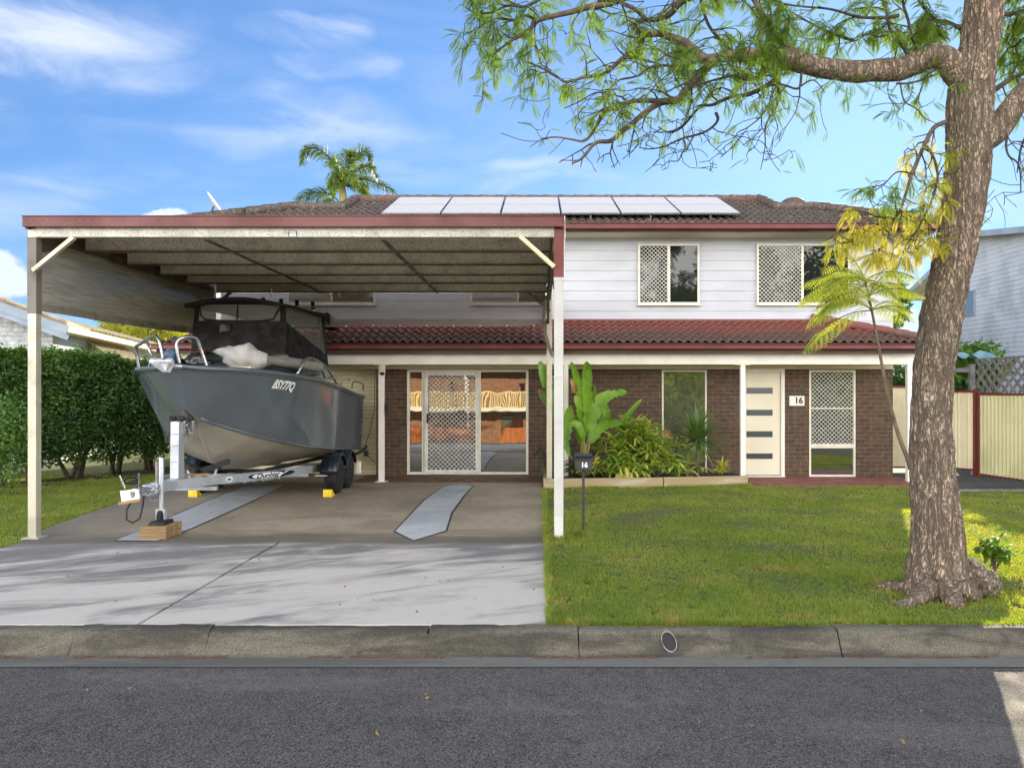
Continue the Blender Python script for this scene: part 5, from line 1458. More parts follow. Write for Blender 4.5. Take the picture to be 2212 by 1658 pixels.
LS = [
 (c3([(2200, 420), (2080, 425), (1950, 450), (1880, 440), (1750, 330), (1640, 285), (1550, 258), (1430, 270), (1380, 225), (1340, 190)]), .05, .018, 6.5, 6.7),
 (c3([(1430, 150), (1500, 150), (1590, 130), (1650, 90), (1710, 20), (1800, -20), (1900, -60)]), .018, .03, 6.7, 6.4),
 (c3([(1340, 190), (1430, 150), (1390, 90), (1300, 40), (1180, 10), (1080, 5)]), .02, .014, 6.7, 6.8),
 (c3([(1960, 460), (1880, 545), (1800, 625), (1740, 700), (1690, 755), (1550, 780), (1420, 875), (1290, 980), (1190, 1068), (1080, 1075), (1000, 1160), (960, 1200), (900, 1230)]), .04, .007, 6.5, 6.1),
 (c3([(1690, 770), (1520, 760), (1350, 770), (1250, 800), (1130, 870), (1080, 950), (1040, 1010), (980, 1060), (900, 1055), (780, 1040), (660, 1050)]), .022, .005, 6.3, 6.5),
 (c3([(1420, 290), (1410, 370), (1390, 435), (1280, 440), (1190, 520), (1130, 565), (990, 580), (920, 605), (840, 615), (760, 560), (640, 500), (560, 470)]), .025, .006, 6.7, 7.0),
 (c3([(1300, -20), (1200, 15), (1050, 50), (900, 90), (760, 125), (615, 155), (590, 200), (540, 250), (480, 290), (420, 320), (330, 390), (290, 440)]), .032, .007, 6.9, 7.2),
 (c3([(615, 155), (550, 115), (480, 155), (400, 150), (330, 145), (220, 190), (150, 235), (70, 270)]), .014, .004, 7.1, 7.0),
 (c3([(700, -30), (600, 20), (520, 50), (410, 40), (300, 90), (180, 100), (60, 40)]), .016, .005, 7.0, 7.3),
 (c3([(2480, 450), (2380, 530), (2230, 600), (2100, 580), (1990, 600), (1850, 640), (1740, 640), (1600, 700)]), .016, .006, 6.4, 6.0),
 (c3([(2520, 455), (2400, 620), (2230, 715), (2100, 735), (1960, 790), (1870, 805), (1780, 900), (1700, 975), (1620, 1000), (1540, 960)]), .02, .005, 6.4, 6.6),
 (c3([(1980, 850), (1995, 900), (1960, 950), (1880, 1000), (1740, 1040), (1640, 1090), (1580, 1110), (1480, 1120), (1400, 1108)]), .014, .004, 6.5, 6.5),
 (c3([(1740, 1050), (1750, 1110), (1720, 1170), (1690, 1220), (1620, 1225), (1560, 1270)]), .008, .003, 6.5, 6.5),
 (c3([(1900, 450), (1760, 480), (1570, 490), (1470, 510), (1380, 570), (1250, 605), (1160, 690), (1060, 700), (940, 770), (830, 815)]), .014, .004, 6.5, 6.2),
 (c3([(1200, 1065), (1205, 1130), (1240, 1220), (1190, 1260)]), .006, .003, 6.1, 6.1),
 (c3([(620, 160), (610, 260), (640, 400), (660, 480), (740, 530)]), .008, .004, 7.1, 6.9),
 (c3([(2490, 460), (2440, 640), (2340, 860), (2230, 960), (2150, 1000), (2110, 1060), (2040, 1110), (2050, 1150)]), .007, .003, 6.6, 6.6),
 (c4([(260, 360), (245, 480), (230, 570), (180, 650), (180, 760), (150, 880)]), .012, .003, 6.5, 6.4),
 (c4([(370, 380), (350, 455), (250, 440), (120, 470), (0, 540)]), .012, .005, 6.5, 6.3),
 (c4([(350, 455), (430, 420), (490, 480)]), .008, .003, 6.5, 6.4),
 (c4([(930, 300), (890, 240), (830, 170), (800, 60), (760, -60)]), .02, .01, 6.7, 6.9),
 (c4([(960, 270), (920, 120), (890, 0), (880, -80)]), .014, .01, 6.75, 7.1),
 (c4([(640, 215), (520, 175), (430, 130), (300, 60)]), .014, .006, 6.9, 7.0),
 (c4([(870, 80), (700, 95), (560, 60), (420, 40), (250, 20)]), .014, .006, 6.6, 6.4),
 (c4([(350, 280), (250, 210), (180, 110), (120, 0), (60, -80)]), .03, .02, 6.6, 6.8),
 (c4([(120, 330), (40, 300), (-40, 220), (-120, 120), (-160, -20)]), .02, .012, 6.55, 6.9),
 (c4([(860, 435), (940, 430), (1040, 400), (1110, 350)]), .01, .008, 6.5, 6.7),
 (c4([(880, 440), (900, 520), (960, 560), (1000, 610), (1040, 630)]), .007, .003, 6.5, 6.5),
]
for pts, r0, r1, d0, d1 in LS:
    limb(pts, r0, r1, d0, d1)
# foliage right of and above the trunk
for pts, r0, r1, d0, d1 in [
 (c4([(1360, 470), (1430, 420), (1500, 390), (1600, 330)]), .025, .015, 6.9, 7.0),
 (c4([(1400, 75), (1470, 70), (1540, 60), (1640, 20)]), .02, .012, 6.9, 7.2),
 (c4([(1450, 660), (1430, 740), (1440, 810), (1490, 860), (1500, 1000)]), .012, .005, 6.8, 6.7),
 (c4([(1560, 640), (1500, 780), (1480, 900)]), .012, .005, 6.8, 6.9),
 (c4([(1190, 150), (1120, 110), (1060, 100), (1000, 40), (960, -20)]), .02, .01, 6.9, 7.3),
 (c4([(1520, 200), (1450, 250), (1420, 180)]), .01, .005, 7.1, 7.4)]:
    limb(pts, r0, r1, d0, d1, .09, 0, 1.6)
# drooping branch on the left of the trunk, backlight put into its yellow leaves
for pts, r0, r1, d0, d1, kd, lf in [
 (c4([(1115, 635), (1060, 660), (1020, 720), (985, 790), (940, 900), (900, 1030), (850, 1130), (760, 1200), (650, 1250), (540, 1200)]), .022, .005, 6.8, 6.6, 1, .5),
 (c4([(1015, 755), (1050, 830), (1070, 930), (1040, 1050), (1000, 1130), (960, 1200), (900, 1250)]), .013, .005, 6.7, 6.5, 1, .6),
 (c4([(940, 900), (860, 900), (780, 970), (710, 1000)]), .008, .003, 6.6, 6.7, 0, 42.0),
 (c4([(985, 790), (1010, 880), (1000, 960)]), .008, .003, 6.7, 6.9, 0, 50.0),
 (c4([(850, 1130), (760, 1130), (700, 1100), (640, 1080)]), .008, .003, 6.6, 6.5, 1, .9),
 (c4([(1000, 1130), (1040, 1180), (1060, 1240)]), .008, .003, 6.5, 6.6, 1, .9),
 (c4([(880, 1090), (820, 1180), (800, 1270), (720, 1300)]), .008, .003, 6.6, 6.7, 1, .9),
 (c4([(960, 1200), (900, 1290), (960, 1320)]), .008, .003, 6.5, 6.7, 1, .8)]:
    limb(pts, r0, r1, d0, d1, .07, kd, lf, (.12, .3))
# crown that rises out of the frame
for k_ in range(9):
    a = rt.uniform(0, 6.28); q0 = px(2150, -200, TD)
    pts = [q0, q0 + Vector((math.cos(a)*.9, math.sin(a)*.9, .7)), q0 + Vector((math.cos(a)*2.2, math.sin(a)*1.9, 1.2)), q0 + Vector((math.cos(a)*3.4, math.sin(a)*2.8, 1.2))]
    P_ = spline(pts, 6); wood.tube(P_, [.07-.055*i/(len(P_)-1) for i in range(len(P_))], 8)
    for q in P_[4:]:
        for _ in range(3):
            twig(q, Vector((rt.gauss(0, 1), rt.gauss(0, 1), rt.gauss(.2, .7))), .6, .008, 1, 0, 1.0)
wood.build('branches', mat['branch'], tree, smooth=True, fix=False); twigs.build('twigs', mat['twig'], tree, smooth=True, fix=False)
leafy.build('foliage', mat['jaca'], tree, fix=False)
# sucker with young leaves
sk = MB(); sp = [px(1966, 1012, 6.62), px(1958, 985, 6.6), px(1944, 950, 6.57), px(1930, 905, 6.55), px(1915, 845, 6.52), px(1902, 775, 6.5), px(1889, 705, 6.5), px(1876, 640, 6.5), px(1868, 606, 6.5)]
P_ = spline(sp, 6); sk.tube(P_, [.022-.014*i/(len(P_)-1) for i in range(len(P_))], 8)
sl_ = MB(); q = P_[-1]
for tx__, ty__, L in ((1772, 585, .45), (1795, 640, .5), (1830, 600, .4), (1840, 575, .35), (1810, 660, .45), (1915, 610, .3), (1765, 690, .62), (1770, 600, .5), (1762, 640, .52), (1790, 560, .42), (1930, 590, .3), (1955, 625, .42), (1932, 655, .3), (1958, 640, .42), (1965, 605, .4), (1940, 575, .34), (1900, 545, .3), (1830, 545, .34), (1905, 560, .3), (1950, 600, .4), (1800, 620, .45), (1845, 640, .35), (1790, 575, .45), (1775, 665, .55), (1768, 620, .5), (1780, 600, .5), (1905, 640, .35), (1850, 560, .3), (1800, 600, .5), (1765, 650, .58)):
    d = px(tx__, ty__, 6.5 + rt.uniform(-.25, .25)) - q
    d = d.normalized() + Vector((0, 0, .6))
    k_ = rt.choice([-1, -2, -4, -7, -10]); frond2(sl_, sk, P_[k_], d, L*1.1, rt, 11, .38, 1.25)
sk.build('sucker_stem', mat['stem'], tree, smooth=True, fix=False); sl_.build('sucker_leaves', leaf_mat('young_jacaranda_leaf', C(150, 168, 62), C(176, 180, 76), .5, 3, tcol=(1.3, 1.35, .7, 1)), tree, fix=False)
leafysun.build('backlit_foliage', mat['jacasun'], tree, fix=False)

# ------------------------------------------------------------------ palm behind the roof
PD = 24.0
pc = lambda x, y, d=PD: px(575.9+.1822*x, 276.4+.1822*y, d)
pm = thing('palm_tree', 'tall palm with drooping fronds rising behind the roof', 'palm tree', (gx(740, PD), PD, 0))
b = MB(); b.tube([(gx(740, PD), PD, 0), (gx(740, PD), PD, 4), pc(902, 960), pc(905, 800), pc(905, 640)], [.19, .16, .12, .11, .05], 14); b.build('trunk', mat['palmst'], pm, smooth=True)
rp = random.Random(8)
def palm_frond(pts, ll=.5, ds=0.0, bare=.12):
    b = MB(); n = len(pts)
    P_ = spline([pc(x, y, PD + ds*i/(n-1)) for i, (x, y) in enumerate(pts)], 10); m = len(P_)
    b.tube(P_, [.028*(1-.8*i/(m-1)) for i in range(m)], 5)
    for i in range(int(m*bare), m):
        t_ = (P_[min(i+1, m-1)]-P_[max(i-1, 0)]).normalized(); f_ = i/(m-1)
        L = ll*(.55+.45*math.sin(math.pi*min(1, .25+f_*.8)))
        for sg in (1, -1):
            for _ in range(3):
                yy = Vector((0, 1, 0)) if abs(t_.y) < .7 else Vector((1, 0, 0))
                up_ = t_.cross(yy).normalized()
                if up_.z < 0: up_ = -up_
                d = (t_*.75 + up_*sg*rp.uniform(.2, .8) + yy*rp.uniform(-.8, .8) + Vector((0, 0, -.15))).normalized()
                q0 = P_[i].lerp(P_[max(i-1, 0)], rp.random()); q1 = q0 + d*L*.55; q2 = q1 + (d + Vector((0, 0, -.75))).normalized()*L*.45
                b.leaf([q0, q1, q2], [.012, .016, .002], up=up_, fold=.2)
    b.build('frond', [mat['palm']], pm, fix=False)
for pts, ll, ds, ba in (([(890, 660), (770, 400), (640, 270), (520, 240), (450, 300), (425, 420)], .42, -.8, .15), ([(900, 640), (930, 480), (950, 320), (990, 300), (1020, 380)], .4, .6, .1),
    ([(915, 640), (980, 450), (1060, 330), (1160, 275), (1225, 330), (1245, 440)], .38, .8, .15), ([(920, 650), (1030, 540), (1140, 470), (1240, 470), (1310, 580)], .38, -.9, .12),
    ([(920, 680), (1060, 610), (1200, 620), (1350, 670), (1480, 740), (1560, 840)], .42, -.6, .1), ([(920, 690), (1020, 640), (1120, 680), (1190, 780)], .42, .9, .05),
    ([(880, 960), (830, 850), (740, 785), (620, 765), (480, 790), (360, 880), (270, 1000)], .5, -.5, .3), ([(890, 660), (820, 560), (770, 600), (745, 720)], .4, -1.2, .1),
    ([(895, 650), (850, 500), (800, 370), (770, 420)], .36, 1.0, .1), ([(900, 690), (850, 640), (800, 680), (790, 780)], .4, 1.3, .1), ([(905, 680), (960, 560), (1030, 560), (1060, 680)], .4, -1.5, .05),
    ([(925, 940), (990, 840), (1100, 810), (1200, 850), (1260, 930)], .3, .8, .5), ([(925, 950), (1000, 880), (1120, 880), (1200, 980)], .3, -.8, .5), ([(880, 960), (800, 870), (700, 850), (600, 960)], .35, 1.0, .4)):
    palm_frond(pts, ll, ds, ba)

# ------------------------------------------------------------------ hedge on the left
rng = np.random.default_rng(7)
hl = [(-12.4, 13.2), (-11.0, 14.1), (-9.8, 14.9), (-9.0, 16.5), (-8.3, 18.2), (-7.6, 19.4)]
seg = [Vector((a[0], a[1], 0)).lerp(Vector((c_[0], c_[1], 0)), t_) for a, c_ in zip(hl[:-1], hl[1:]) for t_ in (0, .5)]
def hedge_shrub(seed):
    rg = np.random.default_rng(seed); rd_ = random.Random(seed)
    h = thing('hedge_shrub', 'one shrub of the clipped dark green hedge along the left boundary', 'hedge', (0, 0, 0), 'hedge shrubs')
    N = 13000
    P = np.empty((N, 3)); P[:, 0] = rg.uniform(-.72, .72, N); P[:, 1] = rg.uniform(-.5, .5, N); P[:, 2] = .3 + 2.25*rg.random(N)**.85
    sh = rg.random(N) < .55
    P[sh, 1] = np.sign(P[sh, 1])*(.5 - np.abs(rg.normal(0, .07, sh.sum())))
    tp_ = rg.random(N) < .16; P[tp_, 2] = 2.55 + rg.normal(0, .055, tp_.sum())
    nz_ = np.array([mnoise.noise(Vector((a*2.3+seed, b_*2.3, c_*2.3))) for a, b_, c_ in P])
    zf = np.clip((P[:, 2]-.1)/.9, 0, 1)
    keep = (nz_ > .22 - .75*zf) & (rg.random(N) < .35+.65*zf)
    P = P[keep]; nz_ = nz_[keep]; P[:, 1] += nz_*.14; P[:, 2] += nz_*.08*(P[:, 2] > 2)
    top_ = (P[:, 2] > 2.28 + rg.normal(0, .12, len(P)))
    b = MB(); cards(b, P[~top_], .085, .026, rg, .2); b.build('foliage', mat['hedge'], h, fix=False)
    b = MB(); cards(b, P[top_], .08, .024, rg, -.2); b.build('new_growth', mat['hedge2'], h, fix=False)
    b = MB()
    for k_ in range(4):
        x_ = rd_.uniform(-.12, .12); a = rd_.uniform(-.6, .6)
        b.tube([(x_, rd_.uniform(-.08, .08), -.05), (x_+a*.3, rd_.uniform(-.1, .1), .45), (x_+a*.8, rd_.uniform(-.2, .2), 1.0), (x_+a*1.1, rd_.uniform(-.3, .3), 1.9)], [.045, .036, .026, .012], 8)
    for k_ in range(7):
        q = Vector((rd_.uniform(-.3, .3), rd_.uniform(-.3, .3), rd_.uniform(.5, .9))); b.tube([q, q+Vector((rd_.uniform(-.4, .4), rd_.uniform(-.3, .3), rd_.uniform(.2, .7)))], [.014, .006], 5)
    b.build('stems', mat['stem'], h, smooth=True, fix=False)
    return h
protos = [hedge_shrub(s) for s in (21, 22, 23)]
for i, q in enumerate(seg):
    t_ = seg[min(i+1, len(seg)-1)] - seg[max(i-1, 0)]; a = math.atan2(t_.y, t_.x) + (math.pi if i % 2 else 0)
    sc_ = (1.0, 1.0, 1.0 - .012*i + .025*math.sin(i*1.7))
    if i < 3: o = protos[i]; o.location = q; o.rotation_euler = (0, 0, a); o.scale = sc_
    else: dup(protos[i % 3], q, None, a, sc_)
# low light-green bush at the left edge
def bush(name, lab, cat, c_, r_, n, L, Wd, m, seed, grp=None, stems=True, shape=1.0):
    rg = np.random.default_rng(seed); t = thing(name, lab, cat, (c_[0], c_[1], c_[2]-r_[2]), grp)
    d = rg.normal(size=(n, 3)); d /= np.linalg.norm(d, axis=1)[:, None]
    rad = rg.random(n)**.4
    nz_ = np.array([mnoise.noise(Vector(q*1.7)+Vector((seed, 0, 0))) for q in d])
    P = np.array(c_) + d*np.array(r_)*(rad*(1+.45*nz_))[:, None]
    b = MB(); cards(b, P, L, Wd, rg, .2); b.build('foliage', m, t, fix=False)
    if stems:
        b = MB(); rd_ = random.Random(seed)
        for k_ in range(5):
            e = Vector(c_) + Vector((rd_.uniform(-.5, .5)*r_[0], rd_.uniform(-.5, .5)*r_[1], rd_.uniform(-.2, .5)*r_[2]))
            b.tube([(c_[0]+rd_.uniform(-.05, .05), c_[1], c_[2]-r_[2]-.02), e.lerp(Vector((c_[0], c_[1], c_[2]-r_[2])), .4), e], [.03*r_[0], .02*r_[0], .008*r_[0]], 6)
        b.build('stems', mat['stem'], t, smooth=True, fix=False)
    return t
bush('shrub', 'small pale green shrub at the left edge in front of the hedge', 'shrub', (gx(8, 13.0), 13.0, .95), (.55, .4, .75), 2600, .08, .02, mat['hedge2'], 31)

# ------------------------------------------------------------------ garden bed
BD = 14.9
c6 = lambda x, y, d=BD: px((1950+.4826*x)/1.7365, (1250+.4826*y)/1.7365, d)
hp = thing('broad_leaf_plant', 'tall bright green plant with paddle leaves behind the letterbox', 'plant', c6(515, 1115))
lv = MB(); sm_ = MB(); rh = random.Random(5)
def paddle(base, foot, mid, tip, w, d=BD, up=(0, -.8, .6)):
    """leaf from foot over mid to tip on a stalk from base"""
    B, A, M_, T = c6(*base, d), c6(*foot, d-.1*rh.random()), c6(*mid, d-.25*rh.random()), c6(*tip, d-.3*rh.random())
    sm_.tube(spline([B, B.lerp(A, .6)+Vector((0, .03, 0)), A], 5), [.018, .013, .008]+[.008]*8, 6) if False else sm_.tube(spline([B, B.lerp(A, .55), A], 6), [.018-.011*i/12 for i in range(13)], 6)
    P_ = spline([A, M_, T], 12); n = len(P_)
    W_ = [w*math.sin(math.pi*min(1, (.06+.92*i/(n-1))))**.62*(1+rh.uniform(-.10, .08) - (.35 if rh.random() < .12 else 0)) for i in range(n)]; W_[-1] = .004
    lv.leaf(P_, W_, up=up, fold=.3)
bs = (515, 1100)
for foot, mid, tip, w, dd in (((268, 640), (215, 400), (150, 215), .12, 14.7), ((262, 620), (190, 520), (140, 440), .07, 14.8), ((500, 620), (450, 400), (392, 222), .085, 14.9), ((520, 480), (520, 330), (515, 215), .10, 15.1), ((560, 560), (575, 450), (560, 390), .05, 15.0),
    ((530, 800), (530, 560), (500, 350), .105, 14.8), ((540, 760), (640, 520), (830, 455), .13, 14.75), ((545, 850), (640, 730), (810, 700), .11, 14.7), ((500, 830), (450, 720), (385, 705), .09, 14.75), ((480, 700), (455, 560), (430, 480), .085, 14.9),
    ((350, 900), (375, 700), (390, 560), .11, 14.95), ((740, 760), (840, 630), (945, 512), .055, 15.0), ((560, 800), (620, 700), (650, 640), .05, 15.0), ((690, 700), (660, 600), (590, 470), .09, 15.15), ((470, 860), (440, 700), (470, 610), .08, 15.1), ((380, 950), (350, 820), (340, 700), .06, 14.9)):
    paddle((bs[0]+rh.uniform(-60, 30) if foot[0] > 340 else 300, 1100), foot, mid, tip, w, dd)
lv.build('leaf', mat['helico'], hp, smooth=True, fix=False); sm_.build('stalk', mat['palmst'], hp, smooth=True, fix=False)
b = MB(); b.leaf(spline([c6(430, 460, 14.7), c6(415, 400, 14.65), c6(395, 350, 14.7)], 5), [.03, .05, .06, .05, .06, .05, .04, .05, .03, .02, .01], up=(0, -1, .3), fold=.5); b.leaf(spline([c6(270, 560, 14.7), c6(200, 480, 14.6), c6(140, 435, 14.6)], 5), [.02, .04, .05, .05, .05, .04, .04, .03, .02, .02, .01], up=(0, -1, .3), fold=.6); b.build('dry_leaf', mat['dead'], hp, smooth=True, fix=False)
gp = thing('ginger_plant', 'dense variegated ginger clump spilling over the timber edging', 'plant', c6(900, 1130))
ga, gb, gs = MB(), MB(), MB(); rg_ = random.Random(12)
def lance(mb, p0, d, L, w, dr=.8):
    P_ = [Vector(p0)]; d = Vector(d).normalized()
    for i in range(6): P_.append(P_[-1] + d*L/6); d = (d + Vector((0, 0, -dr/6))).normalized()
    mb.leaf(P_, [w*q for q in (.15, .7, 1, .95, .75, .4, .03)], up=(rg_.uniform(-.3, .3), -.5, 1), fold=.35)
for k_ in range(62):
    bx = rg_.gauss(0, 1); top_x = 900 + bx*165 + rg_.uniform(-60, 60); top_y = 640 + abs(bx)*105 + rg_.uniform(0, 300)
    b0 = c6(880 + bx*60, 1115, 14.85+rg_.uniform(-.15, .25)); dpt = 14.8 + rg_.uniform(-.35, .35)
    tp_ = c6(top_x, min(top_y, 1080), dpt)
    P_ = spline([b0, b0.lerp(tp_, .6) + Vector((0, 0, .12)), tp_], 6); gs.tube(P_, [.012-.008*i/12 for i in range(13)], 5)
    for i in range(4, 13):
        t_ = (P_[i]-P_[i-1]).normalized()
        for sg in (1, -1):
            d = (t_*.8 + Vector((sg*rg_.uniform(.3, 1), rg_.uniform(-.8, .4), rg_.uniform(.0, .6))))
            lance(gb if rg_.random() < .33 else ga, P_[i], d, rg_.uniform(.16, .34), rg_.uniform(.016, .03), rg_.uniform(.6, 1.6))
for k_ in range(420):
    bx = rg_.gauss(0, .8); q = c6(900+bx*190, rg_.uniform(780+abs(bx)*120, 1090), rg_.uniform(14.45, 14.85))
    lance(gb if rg_.random() < .3 else ga, q, (rg_.uniform(-.9, 1.1), -.35, rg_.uniform(-.2, .7)), rg_.uniform(.16, .30), rg_.uniform(.016, .028), rg_.uniform(.7, 1.7))
for k_ in range(16):
    q = c6(rg_.uniform(740, 900), rg_.uniform(1030, 1100), 14.42)
    lance(gb, q, (rg_.uniform(-.4, .5), -.3, -.4), rg_.uniform(.2, .3), .025, 1.4)
ga.build('leaf', mat['ginger'], gp, smooth=True, fix=False); gb.build('pale_leaf', mat['gingery'], gp, smooth=True, fix=False); gs.build('stalk', mat['palmst'], gp, smooth=True, fix=False)
dp = thing('dracaena', 'spiky rosette plant on a thin trunk before the tall window', 'plant', c6(1383, 1118, 14.8))
b = MB(); b.tube([c6(1385, 1120, 14.8), c6(1376, 1000, 14.8), c6(1380, 860, 14.8)], [.035, .03, .026], 10); b.build('trunk', mat['stem'], dp, smooth=True)
b = MB(); q0 = c6(1382, 855, 14.8)
for k_ in range(190):
    a = rg_.uniform(0, 6.283); el = rg_.uniform(-.5, 1.45); d = Vector((math.cos(a)*math.cos(el), math.sin(a)*math.cos(el), math.sin(el)))
    L = rg_.uniform(.5, .74); P_ = [q0 + Vector((0, 0, rg_.uniform(-.04, .12)))]
    for i in range(6): P_.append(P_[-1]+d*L/6); d = (d+Vector((0, 0, -rg_.uniform(.02, .11)))).normalized()
    b.leaf(P_, [.013, .018, .018, .016, .014, .010, .001], fold=.3)
b.build('leaf', mat['drac'], dp, smooth=True, fix=False)
def rosette(name, lab, x, y, d, n, L, w, m, cat='plant', el0=.2, el1=1.4):
    q0 = c6(x, y, d); b = MB()
    for k_ in range(n):
        a = rg_.uniform(0, 6.283); el = rg_.uniform(el0, el1); dv = Vector((math.cos(a)*math.cos(el), math.sin(a)*math.cos(el), math.sin(el)))
        lance(b, q0 + Vector((0, 0, rg_.uniform(0, L*.6))), dv, L*rg_.uniform(.6, 1.1), w, 1.0)
    tag(b.build(name, m, smooth=True, fix=False, origin=q0), lab, cat)
rosette('croton', 'small yellow green bush beside the porch post', 1570, 1095, 14.8, 60, .26, .014, mat['gingery'])
rosette('seedling', 'low yellowish sprout at the foot of the tall window', 1300, 1112, 14.75, 24, .16, .012, mat['gingery'])
rosette('seedling', 'low green leafy sprout beside the ginger clump', 1195, 1110, 14.7, 40, .24, .018, mat['ginger'])
rosette('fern', 'dark strappy fern under the broad leaved plant', 420, 1110, 14.8, 60, .4, .014, mat['dark_leaf'], el0=0)
b = MB(); q0 = c6(215, 1110, 14.95)
for tx__, ty__ in ((150, 905), (240, 890), (300, 880), (160, 1060), (290, 1040), (190, 960)):
    T = c6(tx__, ty__, 14.9+rg_.uniform(-.2, .2)); P_ = spline([q0, q0.lerp(T, .6)+Vector((0, 0, .2)), T], 7); b.tube(P_, [.005]*len(P_), 4)
    for i in range(5, len(P_)):
        t_ = (P_[i]-P_[i-1]).normalized()
        for sg in (1, -1): lance(b, P_[i], t_ + Vector((sg*.8, rg_.uniform(-.5, .5), -.3)), .16, .007, .6)
tag(b.build('small_palm', mat['dark_leaf'], fix=False, origin=q0), 'small dark palm beside the rear carport post', 'plant')
# timber edging
for (xa, ya, xb, yb, lab) in ((gx(1173, 14.0), 14.02, gx(1431, 14.3), 14.28, 'long timber garden edging sleeper at left of the garden bed'), (gx(1433, 14.3), 14.29, gx(1615, 14.55), 14.55, 'greyer timber edging sleeper ending beside the porch post')):
    b = MB(); b.bar((xa, ya+.04, .075), (xb, yb+.04, .075), .08, .19); tag(b.build('sleeper', mat['sleeper'], bevel=.006), lab, 'garden edging', 'timber sleepers edging the garden bed')
b = MB(); b.bar((gx(1173, 14.0)+.04, 14.1, .07), (gx(1173, 14.0)+.04, 15.2, .07), .08, .18); tag(b.build('sleeper', mat['sleeper'], bevel=.006), 'timber edging sleeper running back beside the rear carport post', 'garden edging', 'timber sleepers edging the garden bed')
b = MB(); b.grid(lambda u_, v_: (.15+3.75*u_, 14.1 + (.47*u_) + (14.7-14.1-.47*u_)*v_, .10 + .03*mnoise.noise((u_*12, v_*3, 0))), 40, 8); tag(b.build('garden_soil', mat['soil'], origin=(2, 14.5, 0)), None, None, kind='structure')

# letterbox
LD = 9.48
lb = thing('letterbox', 'charcoal metal letterbox with white number 16 on a slim post', 'letterbox', (gx(1260, LD), LD, 0))
x0, x1, z0, z1 = gx(1242, LD), gx(1278.6, LD), gz(1013.4, LD), gz(984.5, LD)
b = MB(); b.prism([(x0, LD-.07, z0), (x0, LD+.2, z0), (x0, LD+.2, z1+.02), (x0, LD-.02, z1+.015), (x0, LD-.07, z1-.035)], (x1-x0, 0, 0)); b.build('box', mat['box'], lb, bevel=.004)
b = MB(); b.box(x0+.012, x1-.012, LD-.073, LD-.0705, z1-.05, z1-.036); b.bar((x0-.002, LD-.055, z1+.0), (x1+.002, LD-.055, z1+.0), .05, .006); b.build('flap', mat['ink'], lb)
V, P = text_geo('16', .085, offset=.0028); b = MB(); b.add([((x0+x1)/2+v_[0]+.004, LD-.0725, (z0+z1)/2-.022+v_[1]) for v_ in V], P); b.build('digits', mat['letter'], lb, fix=False)
b = MB(); b.box(gx(1260, LD)-.016, gx(1260, LD)+.016, LD+.03, LD+.06, -.05, z0); b.build('post', mat['box'], lb)
# storm water pipe through the kerb
sp_ = px(1445, 1386, 5.66)
b = MB()
N_ = 28; V = []
for k_ in range(N_):
    a = 2*math.pi*k_/N_
    for r_, yy in ((1, 5.664), (1, 5.75), (.9, 5.664), (.9, 5.80)):
        zz = sp_.z + .066*r_*math.sin(a) + .002; V.append((sp_.x + .055*r_*math.cos(a) - .012*math.sin(a), yy + .565*(zz-sp_.z), zz))
b.add(V, [f for k_ in range(N_) for f in ((k_*4, ((k_+1) % N_)*4, ((k_+1) % N_)*4+1, k_*4+1), (k_*4, k_*4+2, ((k_+1) % N_)*4+2, ((k_+1) % N_)*4), (k_*4+2, k_*4+3, ((k_+1) % N_)*4+3, ((k_+1) % N_)*4+2))])
b.m = 1; b.poly([(V[k_*4+2][0], V[k_*4+2][1]+.012, V[k_*4+2][2]) for k_ in range(N_)])
tag(b.build('drain_pipe', [mat['pipe'], mat['ink']], smooth=False), 'pale round stormwater pipe end set in the kerb face', 'drain pipe')

# young plant beside the trunk
yp = px(2148, 1222, 7.55); sd_ = thing('young_plant', 'sunlit young plant with glossy leaves right of the tree trunk', 'plant', (yp.x, 7.55, 0))
b = MB(); s_b = MB(); rr = random.Random(3)
for k_ in range(8):
    e = px(2145+rr.uniform(-38, 45), 1182+rr.uniform(-30, 26), 7.55+rr.uniform(-.15, .15)); P_ = spline([Vector((yp.x, 7.55, 0)), Vector((yp.x, 7.55, 0)).lerp(e, .6)+Vector((0, 0, .05)), e], 5); s_b.tube(P_, [.006]*len(P_), 5)
    for i in range(4, len(P_)):
        for _ in range(2):
            P2 = [P_[i]]; d = Vector((rr.gauss(0, 1), rr.gauss(0, 1), rr.uniform(-.2, .6))).normalized()
            for j in range(4): P2.append(P2[-1]+d*.035); d = (d+Vector((0, 0, -.35))).normalized()
            b.leaf(P2, [.004, .022, .026, .018, .002], fold=.3)
b.build('leaf', leaf_mat('bright_leaf', C(96, 130, 44), C(126, 150, 56), .5, 4, .6), sd_, smooth=True, fix=False); s_b.build('stem', mat['stem'], sd_, fix=False)

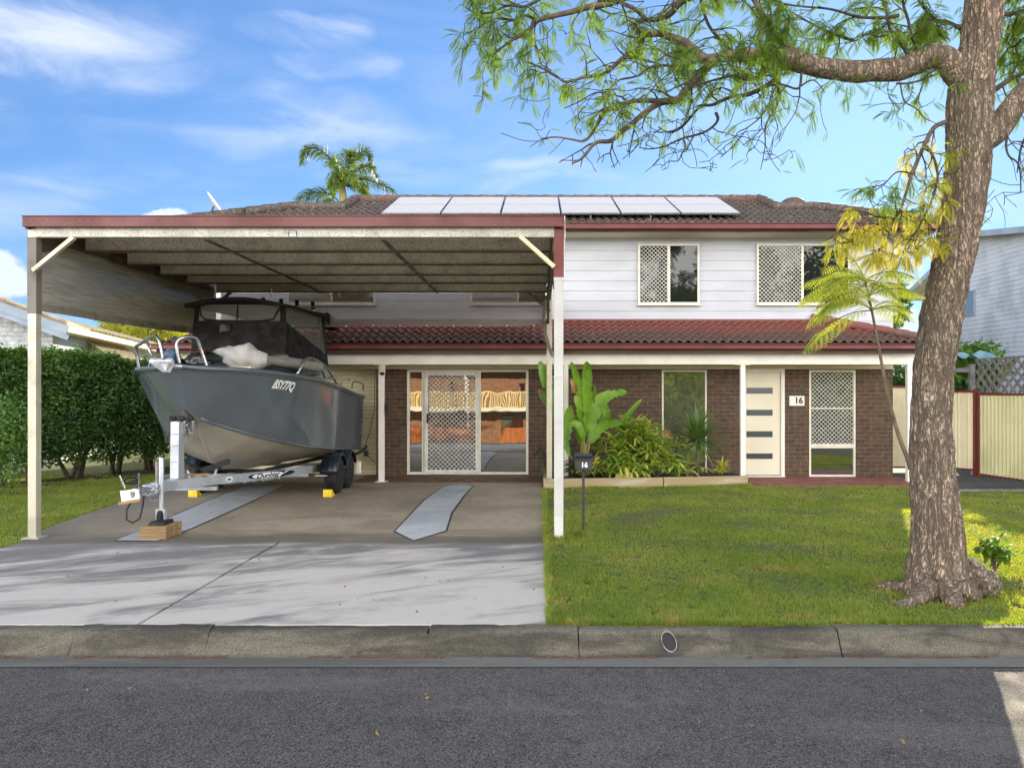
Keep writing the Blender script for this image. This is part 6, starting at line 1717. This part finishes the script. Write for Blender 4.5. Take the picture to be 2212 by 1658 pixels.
# ------------------------------------------------------------------ grass and litter
def grass(name, pts_fn, n, seed, m, hmin=.013, hmax=.036):
    rg = np.random.default_rng(seed); xy = pts_fn(rg, n); n = len(xy)
    nz_ = np.array([mnoise.noise(Vector((a*1.1, b_*1.1, 3.0))) for a, b_ in xy]); nz2 = np.array([mnoise.noise(Vector((a*6, b_*6, 9.0))) for a, b_ in xy])
    keep = (nz2 > -.52) & (rg.random(n) < 1.0); xy, nz_, nz2 = xy[keep], nz_[keep], nz2[keep]; n = len(xy)
    h = rg.uniform(hmin, hmax, n)*(1 + .4*nz_ + .2*nz2); a = rg.uniform(0, 2*np.pi, n); ln = rg.uniform(.2, 1.1, n)*h; w = rg.uniform(.0025, .0048, n)*(1+ (xy[:, 1]-6).clip(0, 9)*.12)
    b0 = np.column_stack([xy, np.full(n, -.022) + .012*nz_])
    dx_, dy_ = np.cos(a), np.sin(a); sx, sy = -dy_*w, dx_*w
    V = np.empty((n, 5, 3))
    V[:, 0] = b0 - np.column_stack([sx, sy, np.zeros(n)]); V[:, 1] = b0 + np.column_stack([sx, sy, np.zeros(n)])
    mid = b0 + np.column_stack([dx_*ln*.35, dy_*ln*.35, h*.65]); V[:, 2] = mid + np.column_stack([sx, sy, np.zeros(n)])*.8; V[:, 3] = mid - np.column_stack([sx, sy, np.zeros(n)])*.8
    V[:, 4] = b0 + np.column_stack([dx_*ln, dy_*ln, h])
    me = bpy.data.meshes.new(name); me.vertices.add(n*5); me.vertices.foreach_set('co', V.reshape(-1))
    idx = np.arange(n)[:, None]*5
    loops = np.concatenate([idx+np.array([[0, 1, 2, 3]]), idx+np.array([[3, 2, 4]])], axis=1).reshape(-1)
    me.loops.add(n*7); me.loops.foreach_set('vertex_index', loops.astype(np.int32))
    me.polygons.add(n*2); ls = (np.arange(n)[:, None]*7 + np.array([[0, 4]])).reshape(-1); me.polygons.foreach_set('loop_start', ls.astype(np.int32))
    me.materials.append(m); me.update(calc_edges=True); me.validate()
    o = bpy.data.objects.new(name, me); col.objects.link(o); return o
def right_pts(rg, n):
    u_ = rg.random(n)**1.7; y_ = 5.83 + u_*8.6; x_ = .062 + rg.random(n)*(y_*.66+1.0)
    y_ = np.where(x_ > 7.25, np.minimum(y_, 13.6), y_); k_ = x_ < 11; return np.column_stack([x_, y_])[k_]
tag(grass('grass', right_pts, 260000, 1, mat['grass']), 'short green lawn grass between the driveway and the street tree', 'grass', kind='stuff')
def edge_pts(rg, n):
    k_ = rg.integers(0, 8, n); t_ = rg.random(n); J = np.abs(rg.normal(0, .03, n))
    x_ = np.where(k_ < 3, .07 + J - .012, np.where(k_ < 6, .08 + t_*6.5, 0)); y_ = np.where(k_ < 3, 5.85 + t_*8.1, np.where(k_ < 6, 5.835 + J, 0))
    a = t_*2*np.pi; c_ = rg.integers(0, 3, n)
    px_ = np.choose(c_, [gx(2030, TD), gx(1260, LD), .235]); py_ = np.choose(c_, [TD-.05, LD+.04, PF]); r_ = np.choose(c_, [.46, .05, .09]) + J*1.5
    q = k_ == 6; x_ = np.where(q, px_ + r_*np.cos(a), x_); y_ = np.where(q, py_ + r_*np.sin(a), y_)
    q = k_ == 7; x_ = np.where(q, .15 + t_*3.8, x_); y_ = np.where(q, 13.94 + .14*t_*3.8 - J, y_)
    return np.column_stack([x_, y_])
tag(grass('grass', edge_pts, 9000, 4, mat['grass'], .035, .075), 'longer untrimmed grass along the lawn edges and around posts and trunk', 'grass', kind='stuff')
lx, ly = [p[0] for p in Ll], [p[1] for p in Ll]
def left_pts(rg, n):
    y_ = 7.5 + rg.random(n)**1.2*9; x_ = np.interp(y_, ly, lx) - .01 - rg.random(n)**1.1*3.6; return np.column_stack([x_, y_])
tag(grass('grass', left_pts, 70000, 2, mat['grass'], .015, .04), 'shaded strip of lawn grass below the hedge on the left', 'grass', kind='stuff')
rg = np.random.default_rng(5); b = MB()
n = 1700; xs_ = rg.uniform(-5, 5.4, n); nzl = np.array([mnoise.noise(Vector((x*1.3, 0, 0))) for x in xs_]); xs_ = xs_[nzl > -.12]
for x in xs_:
    y_ = 5.607 - abs(rg.normal(0, .018)); a = rg.normal(0, .5); L = rg.uniform(.012, .05); q = Vector((x, y_, -.158+rg.uniform(0, .006))); d = Vector((math.cos(a), math.sin(a)*.5, rg.normal(0, .1)))*L
    b.bar(q, q+d, .003, .0015)
tag(b.build('leaf_litter', M('litter_brown', C(128, 84, 58), C(92, 66, 48), .95, scale=30), fix=False, origin=(0, 5.6, -.16)), 'brown leaf litter gathered along the foot of the kerb', 'leaf litter', kind='stuff')

# scattered fallen leaves
b = MB(); rg = np.random.default_rng(77); P = []
for k_ in range(170):
    y_ = rg.uniform(4.1, 14); x_ = rg.uniform(-.62, .6)*y_
    if y_ < 5.3: z_ = -.15
    elif y_ < 5.85: continue
    else: z_ = .012 if x_ < .07 else .028
    P.append((x_, y_, z_))
cards(b, np.array(P), .035, .008, rg, -.02)
tag(b.build('fallen_leaves', mat['dead'], fix=False, origin=(0, 8, 0)), 'small dry leaves scattered over the driveway, lawn and road', 'fallen leaves', kind='stuff')
# hedge bed
b = MB(); b.grid(lambda u_, v_: (np.interp(u_, [0, .25, .5, .75, 1], [-12.4, -10.9, -9.7, -8.9, -7.5]) + .75*(v_-.5) , np.interp(u_, [0, .25, .5, .75, 1], [12.9, 14.0, 14.8, 16.5, 19.2]) - .7*(v_-.35), .0 + .03*mnoise.noise((u_*30, v_*4, 1))), 60, 6)
tag(b.build('hedge_bed', mat['soil'], origin=(-10, 15, 0)), None, None, kind='structure')
# ------------------------------------------------------------------ right boundary
def ribbed(mb, p0, p1, z0, z1, pitch=.09, amp=.02, sharp=False, dz=0.0):
    p0, p1 = Vector(p0), Vector(p1); L = (p1-p0).length; t_ = (p1-p0).normalized(); n_ = Vector((t_.y, -t_.x, 0))
    m = int(L/pitch*6) + 1; V = []
    for i in range(m+1):
        u_ = i/m; ph = (u_*L/pitch) % 1
        if sharp: off = amp*(1 if ph < .12 else (-1 if ph > .88 else 0)) * .6
        else: off = amp*math.sin(2*math.pi*ph)
        q = p0 + t_*(u_*L) + n_*off
        V += [(q.x, q.y, z0 + dz*u_), (q.x, q.y, z1)]
    mb.add(V, [(i*2, i*2+2, i*2+3, i*2+1) for i in range(m)])
def fence(name, lab, cat, p0, p1, z0, z1, m, pitch, amp, sharp, grp=None, posts=(True, True)):
    p0, p1 = Vector(p0), Vector(p1); t = thing(name, lab, cat, tuple((p0+p1)/2), grp); d = (p1-p0).normalized()
    b = MB(); ribbed(b, p0+d*.03, p1-d*.03, z0+.03, z1-.03, pitch, amp, sharp); o = b.build('panel', m, t)
    sd__ = o.modifiers.new('solid', 'SOLIDIFY'); sd__.thickness = .004
    b = MB(); b.bar(Vector((p0.x, p0.y, z1-.02)), Vector((p1.x, p1.y, z1-.02)), .05, .045); b.build('top_rail', mat['redpost'], t)
    b = MB(); b.bar(Vector((p0.x, p0.y, z0+.02)), Vector((p1.x, p1.y, z0+.02)), .04, .04); b.build('bottom_rail', mat['redpost'], t)
    for q, k_ in ((p0, posts[0]), (p1, posts[1])):
        if k_:
            b = MB(); b.box(q.x-.032, q.x+.032, q.y-.032, q.y+.032, 0, z1+.03); b.build('post', mat['redpost'], t, bevel=.004)
    return t
fence('fence_panel', 'cream metal fence panel between the house corner and the tree trunk', 'fence', (7.30, 17.0, 0), (8.55, 16.9, 0), .08, gz(833, 17), mat['creamfence'], .34, .02, True)
fence('fence_panel', 'cream metal gate panel framed in maroon right of the tree trunk', 'fence', (8.60, 16.85, 0), (9.05, 16.15, 0), .10, gz(843, 16.2), mat['creamfence'], .22, .02, True)
fence('fence_panel', 'pale green ribbed metal fence panel at the right edge', 'fence', (9.08, 16.05, 0), (9.27, 14.75, 0), .03, gz(849, 15.9), mat['ribfence'], .105, .022, False)
fence('fence_panel', 'pale ribbed metal fence panel running out of frame at right', 'fence', (9.28, 14.70, 0), (9.45, 12.3, 0), .03, 1.72, mat['ribfence'], .105, .022, False)
b = MB(); b.box(7.3, 13, 13.62, 13.74, -.1, .03); tag(b.build('edging', mat['lattice'], bevel=.004), 'dark low timber edging between the gravel and the lawn at right', 'garden edging')
# lattice screen above the fence
lt = thing('lattice_screen', 'weathered grey diagonal lattice above the right fence', 'lattice', (9.3, 15.3, 1.7))
A, B = Vector((9.16, 16.3, 0)), Vector((9.42, 14.2, 0)); L = (B-A).length; dd = (B-A).normalized(); nn_ = Vector((dd.y, -dd.x, 0)); Zl0, Zl1 = 1.72, 2.42
for sg in (1, -1):
    b = MB(); H_ = Zl1-Zl0; n = int((L+H_)/.23)
    for i in range(n+1):
        c_ = i*.23; a0, a1 = max(0, c_-H_), min(L, c_)
        if a1-a0 < .03: continue
        p, q = (a0, c_-a0), (a1, c_-a1)
        if sg < 0: p, q = (L-p[0], p[1]), (L-q[0], q[1])
        f = lambda w: A + dd*w[0] + nn_*(.012*sg) + Vector((0, 0, Zl0+w[1]))
        b.bar(f(p), f(q), .012, .058, up=tuple(nn_.cross(f(q)-f(p)).normalized()))
    b.build('slats', mat['lattice'], lt)
b = MB(); b.bar(A+Vector((0, 0, Zl1)), B+Vector((0, 0, Zl1)), .04, .035); b.build('cap_rail', mat['lattice'], lt)
b = MB(); b.box(9.05, 9.15, 16.32, 16.42, 0, 2.32); b.bar((8.3, 16.9, 2.2), (9.1, 16.36, 2.2), .05, .09); tag(b.build('pergola_frame', mat['lattice'], bevel=.004), 'weathered timber post and rail left of the lattice', 'pergola frame')
b = MB(); t0, t1 = px(2086, 774, 16.6), px(2158, 766, 16.3)
b.grid(lambda u_, v_: t0.lerp(t1, u_) + Vector((0, .7*v_, .10*v_ + .05*math.sin(u_*7) + .05*mnoise.noise((u_*4, v_*3, 0)) - .06*(1-v_)*u_)), 24, 8)
tag(b.build('tarp', mat['tarp'], smooth=True), 'faded blue tarp sagging over the timber frame by the lattice', 'tarp')
bush('shrub', 'leafy green shrub behind the blue tarp and lattice', 'shrub', (px(2100, 765, 17.6).x, 17.6, 2.35), (.75, .5, .55), 1300, .2, .05, mat['hedge2'], 41, stems=True)
bush('shrub', 'dark leafy shrub in the gap right of the tree trunk below the tarp', 'shrub', (px(2085, 815, 18.4).x, 18.4, 1.6), (.8, .5, .85), 2600, .12, .04, mat['hedge'], 42)
bush('shrub', 'dark shrub with yellow sunlit top seen under the verandah eave', 'shrub', (px(1953, 815, 19.0).x, 19.0, 1.75), (.62, .5, .75), 2800, .11, .035, mat['hedge'], 43)
bush('tree', 'light green tree peeping out behind the right edge of the upper wall', 'tree', (px(1936, 650, 17.4).x, 17.4, 3.75), (.26, .3, .65), 900, .13, .03, mat['hedge2'], 44)

# neighbouring house on the right: long gable wall of lapped siding
NX_ = 13.6
nb = thing('neighbour_house', 'pale weatherboard house standing behind the lattice at right', 'house', (NX_, 20, 0))
peakY, peakZ = NX_*F/(2122-CX), None
peakZ = gz(508, peakY)
sB = (peakZ - gz(650, NX_*F/(1970-CX)))/(NX_*F/(1970-CX)-peakY); sF = .15
wallB = NX_*F/(1990-CX)
def ztop(y): return peakZ - (y-peakY)*sB if y > peakY else peakZ - (peakY-y)*sF
b = MB(); bh_ = .135; z = .6
LO = 14.0
while z < peakZ:
    lo, hi = LO, wallB
    # board clipped under the rakes
    if z + bh_ > ztop(hi): hi = peakY + (peakZ - z - bh_)/sB
    if z + bh_ > ztop(lo): lo = peakY - (peakZ - z - bh_)/sF
    if hi > lo: b.add([(NX_-.016, lo, z), (NX_-.016, hi, z), (NX_-.003, hi, z+bh_-.002), (NX_-.003, lo, z+bh_-.002), (NX_, lo, z), (NX_, hi, z)], [(0,1,2,3), (0,4,5,1)])
    z += bh_
b.box(NX_+.001, NX_+.2, 14.0, wallB, .0, 4.1); b.prism([(NX_+.001, 14.0, 4.1), (NX_+.001, wallB, 4.1), (NX_+.001, wallB, ztop(wallB)-.04), (NX_+.001, peakY, peakZ-.02), (NX_+.001, 14.0, ztop(14.0)-.02)], (.2, 0, 0))
b.build('siding_wall', mat['siding'], nb)
b = MB(); b.box(NX_+.21, 20, wallB-.2, wallB, 0, 4.0); b.box(NX_+.21, 20, 14.0, 14.1, 0, 4.2); b.build('end_wall', mat['siding'], nb)
eB = NX_*F/(1966-CX) 
OX = NX_ - .42
b = MB()
for (ya, yb) in ((peakY, eB), (peakY, 13.5)):
    za, zb_ = ztop(ya)+.10, ztop(yb)+.10
    b.add([(OX, ya, za), (OX, yb, zb_), (21, yb, zb_), (21, ya, za), (OX, ya, za-.03), (OX, yb, zb_-.03), (21, yb, zb_-.03), (21, ya, za-.03)], [(0,1,2,3), (4,7,6,5), (0,4,5,1), (1,5,6,2)])
b.build('roof', mat['bluegrey'], nb)
b = MB()
for (ya, yb) in ((peakY, eB), (peakY, 13.5)):
    b.bar((OX-.012, ya, ztop(ya)+.02), (OX-.012, yb, ztop(yb)+.02), .025, .17)
b.build('barge_board', mat['bluegrey'], nb)
b = MB()
for (ya, yb) in ((peakY, eB-.02), (peakY, 13.5)):
    b.add([(OX, ya, ztop(ya)-.02), (OX, yb, ztop(yb)-.02), (NX_, yb, ztop(yb)-.02), (NX_, ya, ztop(ya)-.02)], [(0,1,2,3)])
b.build('soffit', mat['trim'], nb)
wy0, wy1 = NX_*F/(2106-CX), NX_*F/(2070-CX); wz0, wz1 = gz(678, wy0), gz(628, wy0)
b = MB(); b.box(NX_-.06, NX_-.018, wy0-.03, wy0, wz0-.03, wz1+.03); b.box(NX_-.06, NX_-.018, wy1, wy1+.03, wz0-.03, wz1+.03); b.box(NX_-.06, NX_-.018, wy0, wy1, wz0-.03, wz0); b.box(NX_-.06, NX_-.018, wy0, wy1, wz1, wz1+.03); f = b.build('window', mat['bluegrey'], nb)
b = MB(); b.box(NX_-.035, NX_-.02, wy0, wy1, wz0, wz1); b.build('pane', mat['frost'], f)

# ------------------------------------------------------------------ neighbouring house on the left
ND = 18.5
C0 = Vector((gx(114, ND), ND, 0)); e_ = Vector((-.242, .97, 0)).normalized(); f_ = Vector((-.97, -.242, 0)).normalized()
ln = thing('neighbour_house', 'white brick house with pale roof and window awning behind the hedge at left', 'house', tuple(C0))
ze = 3.42; tanp = .375
b = MB(); n0 = Vector((.242, -.97, 0))
def wall(mb, p, q, z0, zp, zq, th):
    mb.prism([Vector((p.x, p.y, z0)), Vector((q.x, q.y, z0)), Vector((q.x, q.y, zq)), Vector((p.x, p.y, zp))], th)
wall(b, C0, C0+f_*5, -.2, ze, ze+5*tanp, e_*.15); b.build('brick_wall', mat['wbrick'], ln)
b = MB(); wall(b, C0+e_*.155, C0+e_*12, -.2, ze-.1, ze-.1, f_*.15); b.build('side_wall', mat['clad'], ln)
sdn = Vector((.97, .242, 0)).normalized()     # outwards from the side wall
# roof: main pitch seen from the front gable, with the eave along the side
b = MB()
for k_ in range(16):
    u0, u1 = k_*.34, (k_+1)*.34
    for kk in range(2):
        pass
def rp_(s, u_, dz=0): return C0 + e_*s + f_*u_ + Vector((0, 0, ze + u_*tanp + dz))
b.add([rp_(-.5, -.45, .10), rp_(-.5, 6, .10), rp_(1.2, 6, .10), rp_(1.2, -.45, .10), rp_(-.5, -.45, .02), rp_(-.5, 6, .02), rp_(1.2, 6, .02), rp_(1.2, -.45, .02)], [(0,1,2,3), (4,7,6,5), (0,4,5,1), (0,3,7,4)])
for k_ in range(20):
    p, q = rp_(-.52, k_*.3-.45, .13), rp_(-.52, k_*.3-.12, .10+.02); b.bar(p, q, .16, .05)
rfl = b.build('roof', mat['ltroof'], ln)
b = MB(); n = 36
for k_ in range(n):                                   # low side roof in tiled courses
    s0_, s1_ = 1.0 + k_*.3, 1.0 + (k_+1)*.3
    b.add([rp_(s0_, -.45, .09), rp_(s1_, -.45, .06), rp_(s1_, .35, .02), rp_(s0_, .35, .05)], [(0,1,2,3)])
    b.bar(rp_(s0_, -.45, .09), rp_(s0_, .35, .06), .07, .05)
b.build('side_roof', mat['ltroof'], ln)
b = MB(); b.bar(rp_(-.5, -.47, -.04), rp_(12, -.47, -.04), .03, .14); b.build('gutter', mat['trim'], ln)
b = MB(); b.add([rp_(-.4, -.45, -.1), rp_(12, -.45, -.1), rp_(12, 0, -.26), rp_(-.4, 0, -.26)], [(0,1,2,3)]); b.build('soffit', mat['trim'], ln)
b = MB(); b.bar(rp_(-.52, -.48, -.07), rp_(-.52, 6, -.07), .03, .2); b.bar(rp_(-.50, -.48, -.24), rp_(-.50, 6, -.24), .03, .12); b.build('barge_board', mat['bluegrey'], ln)
# awning: sloping corrugated sheet and slatted cheek
aw = thing('window_awning', 'striped sloping metal awning with slatted side on the left neighbouring house', 'awning', tuple(C0 + e_*3.6 + sdn*.3 + Vector((0, 0, 2.2))))
b = MB(); m_ = 60
V = []
for i in range(m_+1):
    s = 2.6 + 3.6*i/m_; o = .02*(1 if i % 2 else -1)
    V += [C0 + e_*s + sdn*.02 + Vector((0, 0, 3.12+o)), C0 + e_*s + sdn*1.05 + Vector((0, 0, 2.30+o))]
b.add(V, [(i*2, i*2+2, i*2+3, i*2+1) for i in range(m_)]); b.build('sheet', mat['ltroof'], aw)
b = MB()
for k_ in range(6):
    w0 = .04 + k_*.17; b.prism([C0+e_*2.6+sdn*w0+Vector((0, 0, 2.15)), C0+e_*2.6+sdn*(w0+.1)+Vector((0, 0, 2.15)), C0+e_*2.6+sdn*(w0+.1)+Vector((0, 0, 3.1-.8*(w0+.1))), C0+e_*2.6+sdn*w0+Vector((0, 0, 3.1-.8*w0))], e_*.02)
b.build('slats', mat['ltroof'], aw)
b = MB(); b.bar(C0+e_*2.57+sdn*.0+Vector((0, 0, 3.12)), C0+e_*2.57+sdn*1.07+Vector((0, 0, 2.28)), .04, .05); b.build('edge_trim', mat['trim'], aw)
# yellow metal fence seen between the hedge stems
t = fence('fence_panel', 'yellow metal fence glimpsed behind the hedge stems and trailer', 'fence', (-9.6, 20.6, 0), (-6.75, 20.6, 0), .02, 1.75, M('yellow_fence_steel', C(214, 190, 92), C(196, 172, 80), .5, scale=2), .24, .02, True)
# sunlit palms and bamboo beyond
for i, (x, y, d, r_, s) in enumerate(((275, 700, 33, (1.2, 1, 1.3), 51), (330, 712, 31, (1.3, 1, 1.4), 52), (385, 722, 34, (1.3, 1, 1.5), 53), (430, 730, 36, (1.2, 1, 1.6), 54))):
    p = px(x, y, d)
    bush('bamboo_clump', ['sunlit yellow green bamboo clump, leftmost above the far roof', 'sunlit bamboo clump, second from left above the far roof', 'sunlit bamboo clump, third from left above the far roof', 'sunlit bamboo clump nearest the boat canopy'][i], 'bamboo', (p.x, d, p.z), r_, 2600, .34, .035, mat['jacasun'], s, 'bamboo clumps beyond the left house')

# ------------------------------------------------------------------ across the street: what the windows mirror
G0 = -1.5
oh = thing('opposite_house', 'low brick house with cream balustrade deck, seen mirrored in the sliding door', 'house', (0, -18, G0))
b = MB(); b.box(-9, 9, -20, -17.5, G0, .55); b.box(-9, 9, -20, -18.6, .55, 3.4); b.build('wall', M('opposite_brick', C(150, 110, 84), C(128, 96, 76), .9, scale=5), oh)
b = MB(); b.prism([(-10, -21, 3.3), (-10, -16.6, 3.3), (-10, -18.8, 4.9)], (20, 0, 0)); b.build('roof', mat['brownfascia'], oh)
b = MB(); b.box(-9, 9, -17.48, -15.6, .55, .75); b.build('deck', mat['white'], oh)
b = MB()
for i in range(140): x = -8.9 + i*.128; b.box(x, x+.06, -15.75, -15.7, .8, 1.65)
b.box(-9, 9, -15.77, -15.68, 1.652, 1.72); b.box(-9, 9, -15.77, -15.68, .752, .8); b.build('balustrade', mat['balus'], oh)
for x in (-9, -4.5, 0, 4.5, 8.85):
    b = MB(); b.box(x, x+.15, -15.8, -15.65, G0, 3.3); b.build('post', mat['white'], oh)
for x in (-6.5, -2.4, 2.6, 6.4):
    b = MB(); b.box(x, x+1.4, -17.49, -17.44, -.9, .3); b.build('window', mat['glass'], oh)
for i, (a, c_) in enumerate(((-8.5, -3.2), (-2.0, 1.6), (2.2, 8.0))):
    b = MB()
    n = int((c_-a)/.13)
    for k_ in range(n): b.box(a+k_*.13, a+k_*.13+.125, -9.04, -9.0, -1.05, -.18)
    tag(b.build('timber_fence', mat['orange']), ['sunlit orange timber fence across the street, left section', 'sunlit orange timber fence across the street, middle section mirrored in the sliding door', 'sunlit orange timber fence across the street, right section'][i], 'fence', 'orange fences across the street')
for i, (x, y, h, r_, s) in enumerate(((-14, -24, 9, 3.2, 61), (9.8, -22, 8.6, 2.2, 62), (19.5, -20, 11.2, 3.8, 63), (2.5, -30, 10, 3.4, 64), (9.0, -15.5, 3.4, 2.2, 65), (16.9, -12.5, 3.3, 2.5, 66), (14.5, -25, 13.0, 3.0, 67))):
    t = bush('garden_tree', ['broad tree at the left end across the street', 'leafy tree right of the opposite house', 'tallest tree across the street, farthest right', 'tall tree behind the opposite house', 'round bushy tree nearest the street on the opposite side', 'wide low bush at the right end across the street', 'slim tall tree left of the tallest tree across the street'][i], 'tree', (x, y, h-r_), (r_, r_, r_), 6500, .42, .12, mat['jaca'], s, 'trees across the street', stems=False)
    b = MB(); base = Vector(t.location); b.tube([(x, y, G0), (x+.1, y, (G0+h)/2), (x, y, h-r_*.6)], [.25, .18, .08], 10); b.build('trunk', mat['stem'], t, smooth=True)
